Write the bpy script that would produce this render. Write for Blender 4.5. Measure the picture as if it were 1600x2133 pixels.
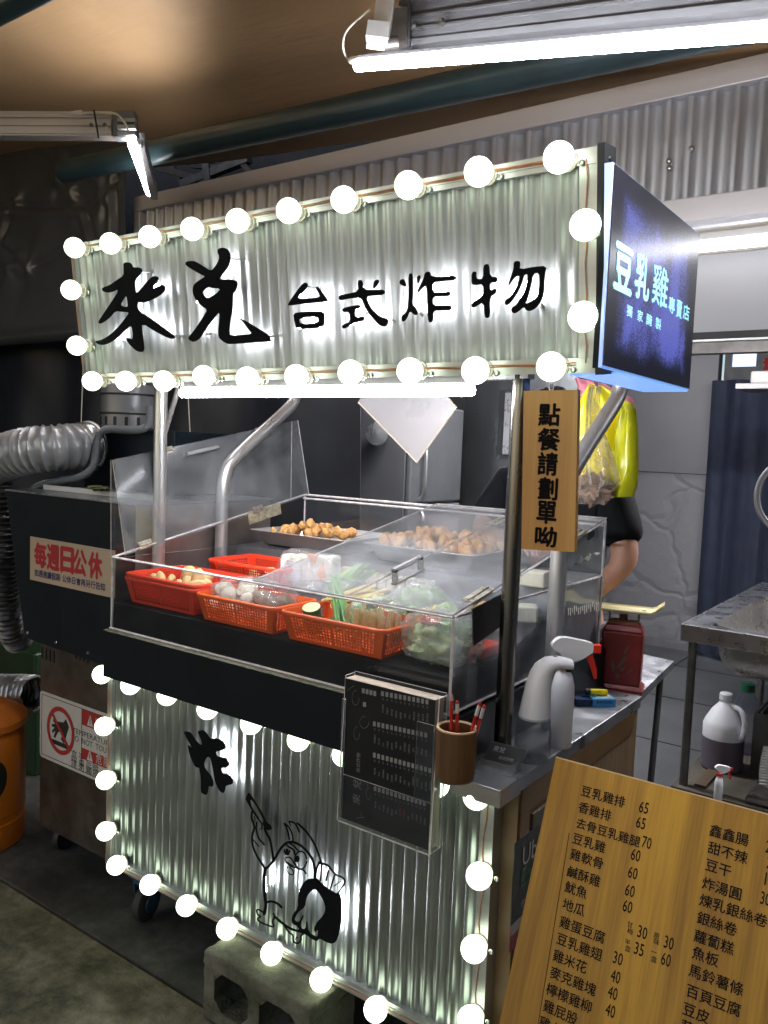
import bpy, bmesh, math, random
from mathutils import Vector, Matrix, noise
V = Vector
PI = math.pi
random.seed(7)
SC = bpy.context.scene
COL = SC.collection
for _o in list(bpy.data.objects):
    bpy.data.objects.remove(_o)

# ------------------------------------------------------------------ camera
CAM = V((0, 0, 1.6))
_yaw, _pit, _rol = map(math.radians, (-35.733, -4.55, 2.222))
FPX = 1717.2                                   # focal length in photo pixels (photo 1600 x 2133)
FW = V((math.sin(_yaw)*math.cos(_pit), math.cos(_yaw)*math.cos(_pit), math.sin(_pit)))
_r = V((math.cos(_yaw), -math.sin(_yaw), 0)); _u = _r.cross(FW)
RT = _r*math.cos(_rol) + _u*math.sin(_rol)
UP = _r*(-math.sin(_rol)) + _u*math.cos(_rol)
cd = bpy.data.cameras.new('camera'); cam = bpy.data.objects.new('camera', cd); COL.objects.link(cam)
cam.matrix_world = Matrix.Translation(CAM) @ Matrix((RT, UP, -FW)).transposed().to_4x4()
cd.sensor_fit = 'VERTICAL'; cd.sensor_height = 36; cd.lens = FPX/2133*36
cd.clip_start = .02; cd.clip_end = 200
SC.camera = cam
SC.render.resolution_x = 768; SC.render.resolution_y = 1024

# ------------------------------------------------------------------ world: night sky, almost black
W = bpy.data.worlds.new('World'); SC.world = W; W.use_nodes = True
wn = W.node_tree; bg = wn.nodes['Background']
sk = wn.nodes.new('ShaderNodeTexSky'); sk.sky_type = 'NISHITA'; sk.sun_disc = False
sk.sun_elevation = math.radians(30); sk.sun_rotation = math.radians(200)
wn.links.new(sk.outputs[0], bg.inputs[0]); bg.inputs[1].default_value = .065
SC.view_settings.view_transform = 'Standard'; SC.view_settings.look = 'None'
SC.view_settings.exposure = 0.8; SC.view_settings.gamma = 1
SC.render.engine = 'CYCLES'
cy = SC.cycles
cy.use_denoising = True; cy.max_bounces = 7; cy.diffuse_bounces = 3; cy.glossy_bounces = 4
cy.transparent_max_bounces = 40; cy.transmission_bounces = 6
cy.sample_clamp_indirect = 4; cy.sample_clamp_direct = 0; cy.caustics_reflective = False; cy.caustics_refractive = False
cy.use_light_tree = True

# ------------------------------------------------------------------ pixel of the photo -> point on a real plane
def ray(u, v): return FW + RT*((u-800)/FPX) + UP*((1066.5-v)/FPX)
def aY(u, v, y): d = ray(u, v); return CAM + d*(y/d.y)
def aX(u, v, x): d = ray(u, v); return CAM + d*(x/d.x)
def aZ(u, v, z): d = ray(u, v); return CAM + d*((z-1.6)/d.z)
def aP(u, v, p0, n): d = ray(u, v); return CAM + d*((p0-CAM).dot(n)/d.dot(n))

# ------------------------------------------------------------------ materials
MATS = {}
def lk(nt, a, b): nt.links.new(a, b)
def newmat(name):
    m = bpy.data.materials.new(name); m.use_nodes = True
    nt = m.node_tree; b = nt.nodes['Principled BSDF']; MATS[name] = m
    return m, nt, b
def coordnode(nt, scale=(1,1,1), obj=True):
    tc = nt.nodes.new('ShaderNodeTexCoord'); mp = nt.nodes.new('ShaderNodeMapping')
    mp.inputs['Scale'].default_value = scale
    lk(nt, tc.outputs['Object'], mp.inputs[0]); return mp.outputs[0]
def noisen(nt, vec, scale, detail=4, rough=.55):
    n = nt.nodes.new('ShaderNodeTexNoise'); n.inputs['Scale'].default_value = scale
    n.inputs['Detail'].default_value = detail; n.inputs['Roughness'].default_value = rough
    lk(nt, vec, n.inputs['Vector']); return n.outputs['Fac']
def ramp(nt, fac, stops):
    r = nt.nodes.new('ShaderNodeValToRGB'); e = r.color_ramp.elements
    while len(e) > 1: e.remove(e[-1])
    e[0].position = stops[0][0]; e[0].color = (*stops[0][1], 1)
    for p, c in stops[1:]:
        k = e.new(p); k.color = (*c, 1)
    lk(nt, fac, r.inputs[0]); return r.outputs[0]
def maprange(nt, fac, a, b, c, d):
    n = nt.nodes.new('ShaderNodeMapRange')
    for i, v in zip((1,2,3,4), (a,b,c,d)): n.inputs[i].default_value = v
    lk(nt, fac, n.inputs[0]); return n.outputs[0]
def addbump(nt, b, h, strength, dist=.01, prev=None):
    n = nt.nodes.new('ShaderNodeBump'); n.inputs['Strength'].default_value = strength
    n.inputs['Distance'].default_value = dist; lk(nt, h, n.inputs['Height'])
    if prev: lk(nt, prev, n.inputs['Normal'])
    lk(nt, n.outputs[0], b.inputs['Normal']); return n.outputs[0]
def hx(s):
    s = s.lstrip('#'); c = [int(s[i:i+2], 16)/255 for i in (0,2,4)]
    return tuple(x/12.92 if x <= .04045 else ((x+.055)/1.055)**2.4 for x in c)
def pm(name, col, rough=.5, metal=0, var=.15, vscale=6, bump=.15, bscale=60, bdist=.002, stretch=(1,1,1), col2=None, rvar=.15, coat=0, sss=0, trans=0, alpha=1, spec=None):
    """principled material with uneven colour, uneven gloss and a fine bump"""
    if isinstance(col, str): col = hx(col)
    if isinstance(col2, str): col2 = hx(col2)
    m, nt, b = newmat(name)
    vec = coordnode(nt, stretch)
    n1 = noisen(nt, vec, vscale, 6, .6)
    dark = col2 or tuple(c*(1-var) for c in col); lite = tuple(min(1, c*(1+var*.6)) for c in col)
    c = ramp(nt, n1, [(.3, dark), (.68, lite)])
    lk(nt, c, b.inputs['Base Color'])
    b.inputs['Metallic'].default_value = metal
    if rvar:
        n2 = noisen(nt, vec, vscale*2.7, 5, .6)
        lk(nt, maprange(nt, n2, .3, .7, max(.02, rough-rvar*.5), min(1, rough+rvar*.5)), b.inputs['Roughness'])
    else: b.inputs['Roughness'].default_value = rough
    if bump:
        addbump(nt, b, noisen(nt, vec, bscale, 4, .6), bump, bdist)
    if coat: b.inputs['Coat Weight'].default_value = coat
    if sss:
        b.inputs['Subsurface Weight'].default_value = sss; b.inputs['Subsurface Radius'].default_value = (.02,.01,.006)
    if trans: b.inputs['Transmission Weight'].default_value = trans
    if spec is not None: b.inputs['Specular IOR Level'].default_value = spec
    b.inputs['Alpha'].default_value = alpha
    return m
def em(name, col, strength):
    m, nt, b = newmat(name)
    b.inputs['Base Color'].default_value = (.8,.8,.8,1)
    b.inputs['Emission Color'].default_value = (*col, 1); b.inputs['Emission Strength'].default_value = strength
    return m
def clear(name, tint=(.93,.95,.96), haze=.06, hazecol=(.8,.82,.85), rough=.06, hscale=5, gloss=1.0, hazevar=2.0):
    """thin clear sheet: see-through, mirror-like at a slant, unevenly hazy from fingerprints and steam"""
    m = bpy.data.materials.new(name); m.use_nodes = True; MATS[name] = m
    nt = m.node_tree; nt.nodes.clear()
    out = nt.nodes.new('ShaderNodeOutputMaterial')
    tr = nt.nodes.new('ShaderNodeBsdfTransparent'); tr.inputs[0].default_value = (*tint, 1)
    gl = nt.nodes.new('ShaderNodeBsdfGlossy'); gl.inputs['Roughness'].default_value = rough
    fr = nt.nodes.new('ShaderNodeLayerWeight'); fr.inputs[0].default_value = .5
    pw = nt.nodes.new('ShaderNodeMath'); pw.operation = 'POWER'; pw.inputs[1].default_value = 5; lk(nt, fr.outputs['Facing'], pw.inputs[0])
    mg = nt.nodes.new('ShaderNodeMath'); mg.operation = 'MULTIPLY_ADD'; mg.inputs[1].default_value = .9; mg.inputs[2].default_value = .04*gloss
    lk(nt, pw.outputs[0], mg.inputs[0])
    mx = nt.nodes.new('ShaderNodeMixShader'); lk(nt, mg.outputs[0], mx.inputs[0]); lk(nt, tr.outputs[0], mx.inputs[1]); lk(nt, gl.outputs[0], mx.inputs[2])
    df = nt.nodes.new('ShaderNodeBsdfDiffuse'); df.inputs[0].default_value = (*hazecol, 1)
    tl = nt.nodes.new('ShaderNodeBsdfTranslucent'); tl.inputs[0].default_value = (*hazecol, 1)
    m2 = nt.nodes.new('ShaderNodeMixShader'); m2.inputs[0].default_value = .5
    lk(nt, df.outputs[0], m2.inputs[1]); lk(nt, tl.outputs[0], m2.inputs[2])
    vec = coordnode(nt, (1,1,1)); n = noisen(nt, vec, hscale, 8, .65)
    hz = maprange(nt, n, .35, .7, haze*.3, haze*hazevar)
    m3 = nt.nodes.new('ShaderNodeMixShader'); lk(nt, hz, m3.inputs[0]); lk(nt, mx.outputs[0], m3.inputs[1]); lk(nt, m2.outputs[0], m3.inputs[2])
    lk(nt, m3.outputs[0], out.inputs[0])
    return m
def wood(name, c1, c2, axis='z', scale=14, rough=.4, coat=.2, wob=1.0):
    """planks: broad boards of slightly different tone, long grain streaks, fine pores"""
    m, nt, b = newmat(name)
    z = axis == 'z'; k = scale/14
    flat = 'bamboo' not in name            # flat boards: grain runs with the board, not across its thickness
    def st(w, l): return (w*k, (.02 if flat else 1)*w*k, l) if z else (l, w*k, w*k)
    n1 = noisen(nt, coordnode(nt, st(11, .35*wob)), 1, 2, .5)
    n2 = noisen(nt, coordnode(nt, st(70, 1.3)), 1, 3, .6)
    n3 = noisen(nt, coordnode(nt, st(420, 9)), 1, 3, .6)
    def mx(a, b_, f):
        q = nt.nodes.new('ShaderNodeMix'); q.data_type = 'FLOAT'; q.inputs[0].default_value = f; lk(nt, a, q.inputs[2]); lk(nt, b_, q.inputs[3]); return q.outputs[0]
    t = mx(mx(n1, n2, .42), n3, .22)
    lk(nt, ramp(nt, t, [(.36, c1), (.50, tuple((p+q)/2 for p, q in zip(c1, c2))), (.62, c2)]), b.inputs['Base Color'])
    b.inputs['Roughness'].default_value = rough; b.inputs['Coat Weight'].default_value = coat; b.inputs['Coat Roughness'].default_value = .3
    b.inputs['Specular IOR Level'].default_value = .3
    addbump(nt, b, n3, .15, .001)
    return m
# ------------------------------------------------------------------ mesh collecting
class MB:
    def __init__(s): s.v = []; s.f = []; s.m = []; s.sm = []
    def add(s, vs, fs, mat=0, smooth=False):
        o = len(s.v); s.v += [V(p) for p in vs]
        for f in fs: s.f.append([o+i for i in f]); s.m.append(mat); s.sm.append(smooth)
        return s
    def hexa(s, c, mat=0):            # 8 corners: bottom loop 0-3, top loop 4-7
        return s.add(c, [(0,3,2,1),(4,5,6,7),(0,1,5,4),(1,2,6,5),(2,3,7,6),(3,0,4,7)], mat)
    def box(s, a, b, mat=0):
        x0,y0,z0 = (min(p,q) for p,q in zip(a,b)); x1,y1,z1 = (max(p,q) for p,q in zip(a,b))
        return s.hexa([(x0,y0,z0),(x1,y0,z0),(x1,y1,z0),(x0,y1,z0),(x0,y0,z1),(x1,y0,z1),(x1,y1,z1),(x0,y1,z1)], mat)
    def bbox(s, a, b, r=.004, mat=0):  # box with bevelled edges
        bm = bmesh.new(); bmesh.ops.create_cube(bm, size=1)
        c = [(p+q)/2 for p,q in zip(a,b)]; d = [abs(q-p) for p,q in zip(a,b)]
        for v in bm.verts: v.co = V((c[0]+v.co.x*d[0], c[1]+v.co.y*d[1], c[2]+v.co.z*d[2]))
        bmesh.ops.bevel(bm, geom=bm.edges[:], offset=min(r, min(d)*.45), segments=2, affect='EDGES', profile=.5)
        bm.normal_update(); bm.verts.index_update()
        s.add([v.co.copy() for v in bm.verts], [[v.index for v in f.verts] for f in bm.faces], mat); bm.free(); return s
    def obox(s, c, ax, ay, az, mat=0): # oriented box: centre and three half vectors
        c, ax, ay, az = V(c), V(ax), V(ay), V(az)
        return s.hexa([c-ax-ay-az, c+ax-ay-az, c+ax+ay-az, c-ax+ay-az, c-ax-ay+az, c+ax-ay+az, c+ax+ay+az, c-ax+ay+az], mat)
    def slab(s, quad, n, t, mat=0):    # quad (4 pts) given thickness t along n
        q = [V(p) for p in quad]; n = V(n).normalized()*t
        return s.hexa(q + [p+n for p in q], mat)
    def prism(s, poly, n, t, mat=0):   # simple polygon extruded; concave allowed through triangulation
        q = [V(p) for p in poly]; n = V(n).normalized()
        from mathutils.geometry import tessellate_polygon
        k = len(q); tri = tessellate_polygon([q]); back = [p + n*t for p in q]
        s.add(q+back, [tuple(t_) for t_ in tri] + [tuple(i+k for i in reversed(t_)) for t_ in tri] + [(i,(i+1)%k,(i+1)%k+k,i+k) for i in range(k)], mat); return s
    def tube(s, pts, r, n=10, mat=0, caps=True, smooth=True, closed=False):
        pts = [V(p) for p in pts]; k = len(pts); rs = r if isinstance(r, (list,tuple)) else [r]*k
        o = len(s.v); prev = None
        for i, p in enumerate(pts):
            if closed: t = pts[(i+1)%k]-pts[i-1]
            else: t = (pts[min(i+1,k-1)]-pts[max(i-1,0)])
            t = t.normalized() if t.length > 1e-9 else V((0,0,1))
            if prev is None:
                a = V((0,0,1)) if abs(t.z) < .9 else V((1,0,0)); e = t.cross(a).normalized()
            else:
                e = prev - t*prev.dot(t); e = e.normalized() if e.length > 1e-6 else t.orthogonal().normalized()
            prev = e; g = t.cross(e)
            for j in range(n):
                an = 2*PI*j/n; s.v.append(p + (e*math.cos(an)+g*math.sin(an))*rs[i])
        for i in range(k if closed else k-1):
            i2 = (i+1) % k
            for j in range(n):
                j2 = (j+1) % n; s.f.append([o+i*n+j, o+i*n+j2, o+i2*n+j2, o+i2*n+j]); s.m.append(mat); s.sm.append(smooth)
        if caps and not closed:
            s.f.append([o+j for j in reversed(range(n))]); s.m.append(mat); s.sm.append(False)
            s.f.append([o+(k-1)*n+j for j in range(n)]); s.m.append(mat); s.sm.append(False)
        return s
    def cyl(s, p0, p1, r0, r1=None, n=20, mat=0, smooth=True): return s.tube([p0, p1], [r0, r0 if r1 is None else r1], n, mat, True, smooth)
    def lathe(s, prof, base=(0,0,0), n=24, mat=0, ax=None, smooth=True, squash=1.0):
        """profile of (radius, height) turned about the axis through base"""
        base = V(base); az = V(ax).normalized() if ax else V((0,0,1))
        ex = az.orthogonal().normalized() if ax else V((1,0,0)); ey = az.cross(ex)
        o = len(s.v)
        for r, h in prof:
            for j in range(n):
                an = 2*PI*j/n; s.v.append(base + az*h + (ex*math.cos(an) + ey*math.sin(an)*squash)*r)
        for i in range(len(prof)-1):
            for j in range(n):
                j2 = (j+1) % n; s.f.append([o+i*n+j, o+i*n+j2, o+(i+1)*n+j2, o+(i+1)*n+j]); s.m.append(mat); s.sm.append(smooth)
        return s
    def sph(s, c, r, n=16, m=10, mat=0, sc=(1,1,1), jit=0, seed=0, freq=3):
        c = V(c); o = len(s.v); vs = []
        for i in range(m+1):
            th = PI*i/m
            for j in range(n):
                ph = 2*PI*j/n; d = V((math.sin(th)*math.cos(ph), math.sin(th)*math.sin(ph), math.cos(th)))
                k = 1 + (jit*noise.fractal(d*freq + V((seed*3.1, seed*1.7, seed)), 1, 2, 3) if jit else 0)
                vs.append(c + V((d.x*sc[0], d.y*sc[1], d.z*sc[2]))*r*k)
        fs = [(i*n+j, (i+1)*n+j, (i+1)*n+(j+1)%n, i*n+(j+1)%n) for i in range(m) for j in range(n)]
        return s.add(vs, fs, mat, True)
    def grid(s, fn, nu, nv, mat=0, smooth=True, back=None):
        """surface fn(a, b), a and b in 0..1; back = fn of the rear side for a closed thick sheet"""
        o = len(s.v)
        for side in ([fn] if back is None else [fn, back]):
            b0 = len(s.v)
            for i in range(nu+1):
                for j in range(nv+1): s.v.append(V(side(i/nu, j/nv)))
            for i in range(nu):
                for j in range(nv):
                    a = b0+i*(nv+1)+j; q = [a, a+1, a+nv+2, a+nv+1]
                    s.f.append(q if side is fn else q[::-1]); s.m.append(mat); s.sm.append(smooth)
        if back is not None:
            N = (nu+1)*(nv+1)
            rim = [j for j in range(nv+1)] + [i*(nv+1)+nv for i in range(1,nu+1)] + [nu*(nv+1)+j for j in range(nv-1,-1,-1)] + [i*(nv+1) for i in range(nu-1,0,-1)]
            for k in range(len(rim)):
                a, b = rim[k], rim[(k+1) % len(rim)]
                s.f.append([o+b, o+a, o+N+a, o+N+b]); s.m.append(mat); s.sm.append(False)
        return s
    def build(s, name, mats, parent=None, sharp=35):
        if not isinstance(mats, (list,tuple)): mats = [mats]
        off = V((0,0,0)); p = parent
        while p is not None: off += V(p.location); p = p.parent
        me = bpy.data.meshes.new(name); me.from_pydata([v-off for v in s.v], [], s.f)
        for m in mats: me.materials.append(m)
        me.polygons.foreach_set('material_index', s.m); me.polygons.foreach_set('use_smooth', s.sm)
        me.validate(); me.update()
        bm = bmesh.new(); bm.from_mesh(me); bmesh.ops.recalc_face_normals(bm, faces=bm.faces[:]); bm.to_mesh(me); bm.free()
        if any(s.sm): me.set_sharp_from_angle(angle=math.radians(sharp))
        o = bpy.data.objects.new(name, me); COL.objects.link(o)
        if parent: o.parent = parent
        return o
def thing(name, label, cat, loc=(0,0,0), group=None):
    o = bpy.data.objects.new(name, None); COL.objects.link(o); o.location = loc
    o['label'] = label; o['category'] = cat; o.empty_display_size = .1
    if group: o['group'] = group
    return o
def tag(o, label, cat, group=None):
    o['label'] = label; o['category'] = cat
    if group: o['group'] = group
    return o
def struct(o): o['kind'] = 'structure'; return o
def copytree(o, parent=None):
    c = o.copy(); COL.objects.link(c); c.parent = parent
    for ch in [x for x in bpy.data.objects if x.parent == o]: copytree(ch, c)
    return c
def curve_obj_mesh(cu):
    ob = bpy.data.objects.new('tmp', cu); COL.objects.link(ob)
    dg = bpy.context.evaluated_depsgraph_get(); dg.update()
    me = bpy.data.meshes.new_from_object(ob.evaluated_get(dg))
    bpy.data.objects.remove(ob); bpy.data.curves.remove(cu)
    return me
def mesh_into(mb, me, fn, mat=0):
    o = len(mb.v)
    for v in me.vertices: mb.v.append(fn(v.co))
    for p in me.polygons: mb.f.append([o+i for i in p.vertices]); mb.m.append(mat); mb.sm.append(False)
    bpy.data.meshes.remove(me)
def text(mb, body, org, ex, ey, w=None, h=None, size=None, mat=0, bold=0, depth=.0004, align='l', vert=False):
    """lettering on the plane org/ex/ey (unit vectors); fits the box w x h, or uses size (em height)"""
    cu = bpy.data.curves.new('t', 'FONT'); cu.body = body; cu.size = 1; cu.resolution_u = 2; cu.fill_mode = 'FRONT'
    me = curve_obj_mesh(cu)
    if not me.vertices: bpy.data.meshes.remove(me); return
    xs = [v.co.x for v in me.vertices]; ys = [v.co.y for v in me.vertices]
    x0, x1, y0, y1 = min(xs), max(xs), min(ys), max(ys)
    if size: sx = sy = size
    else:
        sx = (w/(x1-x0)) if w else h/(y1-y0); sy = (h/(y1-y0)) if h else sx
    org, ex, ey = V(org), V(ex), V(ey); n = ex.cross(ey).normalized()
    dx = x0 if align == 'l' else (x1 if align == 'r' else (x0+x1)/2)
    yb = 0 if size else y0
    offs = [(0,0)] if bold <= 0 else [(bold*math.cos(t), bold*math.sin(t)) for t in (0,PI/2,PI,1.5*PI)]
    vs = [v.co.copy() for v in me.vertices]; fs = [tuple(p_.vertices) for p_ in me.polygons]; bpy.data.meshes.remove(me)
    for k, (ox, oy) in enumerate(offs):
        mb.add([org + ex*((c.x+ox-dx)*sx) + ey*((c.y+oy-yb)*sy) + n*(depth+.00006*k) for c in vs], fs, mat)
def outline(mb, loops, fn, thick, mat=0):
    """closed outlines with holes in a 2D frame -> solid plate through fn(x, y, d)"""
    cu = bpy.data.curves.new('c', 'CURVE'); cu.dimensions = '2D'; cu.fill_mode = 'BOTH'; cu.extrude = .5
    for lp in loops:
        sp = cu.splines.new('POLY'); sp.points.add(len(lp)-1)
        for p, (x, y) in zip(sp.points, lp): p.co = (x, y, 0, 1)
        sp.use_cyclic_u = True
    me = curve_obj_mesh(cu)
    mesh_into(mb, me, lambda c: fn(c.x, c.y, c.z*thick), mat)
def ribbon2(pts, w):
    """2D stroke outline with round ends; w a number or one per point"""
    k = len(pts); ws = w if isinstance(w, (list,tuple)) else [w]*k
    P = [V((p[0], p[1])) for p in pts]; L = []; R = []
    for i in range(k):
        t = (P[min(i+1,k-1)]-P[max(i-1,0)]).normalized(); n = V((-t.y, t.x))
        L.append(P[i]+n*ws[i]/2); R.append(P[i]-n*ws[i]/2)
    t0 = (P[0]-P[1]).normalized(); t1 = (P[-1]-P[-2]).normalized()
    e1 = [P[-1] + t1*ws[-1]*.45 + V((-t1.y, t1.x))*ws[-1]*.22, P[-1] + t1*ws[-1]*.45 - V((-t1.y, t1.x))*ws[-1]*.22]
    e0 = [P[0] + t0*ws[0]*.45 + V((-t0.y, t0.x))*ws[0]*.22, P[0] + t0*ws[0]*.45 - V((-t0.y, t0.x))*ws[0]*.22]
    return [tuple(p) for p in (L + e1 + R[::-1] + e0)]
def smooth2(pts, it=2, closed=True):
    P = [V(p) for p in pts]
    for _ in range(it):
        Q = []
        n = len(P)
        rng = range(n) if closed else range(n-1)
        if not closed: Q.append(P[0])
        for i in rng:
            a, b = P[i], P[(i+1) % n]; Q.append(a*.75+b*.25); Q.append(a*.25+b*.75)
        if not closed: Q.append(P[-1])
        P = Q
    return [tuple(p) for p in P]
def path3(pts, it=3): return [V(p) for p in smooth2(pts, it, False)]

# ------------------------------------------------------------------ the materials of the place
alu = pm('aluminium', (.46,.47,.46), .42, .8, .12, 4, .08, 90, stretch=(1,6,6))
aluwhite = pm('painted aluminium', (.62,.60,.58), .45, .3, .08, 3, .05, 80)
galv = pm('galvanised sheet', (.46,.48,.475), .50, .6, .18, 9, .10, 120, stretch=(1,1,.3), rvar=.16)
steel = pm('brushed steel', (.52,.52,.51), .30, 1, .15, 5, .06, 160, stretch=(1,1,.2))
steelh = pm('worn steel top', (.42,.43,.45), .38, .9, .3, 5, .15, 90, rvar=.3)
darksteel = pm('dark worn steel', (.16,.15,.14), .45, .8, .4, 12, .2, 70)
blackcoat = pm('dark navy coated sheet', (.0045,.009,.014), .5, 0, .3, 3, .06, 150, rvar=.2, spec=.22)
blackpaint = pm('matt black paint', (.009,.010,.011), .6, 0, .2, 5, .1, 90)
letter = pm('black foam letter', (.005,.006,.008), .75, 0, .3, 9, .25, 110, spec=.12)
blackmat = pm('black counter liner', (.006,.006,.008), .7, 0, .3, 6, .2, 60, spec=.2)
whiteplas = pm('white plastic', (.72,.72,.72), .35, 0, .06, 4, .03, 60, coat=.2)
whitewire = pm('white wire', (.66,.62,.52), .5, 0, .1, 9, 0)
redwire = pm('copper red wire', (.38,.16,.07), .45, 0, .2, 9, 0)
screwm = pm('zinc screw', (.55,.55,.5), .35, 1, .2, 20, 0)
BG = em('bulb glass lit', (.86, 1.0, .74), 2.3)
TL = em('tube lit', (.92, .93, 1.0), 60.0)
TLL = em('left tube lit', (.97, .95, .98), 34.0)
TLF = em('fascia tube lit', (.93,.94,1.0), 5.0)
TLK = em('added kitchen tube', (.97,.96,1.0), 250.0)  # for the unseen strip lights added inside the kitchen
TL2 = em('stall tube lit', (.95, .95, 1.0), 85.0)
LED = em('led strip lit', (.93, .94, 1.0), 40.0)
acr = clear('clear acrylic', haze=.010)
acrlid = clear('steamed acrylic', haze=.125, hscale=4, hazecol=(.75,.77,.82))
acredge = pm('acrylic edge', (.80,.75,.74), .25, 0, .3, 30, 0)
LED2 = em('front led strip lit', (.93, .94, 1.0), 80.0)
# ================================================================== the setting
def ground_mat():
    m, nt, b = newmat('street concrete')
    vec = coordnode(nt)
    n1 = noisen(nt, vec, 2.6, 10, .68); n2 = noisen(nt, vec, 18, 6, .75); n3 = noisen(nt, vec, 110, 3, .6)
    c = ramp(nt, n1, [(.38, (.022,.027,.010)), (.47, (.11,.105,.06)), (.60, (.25,.23,.155))])
    mx = nt.nodes.new('ShaderNodeMix'); mx.data_type = 'RGBA'; mx.blend_type = 'MULTIPLY'; mx.inputs[0].default_value = .8
    lk(nt, c, mx.inputs[6]); lk(nt, ramp(nt, n2, [(.3, (.42,.42,.40)), (.6, (1,1,1))]), mx.inputs[7])
    lk(nt, mx.outputs[2], b.inputs['Base Color'])
    b.inputs['Roughness'].default_value = .85
    p = addbump(nt, b, n3, .8, .006); p = addbump(nt, b, n2, .6, .012, p); addbump(nt, b, n1, .6, .05, p)
    return m
def pave_mat():
    m, nt, b = newmat('dark smooth pavement')
    vec = coordnode(nt)
    n1 = noisen(nt, vec, 3, 7, .6); n3 = noisen(nt, vec, 160, 3, .6)
    n4 = noisen(nt, vec, 22, 7, .7)
    mq = nt.nodes.new('ShaderNodeMix'); mq.data_type = 'FLOAT'; mq.inputs[0].default_value = .45; lk(nt, n1, mq.inputs[2]); lk(nt, n4, mq.inputs[3])
    lk(nt, ramp(nt, mq.outputs[0], [(.34, (.018,.019,.017)), (.5, (.05,.05,.044)), (.64, (.10,.098,.088))]), b.inputs['Base Color'])
    lk(nt, maprange(nt, n1, .3, .7, .5, .8), b.inputs['Roughness']); addbump(nt, b, n3, .35, .003)
    return m
def tile_mat():
    m, nt, b = newmat('kitchen floor tile')
    vec = coordnode(nt)
    ch = nt.nodes.new('ShaderNodeTexChecker'); ch.inputs['Scale'].default_value = 70; lk(nt, vec, ch.inputs[0])
    n1 = noisen(nt, vec, 2.2, 6, .6)
    lk(nt, ramp(nt, n1, [(.3, (.055,.057,.060)), (.7, (.095,.098,.10))]), b.inputs['Base Color'])
    b.inputs['Roughness'].default_value = .55; addbump(nt, b, ch.outputs[1], .25, .002)
    return m
g = MB(); g.grid(lambda a, b: (-40+80*a, -40+41.525*b, 0), 8, 8)
struct(g.build('ground', ground_mat()))
g = MB()
g.box((-40, 1.537, -.06), (40, 3.3, .004))
struct(g.build('pavement', pave_mat()))
g = MB(); g.box((-40,1.525,-.06), (40,1.537,-.02)); struct(g.build('pavement_gap', pm('damp joint dirt', (.012,.012,.010), .9)))
g = MB()
g.box((-8, 3.3, -.06), (6, 40, .006))
struct(g.build('kitchen_floor', tile_mat()))
g = MB()
for k in range(7):
    x = -3.6+.9*k; g.box((x, 3.31, .0062), (x+.012, 7, .0078))
for k in range(4): g.box((-4, 3.7+.9*k, .0062), (2.2, 3.712+.9*k, .0079))
struct(g.build('floor_joints', blackpaint))

def dp(u, v, d): return CAM + ray(u, v)*d
# canvas awning roof
def canz(x, y): return 3.06 + .085*(-x-1) + .055*(3.25-y)
def canvas_mat():
    m, nt, b = newmat('tan canvas')
    vec = coordnode(nt); n1 = noisen(nt, vec, .8, 5, .6); v2 = coordnode(nt, (.6, 3, 1)); n2 = noisen(nt, v2, 2.5, 5, .6)
    lk(nt, ramp(nt, n1, [(.3, (.62,.385,.195)), (.7, (.82,.55,.30))]), b.inputs['Base Color'])
    b.inputs['Roughness'].default_value = .55
    wv = noisen(nt, coordnode(nt, (40, 40, 1)), 8, 2, .5)
    p = addbump(nt, b, n2, .5, .02); addbump(nt, b, wv, .15, .001, p)
    return m
can = MB()
def cf(a, b):
    x = -8 + 11*a; y = -1.2 + 4.75*b
    return (x, y, canz(x, y) + .018*math.sin(x*2.1+y)*math.sin(y*1.7) + .025*noise.noise(V((x*.9, y*.9, 3))))
can.grid(cf, 60, 30, back=lambda a, b: tuple(V(cf(a, b)) + V((0,0,.006))))
cano = can.build('awning', canvas_mat()); tag(cano, 'tan canvas awning stretched overhead above the stall', 'awning')
tealm = pm('dark teal enamel pipe', (.030,.055,.062), .35, .1, .25, 5, .05, 60)
p = MB(); A0 = aY(300, 322, 2.6); A1 = aY(1500, 62, 2.6); d_ = (A1-A0)
p.tube([A0 - d_*.25, A0, A0+d_*.5, A1, A1+d_*.6], .056, 18)
pipe = p.build('roof_pipe', tealm); tag(pipe, 'thick dark teal roof pipe running under the canvas awning', 'pipe')
m_ = MB(); q0_, q1_ = dp(-40,40,2.3), dp(62,-12,2.2); m_.tube([q0_-(q1_-q0_)*12, q1_+(q1_-q0_)*9], .035, 14); tag(m_.build('roof_pipe', tealm), 'dark teal pipe end at the very top left corner', 'pipe')
# roof timbers and dark clutter behind the end of the pipe
tb = thing('roof_truss', 'dark weathered roof struts showing behind the left end of the teal pipe', 'roof truss', aY(420, 400, 3.6))
for (u0,v0,u1,v1,w) in ((380,385,520,330,.05),(430,300,440,400,.06),(470,295,525,362,.035),(330,350,500,395,.04),(350,330,395,410,.03),(400,345,470,350,.03)):
    m_ = MB(); a, b = aY(u0,v0,3.75), aY(u1,v1,3.75); t_ = (b-a); m_.obox((a+b)/2, t_/2, V((0,w/2,0)), t_.normalized().cross(V((0,1,0)))*w/2)
    m_.build('strut', darksteel if w > .04 else pm('old grey timber', (.10,.085,.075), .8, 0, .4, 9, .3), tb)
m_ = MB(); m_.box((-6.5, 4.0, 2.55), (-1.2, 4.03, 4.3)); m_.build('rear_board', pm('dark roof space', (.03,.032,.036), .8), tb)

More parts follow.
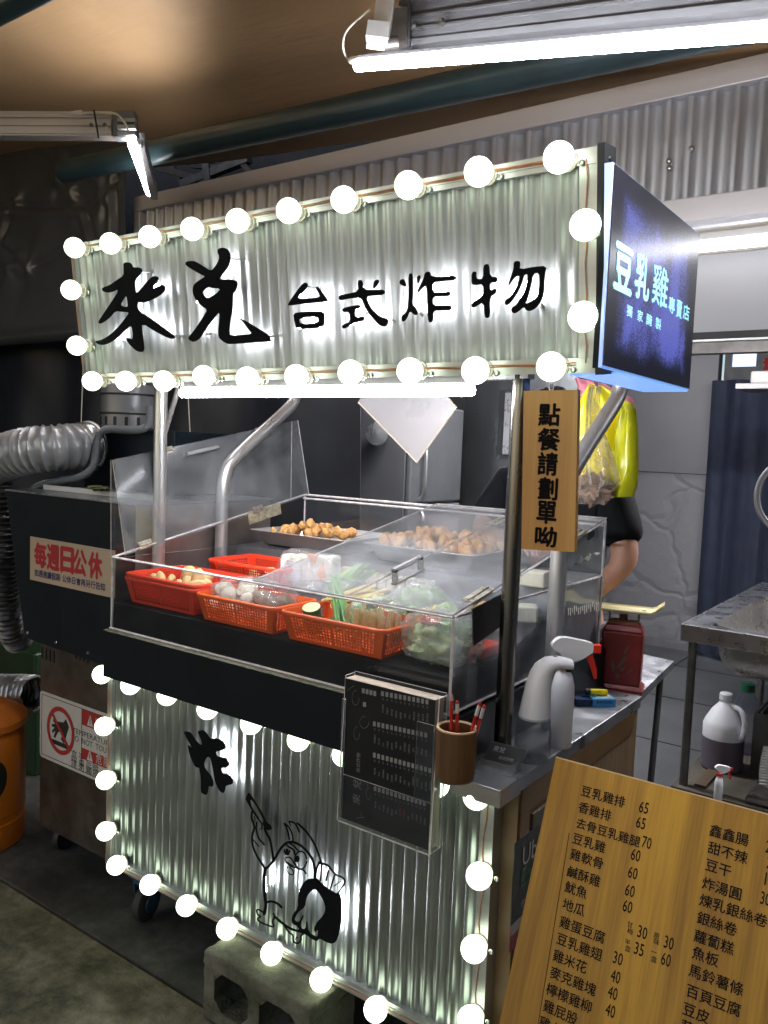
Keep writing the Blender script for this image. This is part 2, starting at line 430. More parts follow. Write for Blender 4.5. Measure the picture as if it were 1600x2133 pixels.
# corrugated sheet helper: vertical ribs, profile runs along x
def corr(mb, x0, x1, fn, pitch, depth, nz=1, mat=0):
    """fn(x, h, d) gives the point, h 0..1, d out of the sheet"""
    prof = [(0,0),(.18,.02),(.34,.75),(.42,1),(.62,1),(.70,.75),(.86,.02)]
    xs = []; n = int((x1-x0)/pitch)+1
    for i in range(n):
        for a, d in prof:
            x = x0 + (i+a)*pitch
            if x <= x1: xs.append((x, d*depth))
    xs.append((x1, xs[-1][1])); o = len(mb.v); hs = [i/nz for i in range(nz+1)]
    for x, d in xs:
        for h in hs: mb.v.append(V(fn(x, h, d)))
    for i in range(len(xs)-1):
        for j in range(nz):
            a = o+i*(nz+1)+j; mb.f.append([a, a+nz+1, a+nz+2, a+1]); mb.m.append(mat); mb.sm.append(True)

# fascia over the kitchen opening
FY = 3.2
fx0, fz0, fz1 = aY(292,418,FY).x, 2.50, aY(290,415,FY).z
fas = thing('corrugated_fascia', 'long corrugated metal fascia with pale trim above the kitchen opening', 'fascia', (fx0, FY, fz0))
m_ = MB(); corr(m_, fx0+.05, 2.2, lambda x, h, d: (x, FY-d, fz0+.04+h*(fz1-fz0-.10)), .082, .022)
m_.build('corrugated_sheet', pm('fascia sheet', (.60,.62,.66), .44, .7, .2, 3, .2, 60, stretch=(1,1,.25), rvar=.2), fas, 50)
trimm = pm('pale painted trim', (.68,.66,.68), .42, .35, .06, 3, .05, 90)
m_ = MB(); m_.bbox((fx0, FY-.045, fz1-.085), (2.2, FY+.03, fz1), .004); m_.build('top_trim', trimm, fas)
m_ = MB(); m_.bbox((fx0, FY-.045, fz0-.035), (2.2, FY+.03, fz0+.055), .004); m_.build('bottom_trim', trimm, fas)
m_ = MB(); m_.bbox((fx0, FY-.043, fz0+.056), (fx0+.055, FY+.028, fz1-.086), .004); m_.build('side_trim', trimm, fas)
m_ = MB()
for (u, v) in ((1440,309),(1393,335),(1394,350)): c = aY(u, v, FY-.024); m_.lathe([(.0,-.006),(.011,-.005),(.011,0),(.006,.004),(0,.005)], c, 10, ax=(0,-1,0))
m_.build('screw', screwm, fas)
# board under the fascia and its dark shutter rail
hd = thing('header_board', 'plain grey header board under the fascia beside the lightbox', 'board', (-4, 3.26, 2.07))
m_ = MB(); m_.box((fx0, 3.26, 2.075), (2.2, 3.30, 2.465)); m_.build('board', pm('grey white board', (.30,.30,.31), .5, 0, .06, 2, .03, 50), hd)
m_ = MB(); m_.box((fx0, 3.235, 2.045), (2.2, 3.30, 2.073)); m_.build('upper_rail', blackpaint, hd)
m_ = MB(); m_.box((fx0, 3.225, 2.037), (2.2, 3.30, 2.0445)); m_.build('steel_lip', alu, hd)
m_ = MB(); m_.box((fx0, 3.24, 1.995), (2.2, 3.30, 2.0365)); m_.build('lower_rail', darksteel, hd)

# back of the kitchen
wgrey = pm('grey wall paint', (.145,.145,.152), .7, 0, .08, 1.5, .05, 70)
wall_c = aY(1480, 1000, 7)
m_ = MB(); m_.box((-8, 7.0, 1.475), (wall_c.x, 7.12, 4.0)); wu = struct(m_.build('back_wall', wgrey))
# stone-relief dado below
m_, nt_, b_ = newmat('grey relief wall')
vec_ = coordnode(nt_); vo = nt_.nodes.new('ShaderNodeTexVoronoi'); vo.feature = 'DISTANCE_TO_EDGE'; vo.inputs['Scale'].default_value = 2.6
ns_ = nt_.nodes.new('ShaderNodeTexNoise'); ns_.inputs['Scale'].default_value = 3; lk(nt_, vec_, ns_.inputs['Vector'])
mxv = nt_.nodes.new('ShaderNodeMix'); mxv.data_type = 'RGBA'; mxv.inputs[0].default_value = .25; lk(nt_, vec_, mxv.inputs[6]); lk(nt_, ns_.outputs['Color'], mxv.inputs[7])
lk(nt_, mxv.outputs[2], vo.inputs['Vector'])
b_.inputs['Base Color'].default_value = (.135,.135,.142,1); b_.inputs['Roughness'].default_value = .72
pbm = addbump(nt_, b_, maprange(nt_, vo.outputs[0], 0, .07, 0, 1), .55, .02); addbump(nt_, b_, noisen(nt_, vec_, 7, 6, .65), .5, .02, pbm)
w_ = MB(); w_.box((-8, 6.985, 0), (wall_c.x, 7.12, 1.468)); struct(w_.build('dado_wall', m_))
w_ = MB(); w_.box((-8, 6.98, 1.468), (wall_c.x, 7.12, 1.475)); struct(w_.build('dado_line', blackpaint))
w_ = MB(); w_.bbox((-8, 6.95, 0), (wall_c.x-.005, 6.984, .07), .004); struct(w_.build('skirting', pm('grey skirting', (.10,.10,.105), .6)))
# side wall far left of the yard, right wall out of frame and the dark space behind
w_ = MB(); w_.box((2.2, -3, 0), (2.3, 8, 4.2)); struct(w_.build('right_wall', wgrey))
w_ = MB(); w_.box((-8.1, -3, 0), (-8, 8, 4.6)); struct(w_.build('left_wall', pm('dark yard wall', (.05,.05,.055), .8)))
w_ = MB(); w_.box((wall_c.x, 7.5, 0), (2.2, 7.6, 4)); struct(w_.build('rear_wall', pm('dark rear wall', (.05,.052,.06), .7)))
# kitchen ceiling
w_ = MB(); w_.box((-8, 3.31, 2.52), (2.2, 7.6, 2.58)); struct(w_.build('kitchen_ceiling', pm('kitchen ceiling board', (.35,.35,.35), .7)))
# window light behind the header, right
wn_ = thing('rear_window', 'small dark-framed window glowing blue above the navy curtain', 'window', aY(1550, 755, 6.9))
fm = MB(); a, b = aY(1512,725,6.9), aY(1590,790,6.9)
fm.box((a.x, 6.9, b.z), (b.x+.5, 6.96, b.z+.10)); fm.box((a.x, 6.9, a.z), (b.x+.5, 6.96, a.z+.35)); fm.box((a.x, 6.9, b.z+.101), (a.x+.05, 6.96, a.z-.001)); fm.box((b.x-.06, 6.9, b.z+.101), (b.x+.5, 6.96, a.z-.001))
fm.build('frame', blackpaint, wn_)
fm = MB(); fm.box((a.x+.05, 6.93, b.z+.1), (b.x-.06, 6.94, a.z)); fm.build('pane', em('blue window glow', (.10,.18,.42), .9), wn_)
# navy curtain right
navy = pm('navy cloth', (.005,.009,.024), .85, 0, .25, 3, .2, 90)
m_ = MB(); a = aY(1482, 792, 6.8)
def cur(al, be): x = a.x + 2.0*al; z = a.z - (a.z-.05)*be; return (x, 6.8 + .035*math.sin(x*17+.6*math.sin(z*2)) + .02*math.sin(x*41), z)
m_.grid(cur, 90, 10, back=lambda al, be: tuple(V(cur(al, be))+V((0,.006,0))))
tag(m_.build('curtain', navy), 'navy blue cloth curtain hanging in the kitchen doorway', 'curtain')
# black plastic sheeting, upper left
vin = pm('black vinyl sheet', (.10,.105,.115), .32, 0, .15, 4, .08, 60, bdist=.003, rvar=.08, spec=.8)
PIN = [aY(35, 425, 3.1), aY(150, 395, 3.1), aY(215, 415, 3.1), aY(120, 372, 3.1), aY(60, 560, 3.1), aY(20, 560, 3.1)]
CRS = [(aY(-60,430,3.1), aY(240,428,3.1), .020), (aY(175,418,3.1), aY(205,520,3.1), .016), (aY(35,425,3.1), aY(0,520,3.1), .012), (aY(60,570,3.1), aY(0,510,3.1), .014),
       (aY(150,395,3.1), aY(120,330,3.1), .010), (aY(60,560,3.1), aY(150,520,3.1), .012), (aY(215,415,3.1), aY(262,350,3.1), .014), (aY(245,330,3.1), aY(240,570,3.1), .026)]
def wr(x, z, s=0):
    """soft drape, pinched points with wrinkles running out of them, and a few sharp fold lines"""
    h = .020*math.sin(x*2.0+1.4*math.sin(z*1.6)) + .018*noise.noise(V((x*1.3, z*1.1, 2)))
    for k, p in enumerate(PIN):
        dx, dz = x-p.x, z-p.z; r = math.hypot(dx, dz)
        if r < .9: th_ = math.atan2(dz, dx); h += .010*(math.cos(3*th_+k*1.7)+.7*noise.noise(V((th_*1.3+k*5, k*3.3, 0)))+.4*math.cos(5*th_+k*2.9))*min(1, r/.10)*math.exp(-r/.24) - .022*math.exp(-(r/.05)**2)
    for a, b, w in CRS:
        t = b-a; L2 = t.x*t.x+t.z*t.z; q = ((x-a.x)*t.x+(z-a.z)*t.z)/L2
        if -.1 < q < 1.1:
            d = ((x-a.x)*t.z-(z-a.z)*t.x)/math.sqrt(L2); e = math.sin(PI*min(1,max(0,q)))
            h += e*w*(math.exp(-(d/.022)**2) - .8*math.exp(-((d-.05)/.03)**2))
    return h
m_ = MB(); xl, xr = -8.0, fx0+.02
def vt(al, be):
    x = xl + (xr-xl)*al; z = 3.62 - (3.62-2.18)*be
    crease = 0
    return (x, 3.12 + wr(x, z) + crease*1.2 - .10*math.exp(-((z-2.22)/.05)**2) - .05*al, z)
m_.grid(vt, 260, 110, back=lambda al, be: tuple(V(vt(al, be))+V((0,.004,0))))
tag(m_.build('vinyl_sheet', vin), 'creased black vinyl sheet hung below the awning at upper left', 'plastic sheet')
m_ = MB()
def vt2(al, be):
    x = -8.0 + (-2.6+8.0)*al; z = 2.24 - 2.24*be
    return (x, 3.34 + .05*math.sin(x*7+math.sin(z*1.5)) + .05*noise.fractal(V((x*1.2, z*.7, 9)), 1, 2, 3), z)
m_.grid(vt2, 120, 40, back=lambda al, be: tuple(V(vt2(al, be))+V((0,.004,0))))
tag(m_.build('tarpaulin', pm('dark navy tarpaulin', (.022,.026,.038), .5, 0, .3, 3, .1, 40)), 'dark navy tarpaulin screen hanging behind the fryer', 'tarpaulin')

# ---------------------------------------------------------------- awning arms and strip lights
def arm_box(mb, a, b, w, h, mat=0, up=V((0,0,1))):
    t = (b-a).normalized(); s_ = t.cross(up).normalized(); u_ = s_.cross(t); mb.obox((a+b)/2, (b-a)/2, s_*w/2, u_*h/2, mat)
def dp(u, v, d): return CAM + ray(u, v)*d
ar = thing('folding_awning_support', 'pale ribbed aluminium awning arm at upper left with a zip tie', 'awning arm', dp(120, 262, 2.8))
a, b = dp(-160, 262, 2.8), dp(238, 264, 2.8)
m_ = MB(); arm_box(m_, a, b, .05, .078); 
for k in (-.026, 0, .026): arm_box(m_, a+V((0,0,k))-FW*.027, b+V((0,0,k))-FW*.027, .008, .020)
m_.build('profile', pm('pale aluminium profile', (.62,.55,.50), .42, .5, .1, 4, .05, 80), ar)
m_ = MB(); c = dp(262, 264, 2.8); arm_box(m_, dp(239,264,2.8), dp(285,262,2.8), .05, .082)
m_.build('joint', pm('cast joint', (.20,.21,.21), .5, .6, .3, 20, .3, 60), ar)
m_ = MB(); arm_box(m_, dp(246,252,2.755), dp(283,252,2.755), .02, .012); arm_box(m_, dp(246,266,2.755), dp(283,266,2.755), .02, .012); arm_box(m_, dp(246,280,2.755), dp(283,280,2.755), .02, .012)
m_.build('joint_rib', alu, ar)
for u in (191, 219): m_ = MB(); m_.lathe([(.0,0),(.007,0),(.007,.006),(0,.006)], dp(u, 261, 2.755), 6, ax=tuple(-FW)); m_.build('bolt', darksteel, ar)
m_ = MB(); m_.tube(path3([dp(196,230,2.74), dp(199,250,2.725), dp(203,270,2.725), dp(206,288,2.74)]), .0035, 6); m_.build('zip_tie', blackpaint, ar)
m_ = MB(); m_.tube(path3([dp(-60,240,2.77), dp(60,240,2.77), dp(160,238,2.77), dp(215,234,2.75), dp(245,236,2.74), dp(262,258,2.72), dp(268,275,2.74), dp(274,286,2.78)]), .004, 6); m_.tube([dp(148,236,2.765), dp(172,233,2.765)], .007, 8)
m_.build('lamp_wire', whitewire, ar)
def striplight(name, label, a, b, w, hh, tube_r, parent_dir, mt=None, mh=None):
    t = (b-a).normalized(); L = (b-a).length
    root = thing(name, label, 'strip light', a)
    h = MB(); up = parent_dir - t*parent_dir.dot(t); up.normalize(); s_ = t.cross(up)
    h.obox((a+b)/2+up*(tube_r+hh*.5), t*L/2, s_*w*.28, up*hh/2); h.build('housing', mh or whiteplas, root)
    d = MB(); pr = []
    # diffuser: half-round profile
    n = 8; o = []
    for P in (a, b):
        ring = []
        for k in range(n+1):
            an = -1.0+(PI+2.0)*k/n; ring.append(P + s_*math.cos(an)*tube_r - up*math.sin(an)*tube_r)
        o.append(ring)
    vs = o[0]+o[1]; d.add(vs, [(k, k+1, n+2+k, n+1+k) for k in range(n)], 0, True)
    d.add([*o[0]], [tuple(range(n+1))]); d.add([*o[1]], [tuple(range(n+1))])
    d.build('diffuser', mt or TL, root)
    return root, up, s_
a, b = dp(276, 300, 2.8), dp(311, 402, 4.0)
r_, _, _ = striplight('strip_light', 'short slanting LED strip light hanging from the left awning arm', a, b, .032, .010, .016, V((1,0,.25)), TLL)
m_ = MB(); arm_box(m_, dp(292, 292, 2.86), dp(322, 405, 4.06), .03, .05); m_.build('rear_arm', pm('grey folding arm', (.25,.25,.26), .4, .7, .2), r_)
a, b = dp(745, 137, 2.12), dp(1600, 66, 1.32); b = a + (b-a)*1.12
r_, up_, s_ = striplight('strip_light', 'long bright LED strip light crossing the top right of the picture', a, b, .030, .008, .0145, V((0,0,1)), None, pm('grey lamp housing', (.14,.14,.15), .5))
t_ = (b-a).normalized()
m_ = MB(); m_.cyl(a - t_*.035 + up_*.014, a + up_*.014, .009, n=10); m_.tube(path3([a-t_*.03+up_*.014, a-t_*.06+up_*.02, dp(712,90,2.1), dp(722,60,2.1), dp(770,20,2.08)]), .0028, 6); m_.build('plug', whitewire, r_)
a2 = thing('folding_awning_support', 'grey aluminium awning arm above the long strip light at top right', 'awning arm', dp(900, 60, 2.15))
a, b = dp(850, 56, 2.20), dp(1620, -46, 1.40); b = a+(b-a)*1.1; t_ = (b-a).normalized()
m_ = MB(); arm_box(m_, a, b, .05, .105)
s_ = t_.cross(V((0,0,1))).normalized(); s_ = s_ if s_.dot(FW) < 0 else -s_
for k, hh in ((-.052,.014),(-.018,.005),(.012,.005),(.050,.012)): arm_box(m_, a+V((0,0,k))+s_*.027, b+V((0,0,k))+s_*.027, .012, hh)
m_.build('profile', pm('grey aluminium profile', (.10,.10,.105), .5, .4, .15, 4, .05, 80), a2)
m_ = MB(); arm_box(m_, dp(812, 72, 2.17), dp(852, 66, 2.17), .055, .10); m_.tube([dp(800,92,2.1), dp(830,90,2.1)], .018, 12); m_.build('joint', darksteel, a2)
m_ = MB(); arm_box(m_, dp(792, 88, 2.1), dp(812, -60, 2.1), .045, .05, up=FW); m_.build('upright', pm('pale upright', (.60,.58,.55), .4, .5, .1), a2)
m_ = MB(); m_.bbox((-.5,-.5,-.5),(.5,.5,.5)); m_ = MB(); arm_box(m_, dp(785, 90, 2.085), dp(789, 58, 2.085), .054, .06, up=FW); m_.build('end_cap', whiteplas, a2)
for u in (862, 922): m_ = MB(); m_.lathe([(0,0),(.011,0),(.011,.01),(0,.01)], dp(u, 48 if u > 900 else 53, 2.09 if u < 900 else 2.03), 6, ax=tuple(s_)); m_.build('bolt', darksteel, a2)
m_ = MB(); m_.tube([dp(853, 3, 2.09), dp(852, 50, 2.085), dp(852, 98, 2.10)], .005, 6); m_.build('zip_tie', blackpaint, a2)
a, b = aY(1452, 515, 3.12), aY(1600, 501, 3.12); b.z = a.z; b = a + V((1.25,0,0)); a = a - V((.25,0,0))
r_, _, _ = striplight('strip_light', 'bright LED strip light under the fascia beside the lightbox', a, b, .04, .025, .02, V((0,0,1)), TLF)
m_ = MB(); m_.tube(path3([a+V((.2,-.02,-.03)), a+V((.5,-.02,-.035)), a+V((.6,-.02,-.02)), a+V((.8,-.02,.0))]), .004, 6)
m_.tube(path3([a+V((.0,-.0,.06)), a+V((.4,0,.05)), a+V((.9,0,.075))]), .006, 6); m_.build('wire', whitewire, r_)
m_ = MB()
# strip lights added to brighten the kitchen, unseen behind the header board
for x, lab in ((-2.6, 'added unseen ceiling strip light above the fridge'), (-.9, 'added unseen ceiling strip light above the sink')):
    striplight('strip_light', lab, V((x, 3.9, 2.44)), V((x+1.2, 3.9, 2.44)), .04, .025, .02, V((0,0,1)), TLK)
# ================================================================== the marquee sign
TH = math.radians(7.386)
SB = V((0, 1.592, 1.763)); SU = V((0, -math.sin(TH), math.cos(TH))); SN = V((0, -math.cos(TH), -math.sin(TH)))
SX0, SX1, SH = -2.332, -.634, .423
def S(x, h, d=0): return V((x,0,0)) + SB + SU*h + SN*d
def Sp(u, v, d): p = aP(u, v, SB+SN*d, SN); return p      # photo pixel on the plane d in front of the sign
sign = thing('marquee_sign', 'wide corrugated metal marquee sign framed with round lit bulbs', 'sign', S((SX0+SX1)/2, 0))
m_ = MB(); corr(m_, SX0+.01, SX1-.01, lambda x, h, d: S(x, .01+h*(SH-.02), -.006+d*.9), .0345, .008)
m_.build('corrugated_panel', galv, sign, 50)
m_ = MB(); m_.slab([S(SX0+.006,.006,-.03), S(SX1-.006,.006,-.03), S(SX1-.006,SH-.006,-.03), S(SX0+.006,SH-.006,-.03)], -SN, .006); m_.build('back_sheet', blackcoat, sign)
def fbar(mb, x0, h0, x1, h1, d0, d1, mat=0):
    mb.hexa([S(x0,h0,d0),S(x1,h0,d0),S(x1,h0,d1),S(x0,h0,d1),S(x0,h1,d0),S(x1,h1,d0),S(x1,h1,d1),S(x0,h1,d1)], mat)
fw_ = .030
fr = MB()
fbar(fr, SX0, SH-fw_, SX1, SH, -.028, .014); fbar(fr, SX0, 0, SX1, fw_, -.028, .014)
fbar(fr, SX0, fw_+.0004, SX0+.022, SH-fw_-.0004, -.026, .012); fbar(fr, SX1-.036, fw_+.0004, SX1, SH-fw_-.0004, -.026, .012)
for hh in (SH-.019, .011):                                      # the groove lip along the rails
    fbar(fr, SX0+.01, hh, SX1-.05, hh+.003, .0142, .0165); fbar(fr, SX0+.01, hh+.010, SX1-.05, hh+.012, .0142, .0165)
fr.build('frame', alu, sign)
m_ = MB(); fbar(m_, SX1+.0005, -.004, SX1+.015, SH+.004, -.045, .014)
for hh in (.02, .15, .29, .40): m_.lathe([(0,0),(.006,0),(.005,.004),(0,.004)], S(SX1+.0151, hh, -.01), 8, ax=(1,0,0))
m_.build('end_plate', blackpaint, sign)
wirem = MB()
for hh, dd in ((SH-.014, .017), (.016, .017)):
    for k in range(2):
        wirem.tube([S(SX0+.02+i*(SX1-SX0-.06)/24, hh+.0035*k+.0018*math.sin(i*2.1+k), dd) for i in range(25)], .0014, 5)
for xx in (SX0+.010, SX1-.020):
    wirem.tube([S(xx+.002*math.sin(i*1.9), .02+i*(SH-.04)/12, .015) for i in range(13)], .0014, 5)
wirem.build('bulb_wire', redwire, sign)
def bulb_at(P, nrm, parent, foot, r=.0295, side=None):
    """round bulb; foot = how far behind its centre the socket meets the frame"""
    g_ = MB(); g_.sph(P, r, 20, 13); o_ = g_.build('bulb', BG, parent)
    b_ = MB(); bk = P - nrm*(r*.82)
    b_.lathe([(.013,.0),(.0165,-.006),(.0165,-foot+r*.82+.004),(.021,-foot+r*.82+.003),(.021,-foot+r*.82),(0,-foot+r*.82)], bk, 12, ax=tuple(nrm))
    sx = side or V((1,0,0)); c = bk + nrm*(-foot+r*.82) + sx*.029 - V((0,0,.008))
    b_.lathe([(.006,0),(.006,.003),(.0035,.004),(.0035,.0015),(0,.0015)], c, 10, ax=tuple(nrm), mat=1)
    b_.build('socket', [whitewire, screwm], o_)
sb = [(155,516),(230,507),(312,493),(400,477),(495,460),(601,439),(716,416),(850,386),(997,358),(1164,328),(1219,469),(1215,660),
      (192,794),(262,794),(341,794),(424,784),(515,788),(617,784),(730,776),(854,773),(990,772),(1148,764),(148,604),(160,720)]
for u, v in sb: bulb_at(Sp(u, v, .056), SN, sign, .042)
# lettering: black plates stood off the sheet on screws, white leds behind
LD = .040
def crop(pts, sc, ox, oy): return [(x/sc+ox, y/sc+oy) for x, y in pts]
def plate(name, loops, parent, proj, d0=.028, th=.010, mat=letter, sm=1):
    """traced outline carried onto the sign's plane and given thickness"""
    mb = MB(); loops = [smooth2(l, sm) if sm else l for l in loops]
    # into plane coordinates (metres) first
    nrm = proj(0,0,1)[1]
    def fn(x, y, d): return proj(x, -y, d0+th/2+d)[0]
    outline(mb, [[(x, -y) for x, y in l] for l in loops], fn, th)
    return mb.build(name, mat, parent)
def projS(u, v, d): return (Sp(u, v, d), SN)
lai = [[(835,357),(905,352),(938,378),(945,412),(1010,408),(1052,430),(1045,470),(965,555),(975,640),(982,705),(1060,610),(1150,510),(1215,505),(1240,540),(1155,655),(1230,610),(1285,600),(1310,635),(1290,690),(1210,750),(1100,795),(1040,805),(1000,795),(1000,870),(1035,910),(1090,940),(1240,1045),(1385,1150),(1415,1180),(1405,1205),(1350,1205),(1200,1130),(1045,1030),(1050,1120),(1065,1220),(1075,1348),(1010,1352),(960,1325),(880,1240),(862,1190),(900,1195),(940,1210),(940,1130),(925,1055),(860,1110),(770,1200),(690,1250),(620,1275),(560,1268),(525,1245),(525,1228),(600,1215),(700,1150),(800,1050),(890,930),(895,910),(820,905),(750,897),(700,960),(640,1010),(580,1040),(556,1025),(570,990),(680,830),(795,650),(700,692),(640,690),(600,670),(600,635),(680,610),(770,545),(840,500),(838,430)],
       [(872,722),(880,790),(888,850),(840,845),(806,828),(840,770)]]
dui = [[(532,125),(570,102),(630,102),(680,130),(708,190),(712,250),(700,310),(665,380),(600,460),(552,525),(640,520),(730,525),(785,545),(806,575),(790,640),(765,690),(745,705),(742,800),(738,900),(722,1000),(705,1100),(695,1200),(700,1280),(870,1258),(990,1250),(950,1200),(880,1100),(788,1026),(880,1060),(970,1110),(1100,1190),(1235,1275),(1240,1330),(1265,1352),(1100,1362),(900,1378),(700,1390),(650,1380),(600,1350),(545,1300),(540,1200),(550,1100),(562,955),(500,1030),(430,1120),(360,1220),(300,1320),(215,1365),(155,1335),(138,1300),(200,1230),(290,1100),(350,1010),(395,925),(330,890),(250,810),(205,730),(198,650),(215,590),(280,540),(370,485),(330,470),(220,410),(130,355),(100,320),(110,285),(210,275),(260,295),(350,350),(445,415),(510,340),(550,260),(552,210),(532,175)],
       [(405,622),(450,640),(572,648),(530,700),(460,745),(395,782),(350,730),(332,690)]]
tai1 = [[(295,310),(325,322),(330,352),(310,385),(200,495),(330,488),(460,475),(440,420),(408,375),(420,352),(450,365),(490,420),(552,500),(545,525),(300,545),(110,572),(103,555),(150,480),(250,340)]]
tai2 = [[(165,655),(240,640),(370,632),(512,635),(517,720),(508,815),(200,833),(175,740)],[(232,705),(440,685),(445,765),(240,775)]]
shi1 = [[(880,295),(905,280),(938,290),(945,388),(1050,392),(1185,388),(1182,450),(1050,460),(975,470),(1010,560),(1060,630),(1130,690),(1230,720),(1210,790),(1170,805),(1110,780),(1040,700),(990,640),(950,560),(918,476),(800,490),(690,512),(668,490),(670,455),(780,432),(888,410)]]
shi2 = [[(1060,290),(1110,275),(1125,300),(1100,345),(1060,388),(1048,365)]]
shi3 = [[(705,600),(790,575),(915,555),(918,600),(845,615),(855,705),(950,685),(960,720),(930,745),(830,770),(735,830),(705,815),(710,780),(800,745),(790,635),(715,645)]]
zha1 = [[(58,300),(95,283),(115,310),(130,365),(90,355),(58,335)]]
zha2 = [[(145,240),(170,228),(188,245),(190,340),(190,450),(180,535),(225,580),(245,635),(205,645),(160,600),(140,660),(110,705),(80,705),(75,650),(120,620),(140,560),(145,400)]]
zha3 = [[(225,265),(255,245),(268,265),(250,330),(232,340)]]
zha4 = [[(310,215),(360,215),(368,265),(480,260),(615,252),(615,300),(480,310),(380,320),(385,420),(470,412),(560,408),(560,455),(470,458),(385,465),(390,550),(480,546),(570,545),(568,595),(480,598),(390,600),(390,690),(372,715),(338,710),(330,600),(325,350),(290,370),(245,422),(228,415),(245,375),(290,290)]]
wu1 = [[(762,218),(815,212),(812,260),(822,290),(878,285),(878,160),(905,138),(940,148),(948,265),(1022,268),(1018,320),(945,325),(948,405),(990,380),(1012,390),(1005,430),(945,465),(948,655),(920,675),(888,660),(885,510),(790,572),(762,560),(765,525),(880,440),(880,340),(795,348),(762,340)]]
wu2 = [[(1175,115),(1235,108),(1245,140),(1235,195),(1380,165),(1502,158),(1485,240),(1480,400),(1460,480),(1420,550),(1370,592),(1325,605),(1295,592),(1278,560),(1220,612),(1180,630),(1150,600),(1160,565),(1200,545),(1245,470),(1290,390),(1320,242),(1283,246),(1270,290),(1250,360),(1210,440),(1150,520),(1110,550),(1088,530),(1095,490),(1150,460),(1200,380),(1240,258),(1200,262),(1160,310),(1140,350),(1118,345),(1150,260),(1175,190)],
       [(1370,235),(1425,228),(1430,330),(1412,440),(1378,490),(1285,540),(1320,470),(1352,350)]]
C1 = (5.333,100,480); C2 = (6.4,370,500); C3 = (5.333,580,530); C4 = (4.706,820,520)
for grp, cc in (([lai],C1),([dui],C2),([tai1,tai2],C3),([shi1,shi2,shi3],C3),([zha1,zha2,zha3,zha4],C4),([wu1,wu2],C4)):
    mb = MB()
    for loops in grp:
        L = [smooth2(crop(l, *cc), 1) for l in loops]
        outline(mb, [[(x, -y) for x, y in l] for l in L], lambda x, y, d: Sp(x, -y, .034+d), .012)
    mb.build('character', letter, sign)
def ledstrip(parent, pts, proj, name='led_strip', d=.0265, w=.006, mt=None):
    mb = MB()
    for (u0,v0),(u1,v1) in zip(pts[:-1], pts[1:]):
        a, n = proj(u0, v0, d); b, _ = proj(u1, v1, d); t = (b-a)
        if t.length < 1e-4: continue
        s_ = t.normalized().cross(n); mb.obox((a+b)/2, t/2, s_*w/2, n*.0015)
    return mb.build(name, mt or LED, parent)
for (u,v,u2,v2) in ((295,568,318,566),(363,700,384,700),(228,709,256,709),(481,539,509,541),(430,697,438,693),(563,700,571,701),(642,597,662,602),(818,666,822,668),(752,648,764,650),(1128,632,1132,640),(868,575,878,577),(875,652,880,654)):
    sc_ = MB(); sc_.tube([Sp(u, v, .030), Sp(u2, v2, .0)], .0022, 6); sc_.lathe([(0,0),(.006,0),(.006,.003),(0,.003)], Sp(u2, v2, .006), 8, ax=tuple(SN)); sc_.build('standoff', screwm, sign)
for pts in ([(270,572),(272,620),(277,660)],[(250,690),(226,708)],[(300,665),(345,692)],[(312,600),(332,592)],
            [(458,535),(470,545),(452,585)],[(415,605),(412,630)],[(468,605),(474,640),(470,700)],[(490,705),(545,706)],[(425,665),(410,690)],
            [(634,600),(615,625)],[(660,600),(675,622)],[(620,658),(670,655)],[(622,682),(668,679)],
            [(752,590),(765,640),(790,670)],[(728,645),(752,642)],[(728,676),(750,668)],
            [(855,590),(854,640)],[(893,590),(893,650)],[(910,578),(935,577)],[(905,610),(930,608)],[(905,641),(930,640)],
            [(1012,575),(1013,640)],[(990,625),(1005,610)],[(1075,590),(1064,610)],[(1098,585),(1085,620)],[(1130,570),(1128,600),(1115,625)]):
    ledstrip(sign, pts, projS)

# ================================================================== lightbox at the sign's right end
LX = -.600; LY0, LY1, LZ0, LZ1 = 1.522, 2.10, 1.766, 2.145
lb = thing('lightbox', 'blue-lit side lightbox sign with dark print at the right end of the marquee', 'lightbox sign', (LX, 1.8, LZ0))
blueglow = em('lightbox acrylic edge', (.13,.30,.72), .62)
m_ = MB(); m_.box((LX-.006, LY0, LZ0), (LX, LY1, LZ1)); m_.build('front_plate', blueglow, lb)
m_ = MB(); m_.prism([(LX-.0165,LY0-.001,LZ1),(LX-.0005,LY0-.001,LZ1),(LX-.0005,LY0-.001,LZ0+.10)], (0,1,0), .002); m_.build('edge_panel', blueglow, lb)
m_ = MB(); m_.box((LX-.018, LY0+.0012, LZ0-.001), (LX-.0065, LY0+.006, LZ1)); m_.build('front_edge', blackcoat, lb)
# printed face: dark with a lit brushed patch
m, nt, b = newmat('lightbox print')
tc = nt.nodes.new('ShaderNodeTexCoord'); sp = nt.nodes.new('ShaderNodeSeparateXYZ'); lk(nt, tc.outputs['Object'], sp.inputs[0])
def mth(op, a, bb=None, c=None):
    n = nt.nodes.new('ShaderNodeMath'); n.operation = op; n.use_clamp = False
    for i, q in enumerate((a, bb, c)):
        if q is None: continue
        if isinstance(q, (int, float)): n.inputs[i].default_value = q
        else: lk(nt, q, n.inputs[i])
    return n.outputs[0]
yc, zc = (LY0+LY1)/2-1.8, (LZ1-LZ0)/2
ya = mth('ABSOLUTE', mth('DIVIDE', mth('SUBTRACT', sp.outputs[1], yc), .285)); za = mth('ABSOLUTE', mth('DIVIDE', mth('SUBTRACT', sp.outputs[2], zc), .185))
mp = nt.nodes.new('ShaderNodeMapping'); mp.inputs['Scale'].default_value = (1, 11, 4); lk(nt, tc.outputs['Object'], mp.inputs[0])
nz1 = noisen(nt, mp.outputs[0], 1.0, 5, .6); nz2 = noisen(nt, tc.outputs['Object'], 240, 3, .7); nz3 = noisen(nt, tc.outputs['Object'], 7, 3, .5)
